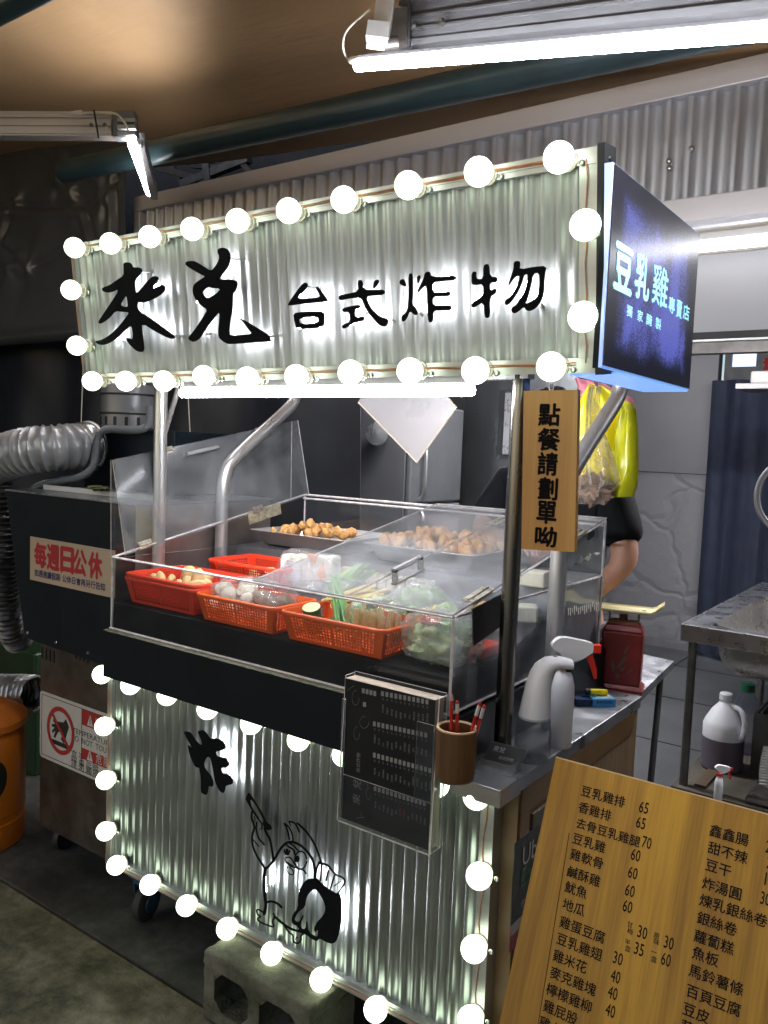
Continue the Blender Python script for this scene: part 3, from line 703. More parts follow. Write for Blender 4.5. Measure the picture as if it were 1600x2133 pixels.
edge = mth('MAXIMUM', mth('POWER', ya, 5), mth('POWER', za, 5))
val = mth('SUBTRACT', mth('ADD', 1.0, mth('MULTIPLY', mth('SUBTRACT', nz1, .5), 1.1)), mth('MULTIPLY', edge, 1.55))
val = mth('ADD', val, mth('MULTIPLY', mth('SUBTRACT', nz2, .5), 1.5)); val = mth('ADD', val, mth('MULTIPLY', mth('SUBTRACT', nz3, .5), 1.2))
col = ramp(nt, val, [(.45, (.003,.004,.010)), (.80, (.028,.034,.13)), (1.15, (.085,.10,.42))])
lk(nt, col, b.inputs['Emission Color']); b.inputs['Emission Strength'].default_value = .7
b.inputs['Base Color'].default_value = (.02,.02,.03,1); b.inputs['Roughness'].default_value = .22
m_ = MB(); m_.box((LX+.0005, LY0+.004, LZ0+.004), (LX+.003, LY1-.003, LZ1-.003)); m_.build('printed_face', m, lb)
# its lettering: 豆乳雞 專賣店 / 獨家醃製
cyan = em('lightbox lettering', (.20,.66,.82), .75)
T = MB(); ex, ey = V((0,1,0)), V((0,0,1))
def lbt(body, quad, bold=.02):       # quad: photo pixels of left-top, right-top, left-bottom
    a, b_, c = (aX(u, v, LX+.003) for u, v in quad)
    text(T, body, V((a.x, a.y, c.z)), ex, ey, w=(b_.y-a.y), h=(a.z-c.z), bold=bold, depth=.0009)
lbt('豆', ((1283,503),(1319,520),(1283,600)), .035); lbt('乳', ((1326,523),(1355,540),(1326,618)), .03); lbt('雞', ((1362,545),(1393,565),(1362,632)), .012)
lbt('專', ((1394,616),(1406,624),(1394,650)), .02); lbt('賣', ((1410,622),(1421,630),(1410,660)), .02); lbt('店', ((1424,632),(1436,640),(1424,664)), .02)
for ch, u, v in (('獨',1306,634),('家',1328,644),('醃',1347,652),('製',1366,660)): lbt(ch, ((u,v),(u+11,v+4),(u,v+24)), .015)
T.build('lettering', cyan, lb)
# glowing translucent bottom sheet
glowb = clear('blue lit bottom acrylic', tint=(.55,.7,.95), haze=.8, hazecol=(.45,.62,1.0), rough=.15, hazevar=1.0)
m, nt, b = newmat('lit bottom'); b.inputs['Base Color'].default_value = (.4,.55,.9,1); b.inputs['Emission Color'].default_value = (.14,.27,.72,1); b.inputs['Emission Strength'].default_value = .8; b.inputs['Alpha'].default_value = .72; b.inputs['Roughness'].default_value = .25
q = [aZ(1252,770,LZ0), aZ(1432,812,LZ0), aZ(1262,806,LZ0), aZ(1228,790,LZ0)]
m_ = MB(); m_.box((LX-.11, 1.628, LZ0-.003), (LX-.0005, LY1-.004, LZ0+.0015)); m_.build('bottom_sheet', m, lb)
m_ = MB(); m_.box((LX-.115, 1.645, LZ0+.002), (LX-.11, LY1, LZ1)); m_.box((LX-.109, LY1-.004, LZ0+.003), (LX-.007, LY1, LZ1-.003)); m_.box((LX-.11, 1.645, LZ1-.002), (LX-.0065, LY1-.0041, LZ1+.001)); m_.build('back_shell', blackcoat, lb)
m_ = MB(); m_.tube([V((LX-.06, 1.68, LZ0+.06)), V((LX-.06, LY1-.05, LZ0+.06))], .006, 8); m_.build('inner_led', em('lightbox led', (.35,.55,1), 6), lb)

# ================================================================== the cart
CZ = .877; CXR = -.777; BX0 = -2.165; PY = 1.618; BY = 1.545
cart = thing('snack_cart', 'street snack cart with corrugated lit front, steel counter and bent steel posts', 'food cart', (-1.5, 1.9, 0))
PX0 = aY(231, 1600, PY).x; PX1 = aY(1029, 1800, PY).x
PZ0 = aY(500, 1938, PY).z; PZ1 = .86
m_ = MB(); corr(m_, PX0+.008, PX1-.03, lambda x, h, d: (x, PY+.004-d*.9, PZ0+.02+h*(PZ1-PZ0-.02)), .0345, .008)
m_.build('front_sheet', pm('galvanised front sheet', (.34,.37,.36), .38, .9, .18, 9, .12, 120, stretch=(1,1,.3), rvar=.18), cart, 50)
rl = MB(); rl.box((PX0-.004, PY-.014, PZ0), (PX1, PY+.03, PZ0+.030)); rl.box((PX0-.004, PY-.013, PZ0+.0304), (PX0+.020, PY+.03, .88)); rl.box((PX1-.034, PY-.012, PZ0+.0304), (PX1, PY+.03, .834))
for dz in (.006, .016): rl.box((PX0+.01, PY-.0165, PZ0+dz), (PX1-.01, PY-.0142, PZ0+dz+.0022))
rl.build('front_frame', alu, cart)
w_ = MB()
w_.tube([V((PX0+.02+i*(PX1-PX0-.04)/30, PY-.0168, PZ0+.011+.0015*math.sin(i*2.3))) for i in range(31)], .0014, 5)
w_.tube([V((PX0+.006+.003*math.sin(i*1.7), PY-.0148, PZ0+.03+i*.55/14)) for i in range(15)], .0014, 5)
w_.tube([V((PX1-.020+.004*math.sin(i*1.5), PY-.0140, PZ0+.03+i*.58/14)) for i in range(15)], .0014, 5)
w_.build('bulb_wire', redwire, cart)
body = MB(); body.box((BX0+.01, PY+.031, .235), (CXR-.006, 2.44, CZ-.035)); body.build('cabinet', pm('plywood cabinet side', (.16,.10,.045), .6, 0, .35, 5, .15, 50, stretch=(1,6,1)), cart)
bd = MB(); bd.box((BX0, BY, .853), (-.905, 1.60, .998)); bd.box((BX0, 1.6001, .88), (BX0+.012, 2.47, .998)); bd.box((-.917,1.6001,.88),(-.905,2.47,.998)); bd.box((BX0+.0121, 2.458, .88), (-.9171, 2.47, .998))
bd.build('black_band', blackcoat, cart)
bd = MB(); bd.box((-.905, BY+.004, .836), (CXR-.002, PY+.03, .872)); bd.build('corner_block', alu, cart)
tp = MB(); tp.bbox((-.9045, BY, CZ-.004), (CXR, 2.45, CZ), .0015); tp.box((CXR-.006, BY+.002, CZ-.034), (CXR-.001, 2.448, CZ-.0045)); tp.box((BX0+.012, 1.601, CZ-.002), (-.906, 2.457, CZ+.004))
tp.build('counter_top', steelh, cart)
# stained plywood frame parts on the right end
sd = MB(); sd.box((CXR-.0055, PY+.04, .78), (CXR-.001, 2.40, .842)); sd.box((CXR-.0055, PY+.04, .24), (CXR-.0015, PY+.085, .779)); sd.build('side_rail', wood('dark stained ply', (.10,.055,.02), (.16,.095,.035), 'x'), cart)
sd = MB(); sd.bbox((CXR-.0055, PY+.10, .70), (CXR+.0008, 2.1, .765), .002); sd.build('side_box', pm('dusty grey brown box', (.075,.068,.045), .7), cart)
# bulbs around the lower front
lbp = [(212,1405),(271.5,1427),(348,1449),(432,1477),(523,1507),(621.5,1541),(716,1572),(816,1606),(910,1634),(992,1659),
       (217,1513),(219.5,1625),(219.5,1731.5),(242,1802.5),(311.5,1843),(388,1886.5),(472.5,1934.5),(565.5,1986),(669,2041),(782.5,2103),(905,2172),(998,1825),(987,1977),(980,2124)]
YN = V((0,-1,0))
for u, v in lbp: bulb_at(aY(u, v, 1.576), YN, cart, .030)
def projF(u, v, d): return (aY(u, v, PY-.004-d), YN)
mb = MB()
zhaL = [[(112,425),(180,420),(250,430),(300,480),(360,580),(420,650),(470,695),(490,685),(480,600),(440,520),(398,418),(470,398),(530,400),(580,440),(640,530),(680,568),(760,560),(830,564),(920,610),(965,680),(975,740),(955,790),(900,812),(772,825),(790,890),(820,932),(900,930),(990,970),(1045,1040),(1050,1090),(1025,1135),(960,1157),(888,1158),(900,1230),(925,1272),(1000,1268),(1090,1330),(1135,1430),(1110,1490),(1030,1505),(972,1520),(965,1600),(935,1665),(890,1665),(820,1590),(770,1480),(740,1380),(710,1180),(680,1020),(650,950),(608,932),(575,970),(540,1060),(545,1140),(600,1220),(680,1310),(725,1420),(728,1500),(705,1548),(632,1518),(625,1600),(600,1695),(560,1705),(490,1672),(465,1620),(470,1400),(440,1180),(425,1155),(375,1150),(330,1100),(260,950),(222,810),(203,690),(240,705),(288,757),(250,680),(180,560)]]
L = [smooth2(crop(l, 9.693, 370, 1480), 2) for l in zhaL]
outline(mb, [[(x,-y) for x,y in l] for l in L], lambda x, y, d: projF(x, -y, .036+d)[0], .010)
mb.build('character', letter, cart)
# the shop's chicken emblem in black outline
hen = MB(); kk = [0]
def hp(pts, w=20, it=2):
    P = smooth2(pts, it, False); kk[0] += 1; d0 = .034+.00025*(kk[0] % 9)
    rb = ribbon2(crop(P, 5.331, 490, 1600), w/5.331)
    outline(hen, [[(x,-y) for x,y in rb]], lambda x, y, d: projF(x, -y, d0+d)[0], .006)
def hpoly(loops, it=1):
    kk[0] += 1; d0 = .034+.00025*(kk[0] % 9)
    L = [smooth2(crop(l, 5.331, 490, 1600), it) for l in loops]
    outline(hen, [[(x,-y) for x,y in l] for l in L], lambda x, y, d: projF(x, -y, d0+d)[0], .006)
hpoly([[(150,262),(180,300),(235,385),(300,490),(345,590),(365,610),(405,642),(408,680),(370,690),(325,680),(300,600),(320,590),(275,500),(215,390),(165,340),(180,420),(230,500),(270,560),(255,580),(195,490),(150,410),(115,350),(120,320)]])
hp([(190,480),(178,555),(215,640),(210,690),(186,740),(188,850),(235,970),(335,1120)], 24)
hp([(222,495),(245,560),(290,600),(302,650),(285,680)], 16); hp([(212,535),(222,590)], 12); hp([(196,570),(212,610)], 12)
hp([(240,600),(232,690),(262,790),(318,840),(322,870),(285,866),(275,930),(280,985)], 22); hp([(200,795),(262,870)], 14)
hp([(325,670),(350,730),(385,780),(405,880),(425,1020)], 26)
hp([(335,1125),(430,1030),(490,910),(560,830),(630,815),(710,845),(790,910),(860,1010),(888,1120),(882,1235)], 28)
hp([(335,1110),(318,1230),(328,1420),(345,1520),(322,1620)], 36); hp([(335,1495),(400,1476),(470,1500),(515,1545)], 28)
hp([(325,1610),(262,1568),(236,1575),(250,1630),(290,1650),(245,1665),(262,1705),(350,1740),(438,1772),(408,1700),(446,1655),(425,1615)], 20)
hp([(435,1645),(520,1720),(620,1790),(730,1815)], 28); hp([(540,1740),(600,1830),(645,1850),(640,1920),(690,1955),(735,1910),(728,1860),(765,1835)], 20); hp([(672,1905),(685,1865),(705,1905)], 14)
hp([(545,615),(580,680),(600,790)], 20); hp([(560,620),(612,670),(642,760),(640,815)], 18); hp([(598,590),(615,640)], 14); hp([(598,592),(650,600),(685,640),(712,710)], 20); hp([(690,612),(780,690),(860,800),(920,930),(958,1060)], 24)
for c_, ra, rb_, w_ in (((728,1022),66,98,17),):
    hp([(c_[0]+ra*math.cos(t), c_[1]+rb_*math.sin(t)) for t in [PI*2*k/22 for k in range(23)]], w_, 0)
hpoly([[(690+26*math.cos(t), 1010+40*math.sin(t)) for t in [PI*2*k/12 for k in range(12)]]]); hpoly([[(575+20*math.cos(t), 925+34*math.sin(t)) for t in [PI*2*k/12 for k in range(12)]]])
hp([(545,905),(548,945),(590,968),(607,915)], 16); hp([(568,850),(600,880),(650,900),(664,960)], 20); hp([(600,830),(660,870),(700,920)], 18)
hp([(548,995),(610,985),(650,1050),(690,1112),(612,1092),(560,1035),(548,995)], 17); hp([(575,1042),(645,1088)], 13)
hp([(585,1090),(566,1140),(600,1175),(642,1190),(652,1145),(605,1100)], 15); hp([(685,1110),(762,1130),(785,1172)], 20)
hp([(935,1045),(900,1120),(888,1225)], 24); hp([(925,1050),(1040,1078),(1075,1140),(1130,1195),(1185,1205),(1232,1258),(1160,1360),(1130,1405)], 22)
hp([(962,1075),(948,1250)], 20); hp([(1035,1140),(1008,1250)], 20); hp([(1105,1190),(1055,1345)], 20); hp([(1175,1255),(1095,1310)], 12); hp([(905,1235),(1000,1330),(1120,1400)], 24)
hpoly([[(880,1225),(830,1225),(780,1245),(720,1330),(695,1430),(698,1550),(640,1620),(622,1690),(640,1735),(700,1760),(715,1830),(790,1850),(850,1900),(905,1925),(940,1890),(1000,1930),(1090,1958),(1145,1890),(1180,1700),(1186,1560),(1182,1430),(1150,1375),(1100,1400),(1000,1330),(940,1270)],
       [(880,1340),(915,1365),(980,1470),(1005,1560),(975,1640),(905,1710),(872,1780),(888,1835),(918,1790),(915,1860),(895,1872),(815,1820),(805,1700),(790,1690),(780,1790),(735,1780),(728,1720),(765,1640),(750,1625),(705,1715),(660,1690),(672,1650),(700,1600),(780,1540),(785,1460),(820,1385)]])
hen.build('chicken_emblem', letter, cart)
for pts in ([(438,1540),(450,1580),(458,1630)],[(460,1552),(448,1545)],[(468,1590),(455,1588)],[(478,1628),(465,1630)],
            [(626,1856),(624,1872)],[(698,1872),(702,1900),(699,1935)],[(640,1838),(656,1833)],[(686,1945),(692,1955)],[(690,1890),(694,1925)],[(552,1826),(553,1858)]):
    ledstrip(cart, pts, projF, mt=LED2)
# steel posts: two in front, two behind that bend back under the sign
tube_d = pm('dark steel post', (.20,.195,.185), .26, 1, .3, 6, .05, 120, stretch=(1,1,.2))  # darker steel for the front right post only
tube_m = pm('stainless post', (.60,.60,.60), .34, .8, .2, 6, .05, 120, stretch=(1,1,.2))
for x, y, zt, zb, bend in ((-.866,1.72,1.83,CZ,0),(-2.17,1.755,1.83,.40,0),(-.870,1.995,0,CZ,1),(-2.18,2.04,0,.40,1)):
    m_ = MB()
    if not bend: m_.cyl((x,y,zb), (x,y,zt), .021, n=20); m_.cyl((x,y,zb), (x,y,zb+.004), .034, n=20)
    else:
        dz = .0 if x > -1 else -.02
        pts = [V((x,y,zb)), V((x,y,1.42+dz))] + [V((x, y + (.09*(1-math.cos(t))), 1.42+dz+.16*math.sin(t))) for t in (.3,.6,.9)]
        p_ = pts[-1]; pts += [p_ + V((0,.30,.205)), p_ + V((0,.33,.235)), p_ + V((0,.35,.30))]
        m_.tube(pts[:1]+path3(pts[1:], 2), .0225, 20)
    m_.build('post', tube_m if x < -1 or bend else tube_d, cart)
m_ = MB(); m_.box((-2.2, 1.70, 1.765), (-.84, 1.735, 1.795)); m_.build('cross_rail', alu, cart)
m_ = MB(); a = aY(342,905,1.80); b = aY(372,808,1.80); m_.tube([a, b], .009, 10); m_.build('diagonal_stay', alu, cart)
# caster wheels, blue brackets
def caster(u, v, y):
    P = aY(u, v, y); P.z = .062
    cw = MB(); cw.lathe([(.0,-.018),(.05,-.018),(.06,-.012),(.062,0),(.06,.012),(.05,.018),(0,.018)], P, 24, ax=(1,0.25,0)); o_ = cw.build('wheel', pm('dark rubber', (.02,.02,.02), .7), cart)
    cb = MB(); cb.lathe([(0,-.024),(.028,-.024),(.03,-.019),(.03,.019),(.028,.024),(0,.024)], P, 18, ax=(1,0.25,0)); cb.build('hub', pm('faded blue wheel hub', (.025,.05,.09), .5), o_)
    fk = MB(); fk.box((P.x-.035, P.y-.03, .13), (P.x+.035, P.y+.05, .15)); fk.hexa([(P.x-.032,P.y-.02,.06),(P.x-.027,P.y-.02,.06),(P.x-.027,P.y+.02,.06),(P.x-.032,P.y+.02,.06),(P.x-.034,P.y-.03,.13),(P.x-.027,P.y-.03,.13),(P.x-.027,P.y+.05,.13),(P.x-.034,P.y+.05,.13)])
    fk.box((P.x-.05,P.y-.04,.151),(P.x+.05,P.y+.06,.235)); fk.box((P.x-.13,P.y-.005,.135),(P.x-.036,P.y+.015,.15)); fk.build('caster_bracket', pm('blue caster bracket', (.03,.06,.10), .5, .3, .3, 10), cart)
caster(305, 1890, 1.70)
P2 = aY(900, 2300, 1.8)
# tube lamp beneath the sign
a, b = aY(378,819,1.65), aY(986,815,1.65); b.z = a.z
tlr = thing('tube_lamp', 'bright straight tube lamp fixed beneath the marquee sign', 'tube lamp', a)
m_ = MB(); m_.tube([a, a+V((.004,0,0)), b-V((.004,0,0)), b], [.010,.013,.013,.010], 14); m_.build('tube', TL2, tlr)
m_ = MB(); m_.box((a.x+.01, 1.635, a.z+.016), (b.x-.01, 1.668, a.z+.034)); m_.box((b.x-.012,1.640,a.z+.010),(b.x-.001,1.662,a.z+.017)); m_.build('housing', whiteplas, tlr)
# ================================================================== the acrylic display case on the cart
SL = .1925; def_y0, CYB = 1.57, 2.465
CX0, CX1 = -2.162, -.93
def topz(y): return 1.225 + (y-1.57)*SL
case = thing('display_case', 'clear acrylic food display case standing on the black cart top', 'display case', (-1.55, 2.0, .999))
ac2 = [acr, acredge]
def sheet(mb, quad, n, t=.004):
    """clear sheet with visible edges"""
    q = [V(p) for p in quad]; n_ = V(n).normalized()*t; b = [p+n_ for p in q]
    mb.add(q+b, [(3,2,1,0),(4,5,6,7)], 0); mb.add(q+b, [(0,1,5,4),(1,2,6,5),(2,3,7,6),(3,0,4,7)], 1)
m_ = MB(); sheet(m_, [(CX0,1.57,1.0),(CX1,1.57,1.0),(CX1,1.57,1.222),(CX0,1.57,1.222)], (0,1,0)); m_.build('front_pane', ac2, case)
m_ = MB(); sheet(m_, [(CX1,1.575,1.0),(CX1,CYB,1.0),(CX1,CYB,1.221),(CX1,1.575,1.221)], (-1,0,0)); m_.build('side_pane', [acrlid, acredge], case)
m_ = MB(); m_.add([(CX1,1.60,1.2265),(CX1,CYB,1.2265),(CX1,CYB,topz(CYB))], [(0,1,2)], 0); m_.slab([(CX1-.004,1.575,1.2215),(CX1,1.575,1.2215),(CX1,CYB,1.2215),(CX1-.004,CYB,1.2215)], (0,0,1), .005, 1)
m_.build('upper_side_pane', [acrlid, acredge], case)
m_ = MB(); sheet(m_, [(CX0,1.575,1.0),(CX0,CYB,1.0),(CX0,CYB,1.222),(CX0,1.575,1.222)], (1,0,0)); m_.build('side_pane', ac2, case)
m_ = MB(); sheet(m_, [(CX0,CYB,1.0),(CX1,CYB,1.0),(CX1,CYB,topz(CYB)-.004),(CX0,CYB,topz(CYB)-.004)], (0,1,0)); m_.build('back_pane', ac2, case)
# glued square corner bars and top rails
e_ = MB()
def bar(mb, a, b, w=.006, mat=0): a, b = V(a), V(b); t = (b-a); s1 = t.normalized().orthogonal().normalized(); s2 = t.normalized().cross(s1); mb.obox((a+b)/2, t/2, s1*w/2, s2*w/2, mat)
for p, q in (((CX1+.002,1.571,1.0),(CX1+.002,1.571,1.222)), ((CX0,1.571,1.0),(CX0,1.571,1.222)), ((CX0,1.572,1.225),(CX1,1.572,1.225)), ((CX0,1.566,1.003),(CX1,1.566,1.003)),
             ((CX1+.002,CYB,1.0),(CX1+.002,CYB,topz(CYB))), ((CX0,CYB,1.0),(CX0,CYB,topz(CYB))), ((CX0,CYB+.002,topz(CYB)),(CX1,CYB+.002,topz(CYB))), ((CX0,CYB-.01,topz(CYB)-.014),(CX1,CYB-.01,topz(CYB)-.014)),
             ((CX1+.003,1.575,1.003),(CX1+.003,CYB,1.003)), ((CX1+.002,1.575,1.225),(CX1+.002,CYB,topz(CYB))),((CX0,1.575,1.225),(CX0,CYB,topz(CYB)))):
    bar(e_, p, q, .0055)
e_.build('edge_bar', acredge, case)
# worn sealant along the front foot
m_ = MB(); m_.grid(lambda a, b: (CX0-.004+(CX1-CX0+.008)*a, BY-.001+.024*b, .9984+.0022*math.sin(PI*b)+.0012*noise.noise(V((a*60,b*3,0)))), 160, 4); m_.build('sealant', pm('old silicone sealant', (.30,.29,.22), .45, 0, .35, 30, .3, 60), case)
# closed right lid in two leaves, and the open left lid
def lidq(x0, x1, y0, y1, dz=.006): return [(x0,y0,topz(y0)+dz),(x1,y0,topz(y0)+dz),(x1,y1,topz(y1)+dz),(x0,y1,topz(y1)+dz)]
ln = V((0,-SL,1)).normalized(); XM = -1.228
m_ = MB(); sheet(m_, lidq(-1.545, XM-.001, 1.560, CYB), ln, .004); m_.build('lid_leaf', [acrlid, acredge], case)
m_ = MB(); sheet(m_, lidq(XM+.001, CX1+.006, 1.560, CYB), ln, .004); m_.build('lid_leaf', [acrlid, acredge], case)
def hinge(c, ax, n, L=.075, w=.018, nm='hinge', mt=None):
    mb = MB(); ax = V(ax).normalized(); n = V(n).normalized(); s_ = ax.cross(n); c = V(c)+n*.0065
    mb.obox(c, ax*L/2, s_*w, n*.0012); mb.tube([c-ax*L/2+n*.002, c+ax*L/2+n*.002], .003, 8)
    for k in (-.38, .38):
        for q in (-.6, .6): mb.lathe([(0,0),(.003,0),(.003,.002),(0,.003)], c+ax*L*k+s_*w*q+n*.001, 8, ax=tuple(n), mat=1)
    return mb.build(nm, [mt or pm('hinge plate', (.42,.40,.36), .4, .8, .4, 30), screwm], case)
dv = V((0,1,SL)).normalized(); hm = pm('hinge plate old', (.50,.47,.40), .42, .75, .45, 40, .2, 60)
hinge((XM, 1.72, topz(1.72)), dv, ln, mt=hm); hinge((XM, 2.33, topz(2.33)), dv, ln, mt=hm)
hinge((CX1-.008, 1.70, topz(1.70)+.004), dv, ln, .10, mt=hm); hinge((CX1-.008, 2.27, topz(2.27)+.004), dv, ln, .07, mt=hm)
# clear bar handle on the lid
def barhandle(a, b, n, hgt, nm='handle'):
    a, b, n = V(a), V(b), V(n).normalized(); mb = MB(); t = (b-a).normalized()
    for p in (a, b): mb.obox(p+n*hgt/2, t*.006, n*hgt/2, t.cross(n)*.006)
    mb.obox((a+b)/2+n*hgt, (b-a)/2+t*.006, n*.005, t.cross(n)*.006); mb.obox((a+b)/2+n*.002, (b-a)/2+t*.01, n*.002, t.cross(n)*.007)
    return mb.build(nm, pm('clear acrylic handle', (.75,.75,.76), .12, 0, .05, 20, 0, trans=.75), case)
hy = 1.62
barhandle(V((-1.168,1.685,topz(1.685)+.010)), V((-1.168,1.80,topz(1.80)+.010)), ln, .036)
# open lid: first leaf standing, second folded down outside
P0 = V((-2.135, 1.60, 1.231)); T0 = aY(235,958,1.60); Q0 = aY(232,1158,1.60); Ld = (2.46-1.60)/dv.y
m_ = MB(); nn = (T0-P0).cross(dv).normalized(); sheet(m_, [P0, P0+dv*Ld, T0+dv*Ld, T0], nn, .004); m_.build('open_lid_leaf', [clear('smeared open lid', haze=.10, hscale=6), acredge], case)
T1 = T0 - V((.008,0,0)); m_ = MB(); sheet(m_, [Q0, Q0+dv*Ld*.97, T1+dv*Ld*.97, T1], nn, .004); m_.build('open_lid_leaf', [acr, acredge], case)
def hinge2(c, L=.07): hinge(c, dv, nn*(1 if nn.x > 0 else -1), L, .012, mt=hm)
for u, v in ((345,941),): 
    c = T0 + dv*.20; hinge2(c - V((0,0,.008)))
hinge2(T0 + dv*.66 - V((0,0,.008)), .06)
hinge2(P0 + dv*.07 + V((0,0,.016)), .05); hinge2(P0 + dv*.58 + V((0,0,.012)), .05)
m_ = MB(); c = P0 + dv*.62 - V((0,0,.012)); m_.obox(c+V((.004,0,0)), dv*.085, V((0,-SL,1)).normalized()*.022, V((.0012,0,0))); m_.build('hinge_plate', pm('greasy hinge plate', (.52,.48,.36), .45, .5, .5, 50, .3, 50), case)
hp0 = T0 - V((0,0,.035)); s_ = nn if nn.x > 0 else -nn
barhandle(hp0 + dv*.29 + s_*.004, hp0 + dv*.42 + s_*.004, s_, .022)
# black flap of sheet hinged on the right end
m_ = MB(); c0 = V((CX1+.010, 1.60, 1.222)); m_.hexa([c0+V((0,0,-.088)), c0+V((.003,0,-.088)), c0+V((.003,.17,.010)), c0+V((0,.17,.010)), c0+V((0,0,0)), c0+V((.003,0,0)), c0+V((.003,.17,.17*SL)), c0+V((0,.17,.17*SL))])
m_ = MB(); pl = [aX(u, v, CX1+.012) for u, v in ((983,1268),(1046,1236),(1047,1300),(984,1346))]; m_.slab(pl, (1,0,0), .003); m_.build('black_flap', pm('black acrylic', (.008,.008,.010), .5, 0, .2, 5, .02), case)
m_ = MB(); pl = [aX(u, v, CX1+.006) for u, v in ((1190,1214),(1252,1196),(1254,1160),(1196,1166))]
m_ = MB(); m_.slab([aX(u, v, CX1+.004) for u, v in ((1221,1112),(1236,1104),(1237,1116),(1222,1126))], (1,0,0), .004); m_.build('latch', pm('dark latch', (.04,.05,.07), .3, .5), case)
m_ = MB()
random.seed(3)
for (u, v, w, h) in ((1192,1172,14,5),(1205,1165,10,10),(1217,1157,14,12),(1196,1170,8,9),(1226,1152,6,8),(1236,1150,14,6),(1208,1158,8,16)):
    p = [aX(u+dx, v+dy, CX1+.0012) for dx, dy in ((0,h*.6),(w*.6,h),(w,h*.3),(w*.4,0))]; m_.slab(p, (1,0,0), .0004)
for k in range(16):
    u = 1183+4.2*k; v = 1268-k*1.0+random.uniform(-3,3); hh = random.uniform(9,20); p = [aX(u, v, CX1+.0012), aX(u+2.2, v-.5, CX1+.0012), aX(u+2.0, v+hh, CX1+.0012), aX(u+.3, v+hh, CX1+.0012)]; m_.slab(p, (1,0,0), .0004)
m_.build('tape_residue', pm('tape residue', (.62,.60,.55), .7, 0, .3, 60), case)
# black liner inside: front step, ramp, rear shelf
m_ = MB()
xa, xb = CX0+.006, CX1-.006
prof = [(1.576,1.001),(1.576,1.083),(1.86,1.088),(1.86,1.001)]
k = len(prof); m_.add([(xa,y,z) for y,z in prof]+[(xb,y,z) for y,z in prof], [tuple(range(k)), tuple(range(2*k-1,k-1,-1))]+[(i,(i+1)%k,(i+1)%k+k,i+k) for i in range(k)])
m_.build('liner', blackmat, case)
m_ = MB(); prof = [(1.8605,1.001),(1.8605,1.089),(2.08,1.150),(2.10,1.226),(2.455,1.230),(2.455,1.001)]
k = len(prof); m_.add([(xa,y,z) for y,z in prof]+[(xb,y,z) for y,z in prof], [tuple(range(k)), tuple(range(2*k-1,k-1,-1))]+[(i,(i+1)%k,(i+1)%k+k,i+k) for i in range(k)])
m_.build('rear_shelf', pm('grey steel shelf', (.16,.16,.17), .4, .7, .3, 6, .1, 60), case)

# ---------------------------------------------------------------- baskets
redp = pm('red plastic', (.80,.055,.018), .32, 0, .08, 3, .03, 60, coat=.15, sss=.06)
orap = pm('orange red plastic', (.90,.13,.02), .33, 0, .08, 3, .03, 60, coat=.15, sss=.06)
def basket(name, label, x0, x1, y0, y1, z0, z1, mat, group=None, slope=.016, cell=.0088):
    root = thing(name, label, 'basket', ((x0+x1)/2, (y0+y1)/2, z0), group)
    c = [V((x0+slope,y0+slope,z0)), V((x1-slope,y0+slope,z0)), V((x1-slope,y1-slope,z0)), V((x0+slope,y1-slope,z0))]
    t = [V((x0,y0,z1)), V((x1,y0,z1)), V((x1,y1,z1)), V((x0,y1,z1))]
    mb = MB()
    cen = V(((x0+x1)/2,(y0+y1)/2,(z0+z1)/2))
    for i in range(4):
        a, b, d, e = c[i], c[(i+1)%4], t[(i+1)%4], t[i]
        L = (b-a).length; n = (b-a).cross(e-a).normalized(); n = n if n.dot(cen-a) < 0 else -n
        P = lambda s, q: (a*(1-s)+b*s)*(1-q) + (e*(1-s)+d*s)*q
        def strip(s0,s1,q0,q1,th=.0016): mb.slab([P(s0,q0),P(s1,q0),P(s1,q1),P(s0,q1)], n, th)
        strip(0,1,0,.12); strip(0,1,.86,1); strip(0,.08,.12,.86); strip(.92,1,.12,.86); strip(.485,.515,.12,.86)
        nx = max(6, int(L*.4/cell)); nz = 7
        for (sa, sb_) in ((.08,.485),(.515,.92)):
            for k in range(1, nx): s = sa+(sb_-sa)*k/nx; w = (sb_-sa)/nx*.22; strip(s-w, s+w, .12, .86, .0013)
            for k in range(1, nz): q = .12+.74*k/nz; strip(sa, sb_, q-.022, q+.022, .0011)
    fb = MB()
    mb.slab([c[0],c[1],c[2],c[3]], (0,0,1), .0015)
    mb.build('basket_wall', mat, root)
    # rolled rim with rounded corners
    r = .018; pts = []
    for (cx, cy, a0) in ((x1-r,y0+r,-PI/2),(x1-r,y1-r,0),(x0+r,y1-r,PI/2),(x0+r,y0+r,PI)):
        for k in range(5): an = a0+PI/2*k/4; pts.append(V((cx+(r+.004)*math.cos(an), cy+(r+.004)*math.sin(an), z1)))
    rm = MB(); o = len(rm.v); n = len(pts)
    for (dx, dz) in ((-.004,.0),( -.003,.003),(.004,.0025),(.0055,0),(.0045,-.008),(.003,-.008)):
        for p in pts:
            cxy = V((min(max(p.x,x0+r),x1-r), min(max(p.y,y0+r),y1-r), p.z)); dd = (p-cxy).normalized(); rm.v.append(p+dd*dx+V((0,0,dz)))
    for i in range(5):
        for j in range(n): rm.f.append([i*n+j, i*n+(j+1)%n, (i+1)*n+(j+1)%n, (i+1)*n+j]); rm.m.append(0); rm.sm.append(True)
    rm.build('rim', mat, root, 60)
    return root
FZ = 1.086
basket('plastic_basket', 'lower red basket of the stacked pair at the left end', -2.135, -1.815, 1.600, 1.835, FZ, FZ+.078, redp)
basket('plastic_basket', 'upper red basket of the stacked pair, holding pale dough pieces', -2.133, -1.813, 1.602, 1.835, FZ+.014, FZ+.090, redp)
basket('plastic_basket', 'second orange basket in front, holding a bag of mushrooms', -1.790, -1.490, 1.588, 1.76, FZ, FZ+.074, orap)
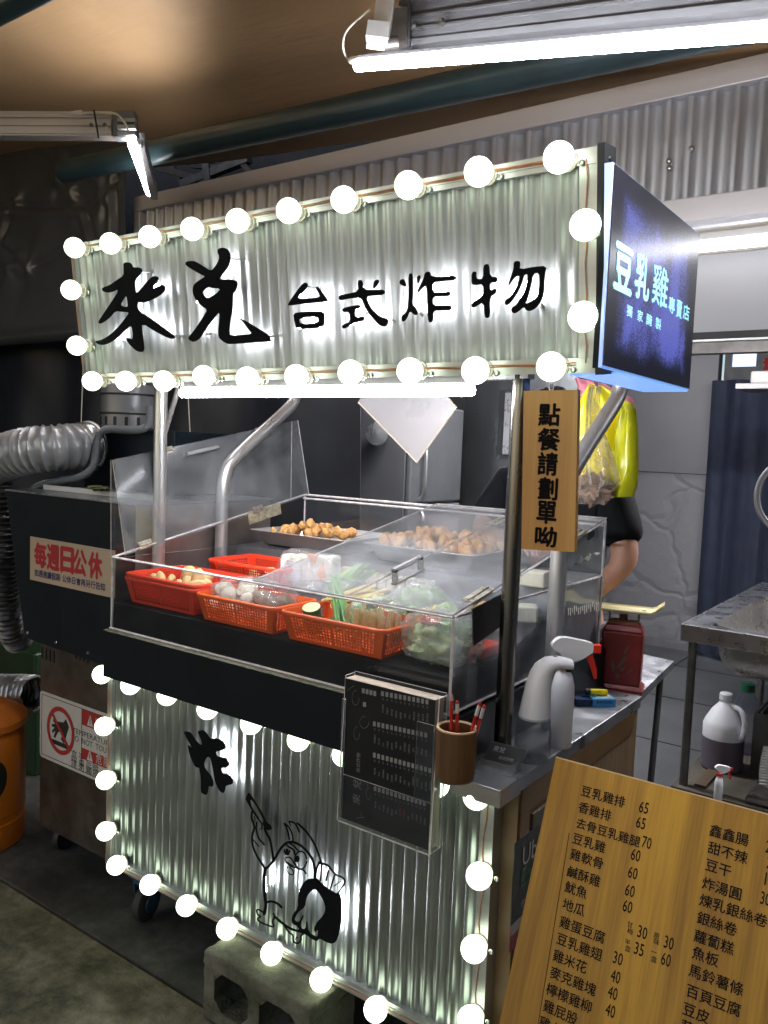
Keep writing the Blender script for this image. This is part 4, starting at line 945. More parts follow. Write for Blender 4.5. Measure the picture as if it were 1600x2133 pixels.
basket('plastic_basket', 'orange basket holding green beans, zucchini and baby corn', -1.455, -1.125, 1.583, 1.765, FZ, FZ+.074, orap)
basket('plastic_basket', 'red basket behind the stacked pair, beside the vermicelli packet', -2.06, -1.74, 1.875, 2.07, 1.128, 1.203, redp)

# ---------------------------------------------------------------- food
def foodmat(name, c1, c2, rough=.6, scale=30, bump=.5, sss=.1):
    return pm(name, c1, rough, 0, .3, scale, bump, 140, col2=c2, sss=sss, bdist=.004)
fry = foodmat('fried batter', (.68,.38,.14), (.44,.20,.06), .7, 28, .9, .05)
pale = foodmat('pale battered dough', (.72,.50,.25), (.60,.38,.16), .55, 12, .3)
def piece(name, r, sc, seed, mat, jit=.35, n=14, m=9, freq=1.6):
    mb = MB(); mb.sph((0,0,0), r, n, m, 0, sc, jit, seed, freq); return mb.build(name, mat, None, 180)
random.seed(11)
def heap(protos, spots, label, group, cat):
    for i, (x, y, z, s) in enumerate(spots):
        src = protos[i % len(protos)]
        if src.get('used') is None: o = src; o['used'] = 1
        else: o = src.copy(); COL.objects.link(o)
        o.location = (x, y, z); o.rotation_euler = (random.uniform(0,6), random.uniform(0,6), random.uniform(0,6)); o.scale = (s,s,s)
        tag(o, label, cat, group)
    for p in protos:
        if 'used' in p: pass
def steel_tray(name, label, x0, x1, y0, y1, z0, z1):
    root = thing(name, label, 'tray', ((x0+x1)/2, (y0+y1)/2, z0)); s = .028
    mb = MB(); rings = []
    for (off, z) in ((-.010, z1-.001),(.0, z1),(.004, z1-.004),(s, z0+.006),(s+.006, z0+.001)):
        r = .022; ring = []
        for (cx, cy, a0) in ((x1-r,y0+r,-PI/2),(x1-r,y1-r,0),(x0+r,y1-r,PI/2),(x0+r,y0+r,PI)):
            for k in range(5): an = a0+PI/2*k/4; ring.append(V((cx+(r)*math.cos(an), cy+(r)*math.sin(an), z)))
        cxy = V(((x0+x1)/2,(y0+y1)/2,z)); hx_, hy_ = (x1-x0)/2, (y1-y0)/2
        rings.append([V((cxy.x+(p.x-cxy.x)*(hx_-off)/hx_, cxy.y+(p.y-cxy.y)*(hy_-off)/hy_, z)) for p in ring])
    n = len(rings[0]); mb.v = [p for r_ in rings for p in r_]
    for i in range(len(rings)-1):
        for j in range(n): mb.f.append([i*n+j, i*n+(j+1)%n, (i+1)*n+(j+1)%n, (i+1)*n+j]); mb.m.append(0); mb.sm.append(True)
    mb.f.append([(len(rings)-1)*n+j for j in range(n)]); mb.m.append(0); mb.sm.append(False)
    o = mb.build('pan', pm('tray steel', (.62,.60,.58), .36, .7, .1, 8, .05, 90), root, 50)
    md = o.modifiers.new('t', 'SOLIDIFY'); md.thickness = .0012
    return root
steel_tray('steel_tray', 'steel tray holding a small heap of fried pieces at its left', -2.115, -1.675, 2.125, 2.43, 1.232, 1.285)
steel_tray('steel_tray', 'steel tray heaped full of golden fried chicken pieces', -1.60, -1.20, 2.125, 2.43, 1.232, 1.288)
protos = [piece('fried_chicken_piece', .021, (1,.8,.75), k, fry) for k in range(7)]
sp_ = []
for i in range(34):
    x = random.uniform(-2.07,-1.87); y = random.uniform(2.16,2.40); z = 1.270 + .040*max(0, 1-abs(x+1.97)/.12)*random.random()
    sp_.append((x,y,z,random.uniform(.8,1.1)))
heap(protos, sp_, 'golden fried chicken piece in the heap on the left steel tray', 'fried pieces on the left tray', 'fried chicken')
protos = [piece('fried_chicken_piece', .0235, (1,.8,.7), 20+k, foodmat('fried chicken batter %d' % k, (.66,.36,.135), (.42,.185,.06), .7, 24, .9, .05) if k == 0 else bpy.data.materials['fried chicken batter 0'], .45) for k in range(8)]
sp_ = []
for i in range(130):
    a = random.uniform(-1,1); b_ = random.uniform(-1,1); x = -1.40+.175*a; y = 2.275+.13*b_
    hgt = .048*(1-.65*max(abs(a),abs(b_))**1.5); sp_.append((x, y, 1.274+hgt*random.uniform(.5,1.2), random.uniform(.75,1.1)))
heap(protos, sp_, 'golden fried chicken piece in the big heap on the right steel tray', 'fried pieces on the right tray', 'fried chicken')
protos = [piece('dough_piece', .030, (1.15,.8,.55), 40+k, pale, .25, 16, 10, 1.2) for k in range(4)]
heap(protos, [(-2.06,1.66,1.155,1.0),(-2.02,1.64,1.158,.95),(-1.95,1.70,1.172,1.1),(-1.90,1.69,1.176,1.0),(-1.93,1.74,1.165,1.0),(-1.87,1.66,1.165,1.0),(-2.03,1.69,1.150,.85),(-1.985,1.72,1.145,.9),(-1.915,1.71,1.158,1.1),(-1.935,1.68,1.148,1.0),(-1.89,1.66,1.144,.9),(-1.875,1.70,1.146,.95),(-1.96,1.66,1.140,.9),(-1.86,1.73,1.142,.8),(-2.0,1.65,1.135,.8)],
     'pale battered dough piece in the upper red basket', 'dough pieces in the red basket', 'dough piece')
protos = [piece('dough_piece', .026, (1.1,.8,.6), 50+k, pale, .25, 14, 9, 1.2) for k in range(3)]
heap(protos, [(-1.90,1.93,1.155,1),(-1.86,1.96,1.165,1),(-1.82,1.93,1.160,1.1),(-1.80,1.97,1.16,.9),(-1.88,1.99,1.15,.9)], 'pale yellow dough piece in the rear red basket', 'dough pieces in the rear basket', 'dough piece')
# clear bag helper: lumpy closed film
def bagfilm(name, label, c, sz, mat, seed=0, lab2='bag', pinch=.0, parent=None, jit=.16):
    mb = MB(); n, m = 40, 26; c = V(c)
    vs = []
    for i in range(m+1):
        th = PI*i/m
        for j in range(n):
            ph = 2*PI*j/n; d = V((math.sin(th)*math.cos(ph), math.sin(th)*math.sin(ph), math.cos(th)))
            q = V((math.copysign(abs(d.x)**.6, d.x), math.copysign(abs(d.y)**.6, d.y), math.copysign(abs(d.z)**.75, d.z)))
            k = 1 + jit*noise.fractal(d*2.2+V((seed,seed*2,0)), 1, 2, 3) + .05*abs(noise.noise(d*9+V((0,seed,0))))
            w = 1 - pinch*max(0, d.z)
            vs.append(c + V((q.x*sz[0]*w, q.y*sz[1]*w, q.z*sz[2]))*k)
    mb.add(vs, [(i*n+j, (i+1)*n+j, (i+1)*n+(j+1)%n, i*n+(j+1)%n) for i in range(m) for j in range(n)], 0, True)
    o = mb.build(name, mat, parent, 180)
    if not parent: tag(o, label, lab2)
    return o
film = clear('crinkled clear film', tint=(.94,.94,.95), haze=.13, hazecol=(.85,.85,.88), rough=.12, hscale=16, gloss=1.6)
filmw = clear('milky bag film', tint=(.92,.92,.92), haze=.28, hazecol=(.82,.84,.80), rough=.2, hscale=10, gloss=1.5)
# mushrooms in a bag (front orange basket)
mushm = foodmat('mushroom', (.62,.55,.44), (.40,.33,.24), .5, 14, .2); mdark = foodmat('mushroom cap', (.22,.15,.10), (.12,.075,.05), .5, 14, .2)
for i, (x, y, z, tilt, r, mt) in enumerate([(-1.755,1.66,1.165,.5,.030,0),(-1.715,1.64,1.155,1.2,.030,0),(-1.68,1.67,1.168,.2,.028,0),(-1.70,1.70,1.175,.9,.030,0),(-1.64,1.64,1.150,1.4,.026,0),(-1.60,1.66,1.160,.6,.030,1),(-1.565,1.65,1.158,.3,.032,1),(-1.53,1.67,1.155,1.0,.030,1),(-1.66,1.62,1.135,.2,.024,0),(-1.74,1.62,1.135,.8,.024,0)]):
    mb = MB(); ax = V((math.sin(tilt), -.4, math.cos(tilt))).normalized()
    mb.lathe([(0,r*.7),(r*.55,r*.62),(r*.95,r*.25),(r,0),(r*.85,-r*.12),(r*.3,-r*.1),(r*.26,-r*.9),(0,-r*.95)], (x,y,z), 16, 0, tuple(ax))
    o = mb.build('mushroom', [mushm, mdark][mt]); tag(o, 'pale mushroom inside the clear bag in the orange basket' if not mt else 'dark brown mushroom at the right of the clear bag', 'mushroom', 'pale mushrooms in the bag' if not mt else 'dark mushrooms in the bag')
bagfilm('mushroom_bag', 'clear bag around the mushrooms in the second orange basket', (-1.645,1.67,1.155), (.135,.062,.052), film, 1, 'plastic bag')
# zucchini, beans, baby corn
gskin = foodmat('zucchini skin', (.045,.11,.03), (.02,.06,.015), .35, 8, .1); gfl = foodmat('zucchini flesh', (.68,.66,.38), (.58,.58,.28), .5, 20, .1)
mb = MB(); mb.lathe([(.0,-.05),(.022,-.048),(.025,-.02),(.025,.022),(.024,.025)], (-1.395,1.635,1.150), 20, 0, (.1,-.35,.9)); mb.lathe([(.024,.0251),(.010,.0262),(0,.0265)], (-1.395,1.635,1.150), 20, 1, (.1,-.35,.9))
tag(mb.build('zucchini', [gskin, gfl]), 'cut dark green zucchini stump at the left of the orange basket', 'zucchini')
bean = foodmat('green bean', (.13,.30,.07), (.08,.20,.04), .42, 14, .1)
def beanrod(a, b, r, mat, name, label, group, cat, bendv=(0,0,.01)):
    mb = MB(); a, b = V(a), V(b); pts = path3([a, a.lerp(b,.5)+V(bendv), b], 2); k = len(pts)
    mb.tube(pts, [r*(.35+.65*math.sin(PI*(.08+.84*i/(k-1)))**.5) for i in range(k)], 7); o = mb.build(name, mat); tag(o, label, cat, group); return o
random.seed(5)
for i in range(22):
    t = random.uniform(-1,1); beanrod((-1.415+.012*t, 1.74+random.uniform(-.02,.02), 1.232+random.uniform(-.012,.012)+.006*t), (-1.275+.02*random.uniform(-1,1), 1.60+random.uniform(0,.05), 1.135+random.uniform(-.01,.02)), .0042, bean, 'green_bean', 'slender green bean in the tied bunch standing in the orange basket', 'green beans in the front basket', 'green bean', (random.uniform(-.008,.008),0,random.uniform(-.01,.012)))
mb = MB(); mb.tube([V((-1.345,1.67,1.185))+V((math.cos(t)*.014,math.sin(t)*.016,math.sin(t)*.012)) for t in [2*PI*k/16 for k in range(16)]], .0015, 5, closed=True); tag(mb.build('rubber_band', pm('rubber band', (.55,.38,.08), .5)), 'thin tan rubber band tied around the green beans', 'rubber band')
for i in range(14):
    t = random.uniform(-1,1); beanrod((-1.235+.015*t, 1.73+random.uniform(-.01,.02), 1.20), (-1.335+.03*t, 1.64+random.uniform(0,.02), 1.12+random.uniform(0,.02)), .0045, bean, 'green_bean', 'green bean in the bunch behind the tied bunch', 'green beans behind the tied bunch', 'green bean')
corn = foodmat('baby corn', (.72,.55,.20), (.55,.38,.10), .5, 40, .4)
for i in range(16):
    x = -1.275+.0095*i*.95; z0 = 1.115; y = 1.625+.02*(i % 3)
    beanrod((x+random.uniform(-.004,.004), y, z0), (x+random.uniform(-.006,.006), y+.008, 1.195+random.uniform(-.012,.006)), .0075, corn, 'baby_corn', 'baby corn standing in the clear bag in the orange basket', 'baby corn in the bag', 'baby corn', (0,0,0))
for i in range(5): beanrod((-1.125+.006*i, 1.68, 1.10), (-1.10+.012*i, 1.70, 1.20+.004*i), .008, corn, 'baby_corn', 'loose yellow baby corn leaning at the right end of the orange basket', 'loose baby corn', 'baby corn')
bagfilm('corn_bag', 'clear bag of baby corn standing in the orange basket', (-1.205,1.645,1.155), (.082,.036,.055), film, 4, 'plastic bag', jit=.06)
# okra bundle, pale leaf bags, behind under the lid
okr = foodmat('okra', (.20,.36,.11), (.13,.26,.06), .5, 14, .1)
for i in range(18):
    t = random.uniform(-1,1); beanrod((-1.555+.035*t, 1.90+random.uniform(-.03,.02), 1.128+random.uniform(0,.02)), (-1.50+.045*t, 1.96+random.uniform(-.02,.04), 1.232+random.uniform(-.012,.014)), .0066, okr, 'okra_pod', 'pale green pod in the upright bundle under the closed lid', 'green pods under the lid', 'okra')
leafm = foodmat('cabbage leaf', (.42,.55,.22), (.22,.38,.10), .5, 9, .35, .2); leafw = foodmat('pale cabbage', (.66,.68,.42), (.50,.56,.28), .5, 10, .35, .2)
def leafy(name, label, c, r, seed, mat, sc=(1,1,.8), cat='vegetable', n=36, m=24, amp=.6):
    mb = MB(); mb.sph(c, r, n, m, 0, sc, amp, seed, 2.4); o = mb.build(name, mat, None, 70); tag(o, label, cat); return o
leafy('green_cabbage', 'green leafy cabbage bundle under the steamed lid handle', (-1.21,1.86,1.165), .062, 3, leafm, (1.1,1,.8))
leafy('green_cabbage', 'small loose green leaf bundle left of the cabbage', (-1.35,1.90,1.15), .040, 5, leafm, (1.2,.9,.6))
bagfilm('cabbage_bag', 'milky bag drawn up around the green cabbage under the lid', (-1.21,1.865,1.175), (.085,.07,.062), filmw, 8, 'plastic bag', .5)
tofm = foodmat('tofu', (.62,.56,.42), (.55,.47,.32), .55, 9, .15); tofb = foodmat('fried tofu', (.58,.38,.18), (.48,.28,.11), .6, 9, .2)
def blockf(name, label, a, b, mat, cat='tofu', rot=0):
    mb = MB(); c = (V(a)+V(b))/2; mb.bbox(V(a)-c, V(b)-c, .005); o = mb.build(name, mat); o.location = c; o.rotation_euler[2] = rot; tag(o, label, cat); return o
blockf('tofu_block', 'square tan tofu block standing between the packet and the lid', (-1.62,2.02,1.165), (-1.565,2.055,1.215), foodmat('tan tofu', (.55,.48,.30), (.48,.40,.22), .6, 9, .1), rot=.2)
blockf('tofu_tray_slab', 'flat pale tofu slab lying by the tan tofu block', (-1.72,1.99,1.150), (-1.60,2.04,1.163), tofm, rot=.1)
blockf('fried_tofu', 'brown fried tofu slab behind the pale mushrooms at the right', (-1.085,1.90,1.165), (-.975,1.96,1.195), tofb, rot=.3)
for i, (x,y,z) in enumerate([(-1.105,1.80,1.150),(-1.075,1.83,1.165),(-1.04,1.81,1.155),(-1.01,1.84,1.150),(-1.06,1.79,1.14),(-1.09,1.85,1.16),(-1.02,1.79,1.14),(-1.125,1.84,1.145)]):
    mb = MB(); mb.sph((x,y,z), .024, 14, 9, 0, (1,.9,.8), .3, 60+i, 2); tag(mb.build('fish_ball', foodmat('pale fish ball', (.72,.62,.48), (.60,.48,.34), .5, 14, .2) if i == 0 else bpy.data.materials['pale fish ball']), 'pale lumpy ball in the heap near the right end of the case', 'fish ball', 'pale balls in the case')
for i, (x,y,z,r,l) in enumerate([(-.975,2.02,1.165,.5,'white tofu block nearest the rear post in the case'),(-.985,2.10,1.25,.1,'white tofu block on top behind the front post'),(-1.02,1.95,1.15,-.3,'white tofu block half hidden behind the front post')]):
    blockf('tofu_block', l, (x-.038,y-.03,z-.022), (x+.038,y+.03,z+.022), foodmat('white tofu', (.66,.62,.50), (.58,.53,.38), .5, 9, .1) if i == 0 else bpy.data.materials['white tofu'], rot=r)
mb = MB(); mb.bbox((-1.05,1.70,1.092),(-.945,1.86,1.118),.008); tag(mb.build('red_tray', redp), 'shallow red plastic tray at the right end of the case', 'tray')
# vermicelli / rice cake packet
pk = thing('vermicelli_packet', 'clear packet of white blocks with a printed label and orange corner', 'packet', (-1.70, 1.95, 1.15))
mb = MB()
for k in range(5): mb.bbox((-1.795+.041*k,1.935+.004*k,1.152),(-1.757+.041*k,1.985+.004*k,1.245+.003*k),.010)
mb.build('white_block', foodmat('white noodle block', (.74,.70,.60), (.64,.58,.46), .5, 26, .3), pk)
mb = MB(); mb.box((-1.785,1.9275,1.165),(-1.705,1.929,1.232)); mb.build('printed_label', pm('white label', (.75,.75,.75), .4, 0, .03), pk)
T = MB()
for k in range(7): text(T, ['品名:冬粉','成分:綠豆','保存期限','有效日期:如包裝','營養標示','每份 25公克','台灣製造'][k], V((-1.780+.022*(k<3),1.9268,1.224-.0082*k)), V((1,0,0)), V((0,0,1)), size=.0062, depth=.0002)
T.build('label_print', pm('label ink', (.03,.03,.03), .5), pk)
mb = MB(); mb.prism([(-1.648,1.944,1.20),(-1.625,1.947,1.235),(-1.612,1.950,1.19),(-1.63,1.946,1.18)], (0,-1,0), .001); mb.prism([(-1.69,1.938,1.255),(-1.64,1.942,1.258),(-1.652,1.940,1.225)], (0,-1,0), .001); mb.build('orange_patch', pm('orange print', (.75,.22,.04), .4), pk)
bagfilm('film', '', (-1.697,1.958,1.204), (.112,.034,.062), film, 12, parent=pk, jit=.06)
# more produce filling the middle of the case under the lid
for i in range(20):
    t = random.uniform(-1,1); beanrod((-1.46+.05*t, 1.80+random.uniform(-.02,.03), 1.145+random.uniform(0,.02)), (-1.36+.05*t, 1.87+random.uniform(-.02,.03), 1.185+random.uniform(-.01,.02)), .0055, corn, 'baby_corn', 'baby corn lying in the heap behind the front basket', 'baby corn behind the front basket', 'baby corn', (0,0,0))
leafy('lettuce_head', 'pale green lettuce heap between the corn heap and the cabbage', (-1.30,1.80,1.150), .05, 41, leafw, (1.3,.9,.7))
leafy('lettuce_head', 'bright green leaves rising behind the bagged cabbage', (-1.08,1.78,1.165), .045, 43, leafm, (1.2,1,.8))
for i in range(9):
    blockf('radish_cake', 'white radish cake slice in the row behind the noodle packet', (-1.60+.035*i,2.055,1.155), (-1.572+.035*i,2.085,1.205), tofm if i else tofm, 'radish cake', .05*i); [o for o in bpy.data.objects if o.name.startswith('radish_cake')][-1]['group'] = 'radish cake slices'
bagfilm('vegetable_bag', 'clear bag of pale leaves lying right of the vermicelli packet', (-1.50,1.90,1.16), (.06,.055,.045), filmw, 33, 'plastic bag')
# big bag of shredded cabbage, right front
leafy('shredded_cabbage', 'pale shredded cabbage filling the big bag at the right front', (-1.015,1.672,1.140), .058, 9, foodmat('shredded cabbage mix', (.66,.66,.40), (.34,.44,.15), .5, 16, .8, .2), (1.15,.9,.75))
leafy('red_pepper', 'bits of red pepper on top of the cabbage in the bag', (-1.045,1.66,1.187), .022, 12, foodmat('red pepper', (.60,.09,.05), (.45,.05,.03), .4, 9, .1), (1.4,.9,.4))
leafy('green_stalk', 'green stalk tips at the right of the bagged cabbage', (-.985,1.655,1.183), .016, 14, leafm, (1.3,.8,.7))
bagfilm('cabbage_bag', 'big milky plastic bag of shredded cabbage at the right front of the case', (-1.015,1.672,1.148), (.092,.070,.058), filmw, 17, 'plastic bag', -.08)
bagfilm('clear_bag', 'clear bag sheet lying under the lid left of the green pods', (-1.60,1.86,1.15), (.06,.05,.042), film, 21, 'plastic bag')
bagfilm('clear_bag', 'hazy plastic bag pressed against the right end pane', (-.965,1.70,1.16), (.022,.07,.055), filmw, 22, 'plastic bag')
# ================================================================== fryer cabinet at the left
FX1, FXL, FYf = -2.222, -3.0, 1.70
fr_ = thing('fryer_cabinet', 'dark navy hooded fryer cabinet left of the snack cart', 'fryer', (-2.6, 2.0, 0))
zt = 1.375; zb_ = .80
bl = aY(52,1328,FYf); br = aY(228,1392,FYf)
m_ = MB()
m_.hexa([(bl.x, FYf, bl.z),(FX1, FYf, br.z),(FX1,2.33,br.z),(bl.x,2.33,bl.z),(FXL,FYf,zt),(FX1,FYf,zt),(FX1,2.33,zt),(FXL,2.33,zt)])
m_.build('hood_body', blackcoat, fr_)
m_ = MB(); m_.box((FX1+.0005, FYf+.002, br.z), (FX1+.004, 2.33, zt-.001)); m_.build('side_sheet', pm('stained hood steel', (.42,.36,.33), .38, .85, .35, 4, .15, 60), fr_)
m_ = MB(); m_.bbox((FXL-.004, FYf-.003, zt+.0005), (FX1+.006, 2.34, zt+.008), .002); m_.build('top_sheet', steelh, fr_)
m_ = MB(); a, b = aY(90,1010,1.80), aY(228,1001,1.80); a.z = b.z = zt+.022; m_.box((a.x, 1.80, zt+.010), (FX1-.02, 1.812, zt+.028)); m_.build('top_rail', whiteplas, fr_)
lx, rx = aY(84,1500,1.74).x, aY(228,1500,1.74).x
m_ = MB(); m_.box((lx, 1.74, .10), (FX1-.01, 2.30, bl.z-.001)); m_.build('lower_body', pm('greasy steel body', (.12,.105,.09), .42, .8, .5, 3.5, .25, 40, rvar=.3), fr_)
for u0 in (88, 158):
    for k in range(4): m_ = MB(); a = aY(u0+8*k, 1352+3*k, 1.7385); m_.box((a.x-.006, 1.7375, a.z-.035), (a.x+.004, 1.7395, a.z+.008)); m_.build('vent_slot', blackpaint, fr_)
for i, (u, v) in enumerate(((58,1318),(117,1338),(184,1360))): m_ = MB(); m_.lathe([(0,0),(.006,0),(.005,.004),(0,.004)], aY(u, v, FYf), 8, ax=(0,-1,0)); m_.build('screw', screwm, fr_)
mb = MB(); P = aY(132,1735,1.80); P.z = .05; mb.lathe([(0,-.014),(.045,-.014),(.05,0),(.045,.014),(0,.014)], P, 18, ax=(1,.2,0)); mb.build('wheel', pm('black rubber wheel', (.02,.02,.02), .6), fr_)
mb = MB(); P = P+V((.45,.1,0)); mb.lathe([(0,-.014),(.045,-.014),(.05,0),(.045,.014),(0,.014)], P, 18, ax=(1,.2,0)); mb.build('wheel', bpy.data.materials['black rubber wheel'], fr_)
# closing-day notice
sgn = thing('closing_day_notice', 'tan notice with red and navy lettering taped on the fryer hood', 'notice', aY(145,1180,FYf))
yq = FYf-.002; A = aY(63,1117,yq); B_ = aY(67,1208,yq); X1 = aY(240,1142,yq).x
m_ = MB(); m_.box((A.x, yq, B_.z), (X1, yq+.0015, A.z)); m_.build('sheet', pm('tan card', (.50,.38,.27), .5, 0, .1, 3, .03, 90), sgn)
R_ = MB(); Wd = aY(228,1150,yq).x-A.x; Hh = A.z-B_.z
for ch, f0 in zip('每週日公休', (.065,.235,.415,.575,.76)): text(R_, ch, V((A.x+Wd*f0, yq, A.z-Hh*.66)), V((1,0,0)), V((0,0,1)), w=Wd*.155, h=Hh*.54, bold=.045, depth=.0006)
R_.build('red_lettering', pm('red sign paint', (.42,.02,.025), .5, 0, .1, 5, 0), sgn)
R_ = MB()
text(R_, '如遇連續假期', V((A.x+Wd*.065, yq, A.z-Hh*.89)), V((1,0,0)), V((0,0,1)), w=Wd*.34, h=Hh*.16, bold=.02, depth=.0006)
text(R_, '公休日會再另行告知', V((A.x+Wd*.435, yq, A.z-Hh*.89)), V((1,0,0)), V((0,0,1)), w=Wd*.52, h=Hh*.16, bold=.02, depth=.0006)
R_.build('navy_lettering', pm('navy sign paint', (.02,.02,.10), .5, 0, .1, 5, 0), sgn)
# hot-surface warning label
wl = thing('warning_label', 'white hot-surface warning label with red no-touch symbol', 'label', aY(150,1530,1.738))
yq = 1.7385; A = aY(84,1437,yq); D = aY(89,1577,yq); z0, z1 = D.z, A.z; x0 = A.x; x1 = x0+.52; H = z1-z0
def wlp(mb, pts, d): mb.prism([(x, yq-d, z) for x, z in pts], (0,-1,0), .0006)
m_ = MB()
rr = .016; rp = [(cx+rr*math.cos(a), cz+rr*math.sin(a)) for cx, cz, a0 in ((x1-rr,z1-rr,0),(x0+rr,z1-rr,PI/2),(x0+rr,z0+rr,PI),(x1-rr,z0+rr,1.5*PI)) for a in [a0+PI/2*k/4 for k in range(5)]]
wlp(m_, rp, 0); m_.build('label_sheet', pm('off-white label', (.50,.48,.44), .45, 0, .08, 5, .02), wl)
xm = aY(170,1560,yq).x
m_ = MB()
def rc(mb, a, b, c, d, dd=.001): wlp(mb, [(a,b),(c,b),(c,d),(a,d)], dd)
e = .012
rc(m_, x0+e, z0+e, x0+e+.002, z1-e); rc(m_, x0+e, z1-e-.002, x1-e, z1-e, .0012); rc(m_, x0+e, z0+e, x1-e, z0+e+.002, .0012); rc(m_, xm, z0+e+.003, xm+.002, z1-e-.003)
cx, cz, ro = (x0+xm)/2+.003, (z0+z1)/2+.002, .088
hand = [(.055,.028),(.035,.052),(.020,.036),(-.030,.030),(-.048,.036),(-.05,.026),(-.036,.018),(-.058,.014),(-.060,.004),(-.040,.004),(-.058,-.012),(-.052,-.020),(-.034,-.006),(-.046,-.034),(-.036,-.036),(-.016,-.008),(.004,-.004),(.012,-.018),(.002,-.030),(.024,-.044)]
wlp(m_, [(cx+a*.95, cz+b) for a, b in hand], .001); wlp(m_, [(cx-.055,cz-.043),(cx+.058,cz-.043),(cx+.058,cz-.060),(cx-.055,cz-.060)], .001)
T = m_
text(T, 'TEMPERATURE', V((x1-.31,yq,z0+H*.555)), V((1,0,0)), V((0,0,1)), w=.235, h=.020, depth=.0012); text(T, 'DO  NOT  TOUCH', V((x1-.315,yq,z0+H*.445)), V((1,0,0)), V((0,0,1)), w=.25, h=.022, depth=.0012)
for s_, fz, hh, x in (('高',.135,.045,-.315),('溫',.135,.045,-.27),('危',.135,.038,-.225),('險',.135,.038,-.185),('請',.04,.032,-.315),('勿',.04,.03,-.27),('觸',.04,.03,-.225),('摸',.04,.03,-.185)): text(T, s_, V((x1+x,yq,z0+H*fz)), V((1,0,0)), V((0,0,1)), w=.033, h=hh, depth=.0012)
m_.build('black_print', pm('black label ink', (.012,.012,.012), .5), wl)
m_ = MB(); n = 40; ring = [(cx+ro*math.cos(2*PI*k/n), cz+ro*1.03*math.sin(2*PI*k/n)) for k in range(n)]; rin = [(cx+(ro-.017)*math.cos(2*PI*k/n), cz+(ro-.017)*1.03*math.sin(2*PI*k/n)) for k in range(n)]
m_.add([(x, yq-.0018, z) for x, z in ring+rin], [(k,(k+1)%n,n+(k+1)%n,n+k) for k in range(n)]); 
sl = V((.70,0,-.72)); pp = V((.72,0,.70))*.0065; c0 = V((cx,yq-.0020,cz)); m_.add([c0-sl*(ro-.008)-pp, c0-sl*(ro-.008)+pp, c0+sl*(ro-.008)+pp, c0+sl*(ro-.008)-pp], [(0,1,2,3)])
rc(m_, xm+.0021, z1-e-.06, x1-e, z1-e-.0022, .0009); rc(m_, xm+.0021, z0+H*.235, x1-e, z0+H*.39, .0009)
m_.build('red_print', pm('red label ink', (.33,.022,.018), .5, 0, .1, 9, 0), wl)
m_ = MB()
for zz in (z1-e-.054, z0+H*.25): wlp(m_, [(xm+.035,zz),(xm+.070,zz),(xm+.0525,zz+.040)], .0016)
text(m_, 'DANGER', V((xm+.085,yq,z1-e-.045)), V((1,0,0)), V((0,0,1)), w=.15, h=.028, depth=.0022)
text(m_, '危', V((xm+.090,yq,z0+H*.255)), V((1,0,0)), V((0,0,1)), w=.034, h=.038, depth=.0022); text(m_, '險', V((xm+.135,yq,z0+H*.255)), V((1,0,0)), V((0,0,1)), w=.034, h=.038, depth=.0022)
m_.build('white_print', pm('white label ink', (.55,.53,.50), .5), wl)
m_ = MB()
for zz in (z1-e-.046, z0+H*.25+.007): rc(m_, xm+.0510, zz, xm+.0540, zz+.020, .0024)
m_.build('warning_mark', bpy.data.materials['black label ink'], wl)
# gear on the fryer top: blower motor, black box, flexible duct, hose
mot = thing('blower_motor', 'grey slotted blower motor behind the lower left corner of the marquee', 'motor', aY(275,900,2.1))
P = aY(272,895,2.15); r = .118
m_ = MB(); m_.lathe([(0,0),(r*.9,0),(r,.006),(r,.058),(r*1.015,.060),(r*1.015,.066),(r,.068),(r,.135),(r*1.015,.137),(r*1.015,.143),(r,.145),(r,.225),(r*.96,.235),(0,.24)], P, 36)
m_.build('housing', pm('grey enamel', (.20,.205,.215), .35, .2, .12, 5, .04, 60), mot)
m_ = MB()
for zz in (.018, .185):
    for k in range(16):
        an = 2*PI*k/16; d = V((math.cos(an), math.sin(an), 0)); t = V((-d.y,d.x,0)); m_.obox(P+d*(r-.0005)+V((0,0,zz+.014)), d*.002, t*.0065, V((0,0,.017)))
m_.build('vent_slot', blackpaint, mot)
m_ = MB()
for zz in (.063, .140): m_.lathe([(r*1.02,-.004),(r*1.03,0),(r*1.02,.004)], P+V((0,0,zz)), 36)
m_.build('band', blackpaint, mot)
bx = thing('blower_box', 'flat black blower box under the grey motor', 'blower box', aY(262,950,2.1))
a, b = aY(170,905,2.02), aY(352,905,2.02)
m_ = MB(); m_.bbox((a.x+.02, 2.02, zt+.012), (b.x+.03, 2.33, P.z-.002), .004); m_.build('shell', blackcoat, bx)
m_ = MB(); a = aY(150,880,1.99); b = aY(183,985,1.99); m_.obox(((a+b)/2).x and V(((a.x+b.x)/2+.03,1.99,(a.z+b.z)/2)), V((.004,-.002,0)), V((.0,.10,0)), V((0,0,.085))); m_.build('duct_flange', blackpaint, bx)
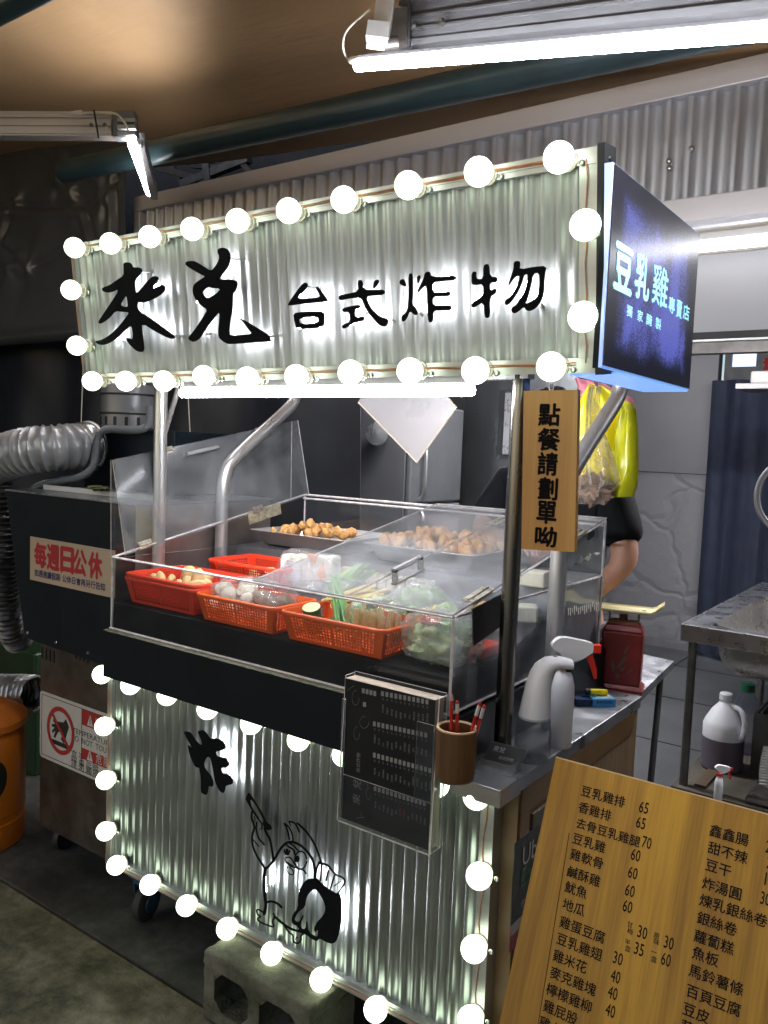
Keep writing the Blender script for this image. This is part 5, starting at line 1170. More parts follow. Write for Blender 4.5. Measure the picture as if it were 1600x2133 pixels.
def flexduct(name, label, pts, r, mat, pitch=.042, depth=.14, seed=0, crumple=.1, parent=None, sub=5, nseg=28):
    P_ = path3(pts, 3); L = [0]
    for a, b in zip(P_, P_[1:]): L.append(L[-1]+(b-a).length)
    tot = L[-1]; n = int(tot/pitch*sub); out = []; rs = []; j = 0
    for i in range(n+1):
        s_ = tot*i/n
        while j < len(L)-2 and L[j+1] < s_: j += 1
        out.append(P_[j].lerp(P_[j+1], (s_-L[j])/max(1e-6, L[j+1]-L[j])))
        ph = (i % sub)/sub; rs.append(r*(1-depth*math.sin(PI*ph)**.8))
    mb = MB(); mb.tube(out, rs, nseg, 0, False)
    k = nseg
    for i, p in enumerate(mb.v):
        c = out[i//k]; d = p-c; ph = ((i//k) % sub)/sub
        mb.v[i] = c + d*(1 + crumple*math.sin(PI*ph)*noise.noise(V((p.x*45+seed, p.y*45, p.z*45))) + crumple*.25*noise.noise(p*9))
    o = mb.build(name, mat, parent, 60)
    if not parent: tag(o, label, 'duct')
    return o
fabm = pm('grey coated fabric duct', (.36,.365,.38), .36, .35, .2, 8, .3, 45)
silv = pm('aluminium foil duct', (.34,.34,.33), .36, .8, .3, 12, .4, 60)
foil = pm('dark foil duct', (.10,.10,.10), .4, .6, .4, 12, .5, 50)
e0 = aY(178,930,1.93); e1 = aY(120,932,1.80); e2 = aY(40,940,1.72); e3 = aY(-50,975,1.70); e4 = aY(-95,1100,1.72); e5 = aY(-95,1300,1.8)
flexduct('flexible_duct', 'fat grey ribbed fabric duct curving from the blower box at left', [e0,e1,e2,e3,e4,e5], .090, fabm, .027, .11, 1, .07, sub=6, nseg=44)
m_ = MB(); t = (e0-e1).normalized(); m_.lathe([(.090,-.028),(.094,-.02),(.094,.012),(.10,.014),(.10,.02)], e0, 32, ax=tuple(t)); tag(m_.build('duct_collar', steel), 'shiny steel collar clamping the grey duct to the black flange', 'collar')
flexduct('flexible_duct', 'crumpled dark foil duct running down the left edge beside the fryer', [aY(-8,1010,1.78),aY(6,1120,1.78),aY(5,1220,1.80),aY(18,1300,1.84),aY(40,1335,1.92)], .062, foil, .020, .16, 4, .22)
flexduct('flexible_duct', 'silver foil duct lying above the orange bin', [aY(-40,1440,1.9),aY(20,1442,1.9),aY(74,1446,1.92)], .080, silv, .030, .14, 6, .16)
hose = pm('grey corrugated hose', (.16,.175,.19), .4, 0, .1, 9, 0)
hp_ = [aY(312,848,2.02),aY(314,880,2.0),aY(300,895,1.98),aY(262,896,1.97),aY(222,892,1.95),aY(204,905,1.93),aY(200,940,1.90),aY(195,975,1.88),aY(170,995,1.86),aY(120,1003,1.84),aY(75,1012,1.82),aY(60,1035,1.80)]
flexduct('cable_hose', 'thin grey corrugated hose looping from the motor across the fryer top', hp_, .0155, hose, .006, .16, 9, 0, sub=4, nseg=12)
m_ = MB()
for (u,y) in ((173,2.25),(398,2.25)):
    pass
def cord(name, label, pts, r, mat=whitewire):
    m_ = MB(); m_.tube(path3(pts, 2), r, 6); tag(m_.build(name, mat), label, 'cord'); 
cord('pull_cord', 'thin white cord hanging behind the left end of the marquee', [aY(174,735,1.98),aY(172,800,1.98),aY(169,885,1.98)], .0022)
cord('pull_cord', 'thin white cord hanging behind the open acrylic lid', [aY(392,825,2.7),aY(396,900,2.7),aY(402,1030,2.7)], .003)
leafy('greasy_cloth', 'greenish rag lying on the fryer top against the acrylic lid', aY(205,1024,1.78)+V((0,0,.012)), .035, 31, pm('greasy green rag', (.10,.12,.04), .8, 0, .4, 8, .4), (1.4,.8,.25), 'cloth')
# stainless canister seen through the open lid
can_ = MB(); P = aY(290,1040,2.12); P.z = zt+.012; can_.lathe([(0,.20),(.085,.20),(.085,0),(0,0)], P, 30); tag(can_.build('steel_canister', steel), 'steel canister on the fryer top behind the open acrylic lid', 'canister')
# hanging grey partition and steel column behind
# orange bin
ob = thing('trash_bin', 'orange rubbish bin with a black oval opening at the left edge', 'bin', (-3.03, 1.80, 0))
om = pm('orange plastic bin', (.62,.16,.012), .38, 0, .2, 4, .1, 40); Pe_ = aY(50,1640,1.74); RB = .21; P = V((Pe_.x-.81*RB, 1.74-.586*RB, 0))
rw = lambda v_: 0
z_top = aY(30,1500,1.66).z
R1 = RB*.95
m_ = MB(); m_.lathe([(0,.002),(R1*.97,.002),(R1*1.0,.02),(R1*1.0,.10),(R1*.98,.105),(R1*.98,.13),(R1*1.0,.135),(R1*1.0,.30),(R1*.98,z_top-.10),(R1*.90,z_top-.07)], P, 40); m_.build('drum', om, ob)
m_ = MB(); m_.lathe([(R1*.90,z_top-.070),(R1*1.04,z_top-.055),(R1*1.05,z_top-.03),(R1*1.0,z_top-.02),(R1*.7,z_top+.015),(0,z_top+.03)], P, 40); m_.build('lid', om, ob)
m_ = MB(); 
zo0, zo1 = aY(30,1668,1.66).z, aY(30,1578,1.66).z
def ov(a, b): 
    an = -.17+ (a-.5)*.72*math.sqrt(max(0,1-(2*b-1)**2)); z = zo0+(zo1-zo0)*b; rr_ = R1*1.0+.0022
    return (P.x+rr_*math.cos(an), P.y+rr_*math.sin(an), z)
m_.grid(ov, 14, 14); m_.build('opening', blackpaint, ob)
m_ = MB(); a = aY(20,1345,2.1); b = aY(72,1440,2.1); m_.bbox((a.x-.3, 2.1, 0), (b.x+.0, 2.4, a.z), .01); tag(m_.build('green_crate', pm('green plastic crate', (.004,.024,.004), .5, 0, .3, 3)), 'dark green plastic crate behind the foil duct at left', 'crate')
# breeze block and bricks under the cart
def block_mat():
    m, nt, b = newmat('breeze block'); vec = coordnode(nt); n = noisen(nt, vec, 9, 8, .7); n2 = noisen(nt, vec, 120, 4, .7)
    lk(nt, ramp(nt, n, [(.32, (.05,.058,.03)), (.62, (.19,.185,.14))]), b.inputs['Base Color']); b.inputs['Roughness'].default_value = .95; p = addbump(nt, b, n2, .9, .006); addbump(nt, b, n, .5, .01, p); return m
cb = MB(); bx0 = aY(424,1942,1.50).x; yb0, yb1 = 1.50, 1.69; zh = .225
xs = [bx0, bx0+.045, bx0+.17, bx0+.215, bx0+.345, bx0+.39]
cb.bbox((xs[0],yb0,.152),(xs[5],yb1,.195),.006); cb.bbox((xs[0],yb0,.004),(xs[5],yb1,.040),.006)
for a_, b_ in ((0,1),(2,3),(4,5)): cb.box((xs[a_]+.002,yb0+.004,.0405),(xs[b_]-.002,yb1-.002,.1515))
for a_, b_ in ((1,2),(3,4)):
    for (cx_, cz_, sx, sz) in ((xs[a_]-.002,.0405,1,1),(xs[b_]+.002,.0405,-1,1),(xs[a_]-.002,.1515,1,-1),(xs[b_]+.002,.1515,-1,-1)): cb.prism([(cx_,yb0+.005,cz_),(cx_+sx*.028,yb0+.005,cz_),(cx_,yb0+.005,cz_+sz*.028)], (0,1,0), .18)
bo = cb.build('concrete_block', block_mat()); tag(bo, 'mossy hollow concrete block under the front edge of the cart', 'concrete block')
mdb = bo.modifiers.new('s','SUBSURF'); mdb.subdivision_type = 'SIMPLE'; mdb.levels = mdb.render_levels = 4
tx = bpy.data.textures.new('rough', 'CLOUDS'); tx.noise_scale = .02; mdd = bo.modifiers.new('d','DISPLACE'); mdd.texture = tx; mdd.strength = .006; mdd.texture_coords = 'LOCAL'
br_m = pm('red brick', (.22,.085,.045), .9, 0, .3, 12, .6, 80)
for k in range(3):
    x = bx0+.12+.075*k; bm_ = MB(); bm_.bbox((x, 1.64+.004*(k%2), .1955), (x+.068, 1.80, .234), .004)
    tag(bm_.build('brick', br_m), ['red brick nearest the left end on the concrete block','middle red brick on the concrete block','rightmost red brick on the concrete block'][k], 'brick', 'bricks wedged under the cart')
# navy panel, grey columns, fridge, steel panel at the back of the kitchen
m_ = MB(); a = aY(490,900,4.4); m_.box((-6.5,4.4,0),(a.x,4.46,2.5)); tag(m_.build('dark_partition', pm('dark navy partition', (.045,.05,.068), .5, 0, .2, 2)), 'dark navy partition behind the fryer, left of the grey column', 'partition')
for (u0,u1,y,c,lab) in ((500,560,4.5,(.16,.165,.18),'pale grey steel column left of the fridge'),(563,572,4.55,(.03,.03,.035),'narrow dark post right of the pale column')):
    m_ = MB(); a, b = aY(u0,900,y), aY(u1,900,y); m_.bbox((a.x,y,0),(b.x,y+.2,2.5),.01); tag(m_.build('column', pm('column paint %d' % u0, c, .4, .4, .1, 2)), lab, 'column')
m_ = MB(); a, b = aY(574,900,4.9), aY(700,900,4.9); m_.box((a.x,4.9,0),(b.x+.3,4.95,2.5)); tag(m_.build('grey_partition', pm('grey panel paint', (.15,.15,.165), .45, .2, .1, 2)), 'flat grey wall panel between the column and the fridge', 'panel')
fg = thing('fridge', 'tall dark grey fridge seen past its side, handle to the right', 'fridge', aY(860,1060,4.5))
fx = aY(858,950,4.5).x; fl_ = aY(703,950,4.5).x; fb_ = 5.15; ft = aY(860,842,4.5).z; sp = aY(870,1052,4.5).z
fgm = pm('fridge grey', (.17,.172,.18), .34, .5, .1, 2, .03, 60); fdm = pm('fridge door steel', (.20,.205,.215), .38, .6, .12, 4, .04, 90)
m_ = MB(); m_.bbox((fl_,4.5,.02),(fx-.05,fb_,ft),.006); m_.build('body', fgm, fg)
for nm, z0_, z1_ in (('upper_door', sp+.005, ft), ('lower_door', .06, sp-.010)):
    m_ = MB(); m_.bbox((fx-.045,4.498,z0_),(fx,fb_,z1_),.012); d_ = m_.build('door', fdm, fg)
    h_ = MB(); zz0, zz1 = (sp+.03, sp+.42) if nm == 'upper_door' else (sp-.45, sp-.04)
    h_.tube(path3([V((fx,4.60,zz0)),V((fx+.045,4.60,zz0+.02)),V((fx+.05,4.60,(zz0+zz1)/2)),V((fx+.045,4.60,zz1-.02)),V((fx,4.60,zz1))],2), .014, 10); h_.build('handle', steel, d_)
m_ = MB(); a = aY(711,860,4.498); b = aY(726,877,4.498); m_.box((a.x,4.497,b.z),(b.x,4.4985,a.z)); m_.build('sticker', pm('pale sticker', (.35,.33,.30), .6), fg)
m_ = MB(); P = aY(789,905,4.40); m_.lathe([(.0,.05),(.075,.045),(.082,.02),(.070,-.01),(.03,-.05),(.018,-.07),(0,-.07)], P, 26, ax=(.4,-1,.1)); tag(m_.build('clip_fan', steel), 'round steel lamp head on the side of the fridge', 'lamp head')
sg = pm('kitchen steel panel', (.26,.27,.28), .30, .95, .3, 2.5, .05, 120, stretch=(1,1,.2))
m_ = MB(); a, b = aY(936,900,5.4), aY(1062,900,5.4); m_.box((a.x,5.4,0),(b.x+.5,5.45,2.5)); tag(m_.build('steel_partition', sg), 'brushed steel wall panel behind the person', 'panel')
dr = thing('steel_cabinet_door', 'narrow pale steel door with black frame beside the front post', 'cabinet door', aY(1052,880,5.3))
m_ = MB(); a, b = aY(1041,812,5.36), aY(1100,950,5.36); m_.box((a.x,5.36,b.z),(b.x,5.39,a.z)); m_.build('frame', blackpaint, dr)
m_ = MB(); a, b = aY(1052,818,5.33), aY(1078,948,5.33); m_.bbox((a.x,5.33,b.z),(b.x,5.358,a.z),.004); m_.build('door', pm('pale steel door', (.45,.45,.46), .3, .7), dr)
# hanging white board, turned on its corner
q = [aY(u, v, 2.40) for u, v in ((746,838),(868,963),(950,848),(918,812),(860,775),(775,795))]
hb = thing('white_board', 'white rounded board hanging by its corner under the sign', 'board', q[1])
m_ = MB(); m_.prism([tuple(p) for p in q], (0,1,0), .006); m_.build('panel', pm('white glossy board', (.34,.33,.345), .3, 0, .06, 3, .02, 60, coat=.3), hb)
m_ = MB(); k = len(q); m_.tube([p+V((0,.003,0)) for p in q], .0042, 8, closed=True); m_.build('rim', pm('cream board rim', (.60,.52,.42), .5), hb)
# ================================================================== things on and around the right end
EX = V((.81,.586,0)).normalized(); EY = V((-.586,.81,0)).normalized(); EZ = V((0,0,1))
def loc(P, a, b, c): return P + EX*a + EY*b + EZ*c
def px(P): return (P-CAM).dot(FW)/FPX          # metres per photo pixel at P
# hanging wooden notice
pine = wood('varnished pine', (.50,.23,.055), (.66,.36,.11), 'z', 16, .38, .3)
c4 = [aY(1086,1144,1.625), aY(1197,1150,1.625), aY(1204,812,1.625), aY(1091,814,1.625)]
wsn = thing('wooden_notice', 'narrow hanging pine board with black brush characters beside the front post', 'sign', c4[0])
m_ = MB(); m_.slab(c4, (0,1,0), .014); m_.build('board', pine, wsn)
ink = pm('black brush ink', (.006,.005,.005), .7, 0, .2, 9, 0, spec=.1)
T = MB()
for ch, u0, u1, v0, v1 in (('點',1122,1165,842,884),('餐',1120,1165,893,935),('請',1120,1160,943,986),('劃',1121,1160,995,1037),('單',1118,1158,1044,1086),('呦',1115,1158,1096,1134)):
    a, b = aY(u0, v1+2, 1.625), aY(u1, v1+2, 1.625); t = aY(u0, v0-1, 1.625)
    text(T, ch, a, V((1,0,0)), V((0,0,1)), w=b.x-a.x, h=t.z-a.z, bold=.03, depth=.001)
T.build('lettering', ink, wsn)
m_ = MB(); a = aY(1148,816,1.632); 
for k in range(7): m_.tube([a+V((.0045*math.cos(t)*(1 if k%2 else .3),.0045*math.cos(t)*(.3 if k%2 else 1),.0075*k+.0055*math.sin(t))) for t in [2*PI*j/8 for j in range(8)]], .0011, 5, closed=True)
m_.build('chain', screwm, wsn)
# hand-soap dispenser
white2 = pm('white satin plastic', (.78,.78,.79), .35, 0, .05, 5, .02, 50, coat=.1)
milk = pm('milky bottle', (.74,.75,.78), .4, 0, .06, 8, .02, 50, sss=.2)
P = aZ(1108,1580,CZ); s = px(P)
dsp = thing('soap_dispenser', 'white automatic soap dispenser with curved spout on the steel counter', 'soap dispenser', P)
m_ = MB(); m_.lathe([(0,0),(36*s,0),(38*s,4*s),(37*s,60*s),(33*s,92*s),(0,93*s)], P, 30); m_.build('reservoir', clear('frosted reservoir', haze=.45, hazecol=(.40,.42,.44), tint=(.8,.82,.84), rough=.2, hscale=4, hazevar=1.1), dsp)
m_ = MB(); n = 22
def ell(cpt, a, b, ax1, ax2): return [cpt + ax1*a*math.cos(t)+ax2*b*math.sin(t) for t in [2*PI*k/n for k in range(n)]]
rings = []
for (h, off, a, b) in ((88,0,33,33),(100,1,32,32),(130,3,29,30),(160,6,26,28),(182,11,25,26)): rings.append(ell(loc(P, off*s, 0, h*s), a*s, b*s, EX, EY))
for (t, hh, off, a, b) in ((.35,194,17,22,25),(.75,203,28,18,24),(1.15,206,42,14,22),(1.45,205,56,12,21),(1.57,203,72,10,19)):
    ax2 = (EX*math.cos(t) - EZ*math.sin(t)*1.0).normalized(); rings.append(ell(loc(P, off*s, 0, hh*s), a*s, b*s, (EZ*math.sin(t)+EX*math.cos(t)*1.0).normalized() if False else ax2, EY))
m_.v = [p for r in rings for p in r]
for i in range(len(rings)-1):
    for j in range(n): m_.f.append([i*n+j, i*n+(j+1)%n, (i+1)*n+(j+1)%n, (i+1)*n+j]); m_.m.append(0); m_.sm.append(True)
m_.f.append([(len(rings)-1)*n+j for j in range(n)]); m_.m.append(0); m_.sm.append(False)
m_.build('shell', white2, dsp, 60)
m_ = MB(); c = loc(P, 66*s, 0, 190*s); m_.lathe([(7*s,6*s),(6*s,-3*s),(0,-3*s)], c, 12); m_.build('nozzle', blackpaint, dsp)
m_ = MB(); c = loc(P, 36*s, -3*s, 218.5*s); m_.lathe([(5*s,0),(5*s,.8*s),(0,.8*s)], c, 12, squash=.5); m_.build('sensor', blackpaint, dsp)
redpl = pm('red trigger plastic', (.72,.035,.018), .35, 0, .05, 5, 0)
def spray(P, s, label, k=1.0):
    r_ = thing('spray_bottle', label, 'spray bottle', P)
    m_ = MB(); m_.lathe([(0,0),(22*s,0),(24*s,3*s),(24*s,110*s),(23*s,130*s),(18*s,150*s),(11*s,162*s),(11*s,168*s)], P, 26); m_.build('bottle', milk, r_)
    m_ = MB(); m_.lathe([(12*s,164*s),(16*s,165*s),(17*s,182*s),(13*s,184*s)], P, 20); m_.build('collar', redpl, r_)
    m_ = MB(); pr = [(-28,206),(-30,214),(-18,228),(-2,231),(52,221),(56,219),(56,202),(52,199),(34,186),(14,180),(-2,184),(-10,196)]
    m_.prism([loc(P, a*s, -9*s, h*s) for a, h in smooth2(pr,1)], EY, 18*s); m_.build('spray_head', white2, r_)
    m_ = MB(); m_.obox(loc(P, 64*s, 0, 208*s), EX*8*s, EY*7*s, EZ*8*s); m_.build('nozzle', redpl, r_)
    m_ = MB(); m_.prism([loc(P, a*s, -5*s, h*s) for a, h in ((44,199),(54,200),(60,185),(66,165),(68,146),(63,145),(54,170),(45,188))], EY, 10*s); m_.build('trigger', redpl, r_)
P = aZ(1166,1553,CZ); spray(P, px(P), 'white spray bottle with red trigger behind the soap dispenser')
# card holder
P = aZ(1037,1603,CZ); s = px(P)
ch = thing('card_holder', 'small clear stand holding a black business card behind the bamboo cup', 'card holder', P)
clr = clear('clear stand', haze=.12, gloss=2.0)
u1 = (EZ*.78+V((.1,.62,0))).normalized(); e1 = V((.93,.10,0)).normalized()
m_ = MB(); m_.obox(P+u1*.032, e1*.045, u1*.030, e1.cross(u1)*.0015); m_.obox(P+u1*.012-V((0,.020,0)), e1*.045, u1*.012, e1.cross(u1)*.001); m_.obox(P+V((0,-.004,.002)), e1*.045, V((0,.026,0)), EZ*.0012)
for k in (-1,1): m_.obox(P+e1*.045*k+V((0,.0,.014)), e1*.0012, V((0,.022,0)), EZ*.014)
m_.build('stand', clr, ch)
nn_ = e1.cross(u1); nn_ = nn_ if nn_.y < 0 else -nn_
m_ = MB(); m_.obox(P+u1*.033+nn_*.0030, e1*.042, u1*.026, nn_*.0010); m_.build('card', blackpaint, ch)
T = MB(); text(T, '來兌', P+u1*.040-e1*.030+nn_*.0042, e1, u1, size=.015, depth=.0002); text(T, '台式炸物', P+u1*.024-e1*.008+nn_*.0042, e1, u1, size=.009, depth=.0002); T.build('card_print', pm('pale card print', (.40,.40,.42), .5), ch)
# bamboo cup with red pencils
yC = 1.498; P = aY(946,1640,yC); s = px(P); P = V((P.x, yC, P.z))
P.z = aY(946,1641,yC-.045).z
cup = thing('bamboo_cup', 'brown bamboo cup fixed to the cart front holding red pencils', 'cup', P)
rb = .0435; hb_ = aY(946,1515,yC).z - P.z
bam = wood('old bamboo', (.085,.040,.016), (.145,.080,.036), 'z', 20, .45, .15)
m_ = MB(); m_.lathe([(0,.0),(rb*.9,0),(rb*.97,.004),(rb,.015),(rb*1.02,hb_)], P, 36); m_.lathe([(rb*.86,hb_),(rb*.84,.02),(0,.018)], P, 36); m_.build('cup_wall', bam, cup)
m_ = MB(); m_.lathe([(rb*1.02,hb_),(rb*1.0,hb_+.003),(rb*.90,hb_+.003),(rb*.86,hb_)], P, 36); m_.build('rim', pm('cut bamboo rim', (.50,.34,.20), .5, 0, .15, 30), cup)
pred = pm('red lacquer pencil', (.42,.018,.015), .28, 0, .1, 5, 0, coat=.4)
for i, (ut, vt, ub, tip, lab) in enumerate(((942,1443,944,1,'red pencil standing point up at the left of the bamboo cup'),(953,1460,952,0,'red pencil with a white band, upright beside the sharpened one'),(1000,1464,958,0,'red pencil with a white stripe leaning right in the cup'),(1009,1469,966,0,'rightmost red pencil leaning right in the bamboo cup'))):
    b = V((aY(ub,1600,yC).x, yC+.010*(i-1.5), P.z+.03)); t = aY(ut, vt, yC-.004+.008*(i-1)); r_ = thing('pencil', lab, 'pencil', b, 'red pencils in the bamboo cup')
    m_ = MB(); d = (t-b).normalized()
    if tip: m_.tube([b, t-d*.017], .0038, 6, smooth=False); m_.build('shaft', pred, r_); m_ = MB(); m_.tube([t-d*.0168, t-d*.003], [.0037,.0012], 8); m_.build('cut_wood', pm('cut pencil wood', (.55,.30,.20), .6), r_); m_ = MB(); m_.tube([t-d*.003, t], [.0012,.0002], 6); m_.build('tip', pred, r_)
    else: m_.tube([b, t], .0038, 6, smooth=False); m_.build('shaft', pred, r_); m_ = MB(); m_.tube([t-d*(.026 if i==1 else .030), t-d*.006], .0040, 6, smooth=False); m_.build('paper_band', pm('white pencil band', (.55,.52,.50), .5), r_)
# order-sheet holder
yH = 1.500
oh = thing('order_sheet_holder', 'clear holder of black order sheets printed with small white boxes', 'sheet holder', aY(810,1745,yH))
F = lambda u, v, d=0: aY(u, v, yH-d)
bl_, br_, tr_, tl_ = F(712,1714), F(901,1776), F(903,1458), F(709,1411)
x0, x1 = (bl_.x+tl_.x)/2, (br_.x+tr_.x)/2; z0, z1 = (bl_.z+br_.z)/2, (tl_.z+tr_.z)/2
zf = (F(712,1464).z)
m_ = MB(); m_.box((x0+.004,yH+.004,z0+.006),(x1-.004,yH+.040,z1)); m_.build('order_sheets', pm('paper edges', (.44,.37,.29), .8, 0, .3, 4, .5, 260, stretch=(.2,6,.2)), oh)
m_ = MB(); m_.box((x0+.004,yH+.0015,z0+.006),(x1-.004,yH+.0038,z1-.0005)); m_.build('top_sheet', pm('black printed sheet', (.0085,.010,.013), .35, 0, .2, 3, .02), oh)
m_ = MB(); sheet(m_, [(x0,yH-.003,z0),(x0+.010,yH-.003,z0),(x0+.010,yH-.003,z1-.05),(x0,yH-.003,z1-.05)], (0,1,0), .003)
sheet(m_, [(x0+.0101,yH-.003,z0),(x1-.001,yH-.003,z0),(x1-.001,yH-.003,z0+.115),(x0+.0101,yH-.003,z0+.115)], (0,1,0), .003)
sheet(m_, [(x1-.046,yH-.003,z0+.1151),(x1-.001,yH-.003,z0+.1151),(x1-.001,yH-.003,z1-.055),(x1-.046,yH-.003,z1-.055)], (0,1,0), .003)
pale_e = clear('holder acrylic', haze=.035, hscale=6, hazecol=(.55,.6,.62))
m_.build('front_lip', [pale_e, acredge], oh)
m_ = MB(); sheet(m_, [(x1,yH-.003,z0),(x1,1.544,z0),(x1,1.544,z1+.004),(x1,yH+.01,z1+.004)], (1,0,0), .003); sheet(m_, [(x0-.003,yH-.003,z0),(x0-.003,1.544,z0),(x0-.003,1.544,z1+.004),(x0-.003,yH+.01,z1+.004)], (1,0,0), .003)
sheet(m_, [(x0,yH-.003,z0-.003),(x1,yH-.003,z0-.003),(x1,1.544,z0-.003),(x0,1.544,z0-.003)], (0,0,1), .003); sheet(m_, [(x0,1.541,z0+.0005),(x1,1.541,z0+.0005),(x1,1.541,z1+.008),(x0,1.541,z1+.008)], (0,1,0), .003)
m_.build('holder_shell', [pale_e, acredge], oh)
pr = MB(); tx_ = MB(); rd = MB(); cs = lambda x, y: (x/5.08+690, y/5.08+1370)
words = ['豆乳雞排','香雞排','豆乳雞','雞軟骨','鹹酥雞','魷魚','地瓜','雞蛋豆腐','豆乳雞翅','雞米花','麥克雞塊','檸檬雞柳','甜不辣','豆干','炸湯圓','銀絲卷','蘿蔔糕','魚板','馬鈴薯條','百頁豆腐','豆皮','四季豆','杏鮑菇','玉米筍','糯米腸','米血']
wi = 0
for (xa_, ya_, xb_, yb_, n_) in ((325,322,475,350,4),(528,352,1028,440,11),(442,672,1015,792,13),(442,1003,1058,1165,14),(450,1357,1000,1515,13)):
    for k in range(n_):
        t = k/(n_-1) if n_ > 1 else 0; w_ = 29 if n_ > 4 else 29
        xx = xa_+(xb_-w_-xa_)*t; yy = ya_+(yb_-ya_)*t
        q = [aY(*cs(xx+a_, yy+b_+a_*.17), yH+.0012) for a_, b_ in ((0,52),(w_,52),(w_,0),(0,0))]
        pr.add(q, [(0,1,2,3)])
        if n_ > 4:
            w2 = words[wi % len(words)]; wi += 1; tgt = rd if (ya_ == 1357 and k in (6,7)) else tx_
            b0 = aY(*cs(xx+w_*.85, yy+235+(k*7)%30), yH+.0012); text(tgt, w2, b0, V((0,0,1)), V((-1,0,0)), size=.0052, depth=0)
            b0 = aY(*cs(xx+w_*.85, yy+100), yH+.0012); text(tgt, ['65','60','30','40','25'][wi % 5], b0, V((0,0,1)), V((-1,0,0)), size=.0056, depth=0)
pr.add([aY(*cs(a_, b_), yH+.0012) for a_, b_ in ((335,515),(368,522),(368,475),(335,468))], [(0,1,2,3)])
pr.build('tick_boxes', pm('grey box print', (.27,.265,.26), .6), oh); tx_.build('sheet_print', pm('sheet print', (.22,.22,.22), .6), oh); rd.build('red_print', pm('red sheet print', (.30,.04,.03), .6), oh)
lg = MB()
for body, (u, v), sz in (('來',(300,1560),.026),('兌',(305,1400),.026),('台式炸物',(298,1215),.012)): text(lg, body, aY(*cs(u, v), yH+.0011), V((0,0,1)), V((-1,0,0)), size=sz, depth=0, bold=.01)
for (cx_, cy_, ra, rb_) in ((258,425,38,78),(350,685,48,62),(395,1440,26,60),(270,800,30,70)):
    pts = [aY(*cs(cx_+ra*math.cos(t), cy_+rb_*math.sin(t)), yH+.0008) for t in [2*PI*k/14 for k in range(12)]]; lg.tube(pts, .0005, 4)
for pts in (((170,345),(240,298)),((380,1310),(392,1380)),((262,1695),(355,1690)),((310,1640),(330,1700))): lg.tube([aY(*cs(*p), yH+.0008) for p in pts], .0005, 4)
lg.build('logo_print', pm('logo print', (.20,.20,.20), .6), oh)
# stickers on the cart's right side
us = thing('delivery_sticker', 'black and red delivery sticker on the side of the cart', 'sticker', aX(1075,1900,CXR))
xs_ = CXR+.0012; TL_ = aX(1073,1758,xs_); BL_ = aX(1064,1932,xs_)
y0_, y1_ = TL_.y, TL_.y+.26; zt_, zb2 = TL_.z, BL_.z
m_ = MB(); m_.box((CXR-.001,y0_,zb2),(xs_,y1_,zt_)); m_.build('black_sheet', pm('sticker black', (.010,.016,.012), .4), us)
m_ = MB(); m_.prism([(xs_+.0003,y0_+.06,zb2-.06),(xs_+.0003,y1_,zb2-.06),(xs_+.0003,y1_,zt_-.02),(xs_+.0003,y0_+.115,zt_-.03)], (1,0,0), .0004); m_.box((CXR-.001,y0_,zb2-.06),(xs_,y1_,zb2-.0005)); m_.build('red_sheet', pm('sticker red', (.14,.006,.012), .4), us)
m_ = MB(); m_.box((CXR-.001,y0_+.002,zb2-.022),(xs_+.0006,y0_+.07,zb2+.002)); m_.build('white_strip', pm('sticker white', (.22,.22,.20), .5), us)
T = MB(); a = aX(1087,1806,xs_); b = aX(1150,1775,xs_); text(T, 'Uber', V((xs_+.001,a.y,a.z)), V((0,1,0)), V((0,0,1)), h=.046, depth=.0006)
a = aX(1083,1893,xs_); text(T, '合作店家', V((xs_+.001,a.y,a.z)), V((0,1,0)), V((0,0,1)), h=.020, depth=.0006); T.build('white_print', pm('sticker print', (.32,.32,.30), .5), us)
T = MB(); a = aX(1084,1850,xs_); text(T, 'Eats', V((xs_+.001,a.y,a.z)), V((0,1,0)), V((0,0,1)), h=.046, depth=.0006); T.build('green_print', pm('sticker green', (.02,.10,.035), .5), us)
# side table
zt2 = .862; A = aZ(1308,1470,zt2); B = aZ(1404,1377,zt2); C = aZ(1292,1352,zt2); D = C+(A-B)
st_ = thing('side_table', 'small folding steel table with slanting legs beyond the counter', 'table', (A+B+C+D)/4*1.0)
m_ = MB(); m_.slab([D,A,B,C], (0,0,-1), .028); m_.build('table_top', steelh, st_)
legm = pm('dark table leg', (.07,.07,.07), .5, .6, .2)
for (p, q) in ((A.lerp(B,.12)+V((-.02,0,-.03)), V((-.93,2.45,0))), (A.lerp(B,.9)+V((-.03,0,-.03)), V((-.80,2.62,0))), (D.lerp(C,.1)+V((.02,0,-.03)), V((-1.25,2.55,0))), (D.lerp(C,.9)+V((.02,0,-.03)), V((-1.2,3.0,0)))):
    m_ = MB(); m_.cyl(p, q, .011, n=10); m_.build('leg', legm, st_)
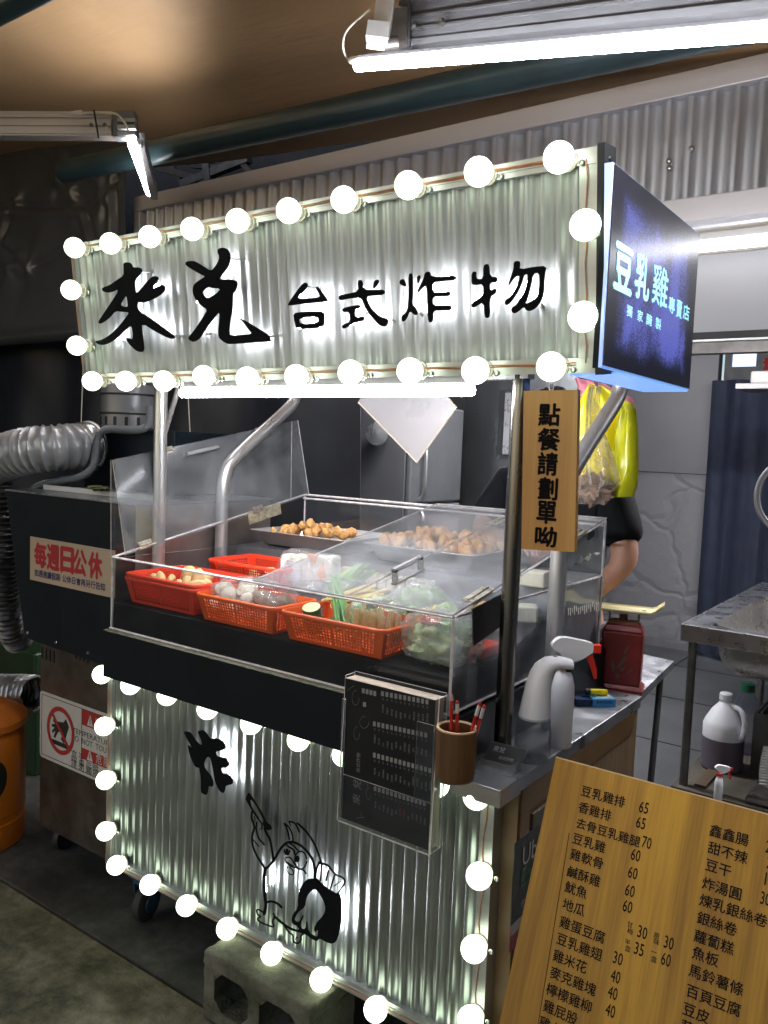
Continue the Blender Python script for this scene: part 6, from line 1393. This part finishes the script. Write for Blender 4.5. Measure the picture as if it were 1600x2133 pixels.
# kitchen scale
P = aZ(1292,1432,zt2); s = px(P); sk_ = thing('kitchen_scale', 'worn red kitchen scale with cream weighing pan beside the display case', 'scale', P)
rsc = pm('chipped red enamel', (.17,.010,.008), .35, .1, .3, 9, .15, 40)
ex_, ey_ = V((.97,.24,0)).normalized(), V((-.24,.97,0)).normalized()
def so(P, a, b, c): return P+ex_*a*s+ey_*b*s+EZ*c*s
m_ = MB()
def frus(mb, w0, d0, h0, w1, d1, h1): mb.hexa([so(P,-w0,-d0,h0),so(P,w0,-d0,h0),so(P,w0,d0,h0),so(P,-w0,d0,h0),so(P,-w1,-d1,h1),so(P,w1,-d1,h1),so(P,w1,d1,h1),so(P,-w1,d1,h1)])
frus(m_, 46,34,0, 46,34,6); frus(m_, 44,32,6.1, 40,28,12); m_.build('foot', rsc, sk_)
m_ = MB(); frus(m_, 40,28,12.1, 41,27,122); frus(m_, 41,27,122.1, 34,20,136); o_ = m_.build('housing', rsc, sk_)
bv = o_.modifiers.new('b','BEVEL'); bv.width = .006; bv.segments = 3
m_ = MB()
random.seed(8)
for (a0, c0, w_, h_, rt) in ((2,60,7,34,-.5),(-14,48,6,30,.2),(10,86,4,22,-.4),(-4,30,8,14,.3),(20,44,3,16,-.6),(4,46,12,5,.5)):
    pl_ = []
    for k in range(9):
        t = 2*PI*k/9; rr_ = 1+random.uniform(-.3,.3); a_, c_ = w_*.5*math.cos(t)*rr_, h_*.5*math.sin(t)*rr_; pl_.append(so(P, a0+a_*math.cos(rt)-c_*math.sin(rt), -27.9-.0, c0+a_*math.sin(rt)+c_*math.cos(rt)))
    m_.prism(pl_, -ey_, .0004)
m_.build('bare_patch', pm('bare grey metal', (.10,.085,.07), .5, .5), sk_)
m_ = MB(); frus(m_, 33,18,136.2, 26,12,143); m_.lathe([(0,10*s),(8*s,10*s),(9*s,0),(9*s,-1*s)], so(P,-2,0,144), 14); m_.build('rusty_top', pm('rusty top', (.16,.05,.02), .7, .3, .4, 12, .3), sk_)
for a0 in (-30, 28): m_ = MB(); m_.cyl(so(P,a0,0,130), so(P,a0,0,166), 2.2*s, n=8); m_.build('pan_support', darksteel, sk_)
m_ = MB(); prf = [(-62,20),(-58,3),(-50,0),(52,0),(60,3),(76,17)]
def pan(al, be):
    i = al*(len(prf)-1); j = min(int(i), len(prf)-2); f_ = i-j; a_ = prf[j][0]*(1-f_)+prf[j+1][0]*f_; h_ = prf[j][1]*(1-f_)+prf[j+1][1]*f_
    w_ = 34*(1-.25*max(0,abs(a_)-55)/20) ; b_ = (be-.5)*2*w_; return so(P, a_, b_, 166+h_+ (3 if abs(be-.5) > .45 else 0))
m_.grid(pan, 30, 20, back=lambda a_, b_: pan(a_, b_)-EZ*3*s); m_.build('pan', pm('cream plastic', (.66,.58,.30), .4, 0, .06, 4, .02), sk_)
m_ = MB(); m_.lathe([(5*s,.2*s),(4*s,.8*s),(0,.8*s)], so(P,38,0,166), 10); m_.build('drain_hole', darksteel, sk_)
# cigarette packs and lighter
P = aZ(1252,1466,CZ); s = px(P); e1, e2 = V((.75,.66,0)).normalized(), V((-.66,.75,0)).normalized()
cg = thing('cigarette_pack', 'light blue cigarette pack lying flat near the red scale', 'cigarette pack', P); c = P+EZ*.011
P.x -= .0
m_ = MB(); m_.obox(c, e1*.034, e2*.027, EZ*.011); m_.build('box', pm('light blue card', (.05,.26,.55), .35, 0, .06, 4), cg)
m_ = MB(); m_.obox(c+EZ*.0113+e1*.006+e2*.004, e1*.024, e2*.020, EZ*.0002); m_.build('white_panel', pm('pale printed panel', (.55,.56,.50), .4, 0, .3, 60), cg)
T = MB(); text(T, 'RAISON', c-e2*.0272-e1*.022-EZ*.002, e1, EZ, w=.044, h=.0085, bold=.02, depth=.0004); T.build('lettering', pm('dark blue print', (.01,.03,.12), .4), cg)
m_ = MB(); c2 = P-e1*.055+e2*.015+EZ*.010; m_.obox(c2, e1*.028, e2*.040, EZ*.0098); tag(m_.build('cigarette_pack', pm('dark blue card', (.012,.028,.08), .3, 0, .1, 5)), 'dark blue pack lying beside the light blue one', 'cigarette pack')
lt = thing('lighter', 'yellow plastic lighter resting across the light blue pack', 'lighter', c+EZ*.012)
m_ = MB(); a_, b_ = c-e1*.03+e2*.012+EZ*.021, c+e1*.018+e2*.006+EZ*.021; m_.tube([a_, b_], .0095, 12); m_.build('body', pm('yellow lighter plastic', (.70,.58,.02), .25, 0, .05, 5), lt)
m_ = MB(); m_.tube([a_-(b_-a_)*.30, a_-(b_-a_)*.01], .0092, 10); m_.build('cap', blackpaint, lt)
# ------------------------------------------------ sink unit
ZS = .85; A = V((-1.034,3.80,ZS)); xr = .6; yb = 5.5
sn = thing('sink_unit', 'steel kitchen sink unit on round legs at the right edge', 'sink', (A.x, A.y, 0))
bxl = aZ(1489,1299,ZS).x; byf = aZ(1500,1318,ZS).y-.0; bxl = max(bxl, A.x+.10)
by0, by1 = A.y+.07, 4.95; bx1 = .4
m_ = MB(); m_.box((A.x,A.y,ZS-.006),(xr,by0,ZS)); m_.box((A.x,by0,ZS-.006),(bxl,by1,ZS)); m_.box((bx1,by0,ZS-.006),(xr,by1,ZS)); m_.box((A.x,by1,ZS-.006),(xr,yb,ZS))
m_.build('worktop', pm('wet sink steel', (.36,.37,.39), .30, .92, .15, 4, .06, 60, rvar=.25), sn)
m_ = MB(); m_.bbox((A.x-.004,A.y-.012,ZS-.075),(xr,A.y-.0005,ZS+.002),.003); m_.bbox((A.x-.012,A.y-.010,ZS-.075),(A.x-.0005,yb,ZS+.002),.003); m_.build('apron', pm('apron steel', (.50,.49,.48), .3, .9, .2, 5, .08), sn)
m_ = MB(); dp_ = .235; i = .05
rg = []
for (o_, z) in ((0,ZS-.001),(.006,ZS-.02),(.02,ZS-.14),(.05,ZS-.20),(.12,ZS-.225)):
    ring = []; r = .09
    for (cx_, cy_, a0) in ((bx1-r,by0+r,-PI/2),(bx1-r,by1-r,0),(bxl+r,by1-r,PI/2),(bxl+r,by0+r,PI)):
        for k in range(6): an = a0+PI/2*k/5; ring.append(V((cx_+(r-o_*.6)*math.cos(an)-(o_*.4 if cx_ > 0 else -o_*.4), cy_+(r-o_*.6)*math.sin(an), z)))
    rg.append(ring)
n = len(rg[0]); m_.v = [p for q_ in rg for p in q_]
for a_ in range(len(rg)-1):
    for j in range(n): m_.f.append([a_*n+j, a_*n+(j+1)%n, (a_+1)*n+(j+1)%n, (a_+1)*n+j]); m_.m.append(0); m_.sm.append(True)
m_.f.append([(len(rg)-1)*n+j for j in range(n)]); m_.m.append(0); m_.sm.append(False)
o_ = m_.build('basin', pm('basin steel', (.42,.40,.38), .3, .9, .2, 4, .1), sn, 50)
for (x, y) in ((A.x+.035,A.y+.035),(A.x+.035,yb-.05),(xr-.05,A.y+.035)): m_ = MB(); m_.cyl((x,y,0),(x,y,ZS-.07), .019, n=16); m_.build('leg', darksteel, sn)
ZL = .10; m_ = MB(); m_.box((A.x-.005,A.y-.02,ZL-.035),(xr,yb-.3,ZL)); m_.build('lower_shelf', pm('grimy shelf board', (.075,.065,.05), .8, 0, .5, 6, .4, 40), sn)
m_ = MB(); m_.box((A.x+.08,A.y+.05,ZL+.0005),(A.x+.13,A.y+.35,ZL+.012)); m_.build('shelf_slat', pm('brown slat', (.07,.045,.025), .7), sn)
# jug, water bottle, small spray bottle, pan under the sink
P = aZ(1502,1598,ZL); s = px(P); jg = thing('plastic_jug', 'translucent white jug half full of dark liquid under the sink', 'jug', P)
m_ = MB(); m_.lathe([(0,0),(38*s,0),(41*s,4*s),(41*s,66*s)], P, 30); m_.build('liquid_part', pm('plum liquid behind milky plastic', (.115,.095,.125), .4, 0, .1, 3), jg)
m_ = MB(); m_.lathe([(41*s,66.1*s),(41*s,92*s),(37*s,102*s),(26*s,122*s),(14*s,136*s),(11*s,140*s),(11*s,146*s)], P, 30); m_.build('upper_body', milk, jg)
m_ = MB(); m_.lathe([(12*s,143*s),(13*s,144*s),(13*s,156*s),(11*s,158*s),(0,158*s)], P, 20); m_.build('cap', white2, jg)
m_ = MB(); m_.tube(path3([loc(P,8*s,-8*s,134*s), loc(P,20*s,-30*s,132*s), loc(P,24*s,-42*s,112*s), loc(P,22*s,-42*s,84*s), loc(P,18*s,-36*s,74*s)],2), 5.5*s, 10); m_.build('handle', milk, jg)
P = aZ(1548,1560,ZL); s = px(P); wb = thing('water_bottle', 'clear water bottle with green cap behind the white jug', 'bottle', P)
m_ = MB(); m_.lathe([(0,0),(38*s,0),(40*s,8*s),(38*s,30*s),(40*s,34*s),(38*s,60*s),(40*s,64*s),(36*s,90*s),(14*s,118*s),(12*s,126*s)], P, 28); m_.build('body', clear('ribbed clear bottle', haze=.12, hazecol=(.4,.42,.5), tint=(.82,.84,.9), rough=.08, gloss=2.0), wb)
m_ = MB(); m_.lathe([(14*s,122*s),(14*s,138*s),(0,139*s)], P, 20); m_.build('cap', pm('green cap', (.01,.09,.045), .4), wb)
P = aZ(1497,1745,.02); P = aY(1499,1700,3.70); P.z = ZL; s_sp = px(P)*.72
P = aY(1497,1640,3.72); P = V((P.x, 3.72, aY(1497,1596,3.72).z-231*s_sp)); P.z = ZL
spray(P, (aY(1497,1592,3.72).z-ZL)/231, 'small spray bottle with red trigger on the shelf under the sink')
m_ = MB(); a_ = aY(1568,1580,4.3); m_.box((a_.x,4.25,ZL+.001),(a_.x+.5,4.9,ZL+.012)); m_.box((a_.x,4.25,ZL+.0121),(a_.x+.012,4.9,ZL+.28)); m_.box((a_.x+.0121,4.25,ZL+.0121),(a_.x+.5,4.262,ZL+.28)); tag(m_.build('steel_bin', pm('dull grey bin', (.11,.11,.105), .45, .7, .3, 4)), 'open dull steel box under the sink at the right edge', 'box')
m_ = MB()
for k in range(20): m_.cyl((a_.x+.03+.045*(k%5), 4.27+.0, ZL+.285-.0*k), (a_.x+.03+.045*(k%5), 4.9, ZL+.285), .006, n=6) if k < 5 else None
tag(m_.build('oven_rack', steel), 'wire rack lying on the steel box under the sink', 'rack')
hose_m = pm('white drain hose', (.42,.42,.40), .5)
flexduct('drain_hose', 'white ribbed drain hose under the sink at the right edge', [aY(1606,1560,4.1),aY(1597,1600,4.05),aY(1596,1650,4.0),aY(1606,1700,4.0)], .035, hose_m, .012, .12, 2, 0)
m_ = MB(); a_ = aY(1555,1666,3.85); m_.bbox((a_.x,3.80,ZL+.001),(a_.x+.45,4.05,ZL+.03),.012); tag(m_.build('baking_tray', darksteel), 'dark shallow tray on the shelf beside the small spray bottle', 'tray')
# shelf with red stack, upper right; ring at right edge
sh = thing('wall_shelf', 'pale wall shelf above the curtain at the right edge', 'shelf', aY(1540,803,5.2))
m_ = MB(); a_ = aY(1532,803,5.2); m_.bbox((a_.x,5.2,a_.z-.02),(a_.x+1.2,5.5,a_.z+.012),.004); m_.build('board', pm('pale shelf board', (.20,.19,.185), .5), sh)
m_ = MB(); b_ = aY(1562,800,5.22); m_.bbox((b_.x,5.22,a_.z+.0125),(b_.x+.6,5.45,a_.z+.085),.01); tag(m_.build('white_tub', pm('dull tub plastic', (.22,.21,.20), .6)), 'pale plastic tub lying on the wall shelf under the red stack', 'tub')
m_ = MB(); P = V((b_.x+.16,5.33,a_.z+.087)); m_.lathe([(0,0),(.10,0),(.115,.01),(.10,.014),(.115,.026),(.10,.030),(.115,.042),(.10,.046),(.118,.058),(.10,.062),(.118,.076),(0,.078)], P, 28); tag(m_.build('red_plates', pm('red plates', (.16,.01,.01), .35)), 'stack of red plates on the wall shelf', 'plates')
m_ = MB(); m_.lathe([(0,.08),(.06,.08),(.05,.12),(.055,.18),(.04,.21),(0,.215)], P+V((.0,0,0)), 20); tag(m_.build('jar', pm('pale jar', (.35,.30,.28), .4, 0, .3, 30)), 'pale jar standing on the red plates', 'jar')
c_ = aY(1650,1035,3.5); r_ = px(c_)*78; m_ = MB(); m_.tube([c_+V((math.cos(t)*r_*.9,0,math.sin(t)*r_)) for t in [2*PI*k/40 for k in range(40)]], .008, 8, closed=True); m_.tube([c_+V((math.cos(t)*r_*.82,0,math.sin(t)*r_*.92)) for t in [2*PI*k/40 for k in range(40)]], .004, 8, closed=True)
m_.tube([c_+V((0,0,-r_)), V((c_.x,3.5,.85))], .012, 8)
tag(m_.build('fan_guard', pm('pale fan guard', (.38,.38,.38), .4, .4)), 'pale round fan guard cut off by the right edge of the picture', 'fan')
# ================================================================== menu board leaning in front
BO = aX(1158,1577,-.72); q_ = aX(1040,2133,-.72); bu = (BO-q_); bu.x = 0; bu.normalize(); bn = V((1,0,0)).cross(bu); bn = bn if bn.y < 0 else -bn
Lb = BO.z/bu.z - .004
mnb = thing('menu_board', 'large leaning plywood menu board with black dish names and prices', 'menu board', BO - bu*Lb)
plyw = wood('yellow varnished plywood', (.20,.085,.006), (.50,.27,.020), 'z', 8, .5, .05, .7)
def BP(x, h, d=0): return BO + V((1,0,0))*x - bu*h + bn*d
m_ = MB(); m_.hexa([BP(0,Lb,0),BP(.86,Lb,0),BP(.86,Lb,-.009),BP(0,Lb,-.009),BP(0,0,0),BP(.86,0,0),BP(.86,0,-.009),BP(0,0,-.009)]); m_.build('board', plyw, mnb)
m_ = MB(); m_.hexa([BP(0,.0012,.0004),BP(.86,.0012,.0004),BP(.86,.0012,-.0094),BP(0,.0012,-.0094),BP(0,-.0012,.0004),BP(.86,-.0012,.0004),BP(.86,-.0012,-.0094),BP(0,-.0012,-.0094)]); m_.build('cut_edge', pm('pale cut ply', (.62,.44,.22), .6), mnb)
m_ = MB(); t0 = BP(.75,.10,-.010); m_.obox((t0+V((t0.x,t0.y+.33,0)))/2, (t0-V((t0.x,t0.y+.33,0)))/2, V((.012,0,0)), V((0,.009,.004))); t0 = BP(.12,.10,-.010); m_.obox((t0+V((t0.x,t0.y+.33,0)))/2, (t0-V((t0.x,t0.y+.33,0)))/2, V((.012,0,0)), V((0,.009,.004))); m_.build('rear_strut', pm('strut wood', (.25,.14,.05), .7), mnb)
T = MB()
def bt(s_, u, v, em=.0250, bold=.011):
    p = aP(u, v, BO, bn); text(T, s_, p+bn*.0003, V((1,0,0)), bu, size=em, depth=.0003, bold=bold)
rows = [('豆乳雞排',1210,1655),('香雞排',1204,1689),('去骨豆乳雞腿',1200,1722),('豆乳雞',1192,1754),('雞軟骨',1187,1787),('鹹酥雞',1181,1823),('魷魚',1176,1855),('地瓜',1171,1891),('雞蛋豆腐',1165,1928),('豆乳雞翅',1159,1963),('雞米花',1151,1998),('麥克雞塊',1145,2033),('檸檬雞柳',1137,2068),('雞屁股',1131,2103),('雞心',1122,2137),
        ('鑫鑫腸',1477,1738),('甜不辣',1474,1774),('豆干',1469,1810),('炸湯圓',1462,1848),('煉乳銀絲卷',1456,1883),('銀絲卷',1451,1920),('蘿蔔糕',1445,1958),('魚板',1441,1993),('馬鈴薯條',1434,2030),('百頁豆腐',1429,2072),('豆皮',1422,2110),('蔬菜',1417,2146)]
for s_, u, v in rows: bt(s_, u, v, .0232 if len(s_) == 6 else .0246)
def bn_(s_, u, v, w=20, h=24):
    p = aP(u, v, BO, bn); p2 = aP(u+w, v, BO, bn); text(T, s_, p+bn*.0003, V((1,0,0)), bu, w=(p2-p).length*.95, h=.0225, depth=.0003, bold=.006)
for s_, u, v in (('65',1330,1691),('65',1324,1723),('70',1336,1764),('60',1313,1790),('60',1307,1827),('60',1301,1864),('60',1296,1897),('30',1327,1951),('30',1382,1973),('35',1320,1986),('60',1376,2008),('30',1276,2005),('40',1271,2043),('40',1265,2077),('40',1260,2114),('25',1594,1775),('25',1596,1808),('15',1592,1843),('30',1583,1882)): bn_(s_, u, v)
for s_, u, v in (('甘',1306,1929),('梅',1306,1943),('原',1361,1952),('味',1361,1965),('半',1301,1965),('盒',1301,1979),('一',1355,1986),('盒',1355,2001)): bt(s_, u, v, .0125, 0)
T.build('lettering', ink, mnb)
m_ = MB(); a, b = aP(1186,1735,BO,bn), aP(1120,2140,BO,bn); m_.obox((a+b)/2+bn*.0004, (b-a)/2, V((.0006,0,0)), bn*.0002); m_.build('ruled_line', ink, mnb)

# ================================================================== bags hanging behind the right post
def clothbag(name, label, L, R, y, mat, bulge=.05, rip=3, cat='bag', parent=None, grp=None, seed=0, thick=None):
    """bag front traced between a left and right edge (photo pixels) at distance y, with a full back"""
    def at(lst, b):
        i = b*(len(lst)-1); j = min(int(i), len(lst)-2); f = i-j; return (lst[j][0]*(1-f)+lst[j+1][0]*f, lst[j][1]*(1-f)+lst[j+1][1]*f)
    def P(a, b, side):
        l, r = at(L, b), at(R, b); u, v = l[0]*(1-a)+r[0]*a, l[1]*(1-a)+r[1]*a; p = aY(u, v, y)
        e = math.sin(PI*min(1,max(0,a)))**.5; d = bulge*e*(.35+.65*min(1,b*1.6))
        w = .25*bulge*math.sin(a*rip*2*PI+b*2+seed)*e + .18*bulge*noise.noise(V((a*4+seed, b*5, seed)))*e
        return p + V((0, -(d+w) if side else (d*.8), 0))
    mb = MB(); mb.grid(lambda a, b: P(a, b, 1), 36, 36, back=lambda a, b: P(a, b, 0)+V((0,.002,0)))
    o = mb.build(name, mat, parent)
    if not parent: tag(o, label, cat, grp)
    return o
ybag = 2.46
yel = pm('yellow vinyl bag', (.88,.78,.01), .34, 0, .12, 3, .15, 14, bdist=.01, sss=.05, coat=.15); pnk = pm('pink vinyl bag', (.62,.20,.27), .35, 0, .15, 5, .1, 20)
clothbag('pink_bag', 'pink plastic bags bunched above and behind the yellow bag', [(1196,786),(1202,800),(1206,822),(1208,842)], [(1262,800),(1290,818),(1318,828),(1324,845)], ybag+.09, pnk, .03, 2)
clothbag('yellow_bag', 'bright yellow plastic bag hanging behind the bent steel post', [(1228,800),(1207,832),(1200,880),(1202,950),(1210,1000),(1222,1030)], [(1256,804),(1300,832),(1324,845),(1329,900),(1329,980),(1322,1034)], ybag+.03, yel, .045, 2)
clothbag('yellow_bag_fold', 'folded yellow-green bag side at the right of the yellow bag', [(1285,838),(1292,858),(1282,900),(1276,960),(1270,1000),(1264,1036)], [(1320,840),(1325,855),(1329,900),(1330,980),(1328,1010),(1320,1034)], ybag-.03, pm('yellow green vinyl', (.66,.68,.012), .32, 0, .15, 3, .1, 14, coat=.15), .03, 1, seed=2)
cbag = clothbag('clear_bag', 'crinkled clear bag of brown wrappers hanging in front of the yellow bag', [(1228,806),(1226,840),(1222,900),(1204,960),(1196,1010),(1198,1048)], [(1252,806),(1248,840),(1258,900),(1282,960),(1292,1000),(1262,1050)], ybag-.09, clear('crinkled hanging film', tint=(.90,.88,.86), haze=.22, hazecol=(.80,.75,.70), rough=.15, hscale=22, gloss=1.8), .05, 4, seed=5)
leafy('brown_wrappers', 'crumpled brown wrappers inside the hanging clear bag', aY(1236,1015,ybag-.085), .046, 77, foodmat('brown wrapper', (.30,.20,.14), (.14,.085,.06), .5, 20, .8), (1.2,.6,.8), 'wrappers', amp=.8)
m_ = MB(); m_.tube([aY(1243,780,ybag), aY(1243,806,ybag-.02)], .004, 6); tag(m_.build('bag_hook', steel), 'steel hook holding the bags beneath the lightbox', 'hook')

# ================================================================== person behind the stall
skin = pm('skin', (.46,.235,.155), .5, 0, .1, 9, .15, 160, sss=.15); tee = pm('black cotton', (.005,.006,.008), .9, 0, .25, 5, .3, 120, spec=.15)
hairm = pm('black hair', (.010,.009,.009), .5, 0, .2, 40, .5, 200, stretch=(1,1,.2)); trm = pm('dark trousers', (.015,.017,.022), .85)
def skinmesh(name, verts, edges, radii, mat, parent, sub=2, root=0):
    me = bpy.data.meshes.new(name); off = V(parent.location) if parent else V((0,0,0))
    if parent and parent.parent: off += V(parent.parent.location)
    me.from_pydata([V(v)-off for v in verts], edges, []); me.materials.append(mat)
    o = bpy.data.objects.new(name, me); COL.objects.link(o); o.parent = parent
    md = o.modifiers.new('s','SKIN'); md.use_smooth_shade = True
    for i, r in enumerate(radii):
        sv = me.skin_vertices[0].data[i] if me.skin_vertices else None
        if sv: sv.radius = (r, r) if not isinstance(r, tuple) else r; sv.use_root = (i == root)
    ms = o.modifiers.new('u','SUBSURF'); ms.levels = ms.render_levels = sub
    # bake
    dg = bpy.context.evaluated_depsgraph_get(); dg.update(); m2 = bpy.data.meshes.new_from_object(o.evaluated_get(dg)); o.modifiers.clear(); o.data = m2
    m2.polygons.foreach_set('use_smooth', [True]*len(m2.polygons))
    return o
def ensure_skin(me):
    pass
YP = 2.74
shR = V((-1.005, YP-.02, 1.475)); elR = aY(1306,1172,2.66); wrR = aY(1240,1232,2.56); 
shL = V((-1.405, YP-.02, 1.475)); elL = aY(1000,1112,2.60); wrL = V((-1.28, 2.50, 1.30))
ctr = V((-1.205, YP, 0)); head = aY(1143,905,2.62)
per = thing('person', 'person in a black T-shirt bending over the food behind the hanging notice', 'person', (ctr.x, YP+.03, 0))
pv = [(ctr.x,YP+.10,.95),(ctr.x,YP+.08,1.12),(ctr.x,YP+.04,1.28),(ctr.x,YP-.0,1.42),(ctr.x,YP-.03,1.50),(ctr.x,YP-.07,1.56),
      tuple(shR),tuple(elR),tuple(wrR),tuple(shL),tuple(elL),tuple(wrL),
      (ctr.x-.10,YP+.10,.90),(ctr.x-.12,YP+.06,.50),(ctr.x-.13,YP+.12,.09),(ctr.x+.10,YP+.10,.90),(ctr.x+.12,YP+.07,.50),(ctr.x+.14,YP+.12,.09),
      (ctr.x-.14,YP-.03,.035),(ctr.x+.15,YP-.03,.035)]
pe = [(0,1),(1,2),(2,3),(3,4),(4,5),(3,6),(6,7),(7,8),(3,9),(9,10),(10,11),(0,12),(12,13),(13,14),(0,15),(15,16),(16,17),(14,18),(17,19)]
prd = [(.14,.10),(.13,.10),(.145,.11),(.14,.10),(.07,.06),(.052,.052),.062,.047,.029,.062,.047,.029,(.085,.085),.058,.042,(.085,.085),.058,.042,.035,.035]
bodyo = None
def skin_obj(name, v, e, r, mat, parent, sub=2):
    me = bpy.data.meshes.new(name); off = V(parent.location)
    me.from_pydata([V(p)-off for p in v], e, [])
    o = bpy.data.objects.new(name, me); COL.objects.link(o); o.parent = parent
    md = o.modifiers.new('s','SKIN'); md.use_smooth_shade = True
    lay = me.skin_vertices[0] if len(me.skin_vertices) else None
    if lay is None:
        bm = bmesh.new(); bm.from_mesh(me); bm.verts.layers.skin.verify(); bm.to_mesh(me); bm.free(); lay = me.skin_vertices[0]
    for i, q in enumerate(r):
        lay.data[i].radius = q if isinstance(q, tuple) else (q, q); lay.data[i].use_root = (i == 0)
    ms = o.modifiers.new('u','SUBSURF'); ms.levels = ms.render_levels = sub
    dg = bpy.context.evaluated_depsgraph_get(); dg.update(); m2 = bpy.data.meshes.new_from_object(o.evaluated_get(dg)); o.modifiers.clear(); o.data = m2
    m2.materials.clear(); m2.materials.append(mat); m2.polygons.foreach_set('use_smooth', [True]*len(m2.polygons))
    return o
# body with head, hands and fingers in one mesh
hands = []
for (w, el_, side) in ((wrR, elR, 1), (wrL, elL, -1)):
    d = (w-el_).normalized(); s1 = d.cross(V((0,0,1))).normalized(); up_ = s1.cross(d)
    pm_ = w + d*.05; b0 = len(pv); pv.append(tuple(pm_)); prd.append((.036,.017)); pe.append(((8 if side > 0 else 11), b0)); 
    hands.append((w, d, s1, up_, side, pm_))
hd0 = head
pv.append(tuple(head - V((0,.0,.015)))); prd.append((.070,.085)); pe.append((5, len(pv)-1)); 
pv.append(tuple(head + V((0,-.012,.075)))); prd.append((.068,.082)); pe.append((len(pv)-2, len(pv)-1))
bodyo = skin_obj('body', pv, pe, prd, skin, per)
bmj = bmesh.new(); bmj.from_mesh(bodyo.data)
def join_tube(pts, rs, n=10):
    mb = MB(); mb.tube(pts, rs, n); vs = [bmj.verts.new(v-per.location) for v in mb.v]
    for f in mb.f:
        try: fc = bmj.faces.new([vs[i] for i in f]); fc.smooth = True
        except ValueError: pass
for (w, d, s1, up_, side, pm_) in hands:
    for k, ln_ in enumerate((.068,.076,.072,.058)):
        b = pm_ + d*.030 + s1*(-.027+.018*k); p1 = b+d*ln_*.45-EZ*.004; p2 = p1+d*ln_*.3-EZ*.012; p3 = p2+d*ln_*.22-EZ*.020; join_tube(path3([b-d*.02,p1,p2,p3],2), [.0088]*4+[.0085]*3+[.008]*40 if False else [.0088-.0022*i/12 for i in range(len(path3([b-d*.02,p1,p2,p3],2)))])
    b = w + d*.02 - s1*side*.026; pp_ = path3([b, b-s1*side*.022+d*.024-EZ*.006, b-s1*side*.026+d*.050-EZ*.014],2); join_tube(pp_, [.0105-.003*i/len(pp_) for i in range(len(pp_))])
# face: nose, ears, jaw
for sx in (-1,1):
    mb = MB(); mb.sph(head+V((sx*.076,.005,.035)), .03, 10, 8, 0, (.3,.6,1)); vs = [bmj.verts.new(v-per.location) for v in mb.v]
    for f in mb.f:
        try: bmj.faces.new([vs[i] for i in f]).smooth = True
        except ValueError: pass
join_tube([head+V((0,-.085,.055)), head+V((0,-.100,.030)), head+V((0,-.104,.018))], [.007,.012,.013])
bmj.to_mesh(bodyo.data); bmj.free()
for nm, off_, r_, mt in (('eye',(-.028,-.079,.045),.011,pm('eye white', (.6,.58,.55), .2)),('eye',(.028,-.079,.045),.011,None)):
    mb = MB(); mb.sph(head+V(off_), r_, 12, 8, 0, (1,.6,.6)); mb.sph(head+V(off_)+V((0,-.005,-.001)), r_*.5, 8, 6, 1, (1,.6,1)); mb.build('eye', [bpy.data.materials['eye white'], hairm], per)
mb = MB(); mb.sph(head+V((0,-.082,-.022)), .02, 12, 8, 0, (1.1,.4,.35)); mb.build('mouth', pm('lips', (.35,.12,.10), .5), per)
mb = MB(); mb.sph(head+V((0,.012,.078)), .092, 24, 16, 0, (.93,1.05,.9), .12, 4, 5); mb.build('hair', hairm, per)
# T-shirt and trousers
hem = .96; midR = shR.lerp(elR,.80); midL = shL.lerp(elL,.80)
tv = [(ctr.x,YP+.09,hem),(ctr.x,YP+.08,1.12),(ctr.x,YP+.04,1.28),(ctr.x,YP,1.41),(ctr.x,YP-.03,1.485),tuple(shR),tuple(shR.lerp(elR,.5)),tuple(midR),tuple(shL),tuple(shL.lerp(elL,.5)),tuple(midL)]
skin_obj('t_shirt', tv, [(0,1),(1,2),(2,3),(3,4),(3,5),(5,6),(6,7),(3,8),(8,9),(9,10)], [(.165,.125),(.155,.12),(.17,.135),(.155,.12),(.085,.075),.085,.080,.076,.085,.080,.076], tee, per)
skin_obj('trousers', [pv[0]]+pv[12:18], [(0,1),(1,2),(2,3),(0,4),(4,5),(5,6)], [(.155,.12),.10,.075,.06,.10,.075,.06], trm, per)
# green bottle and black pouch etc. are out of sight; a folded cloth strip on the counter edge
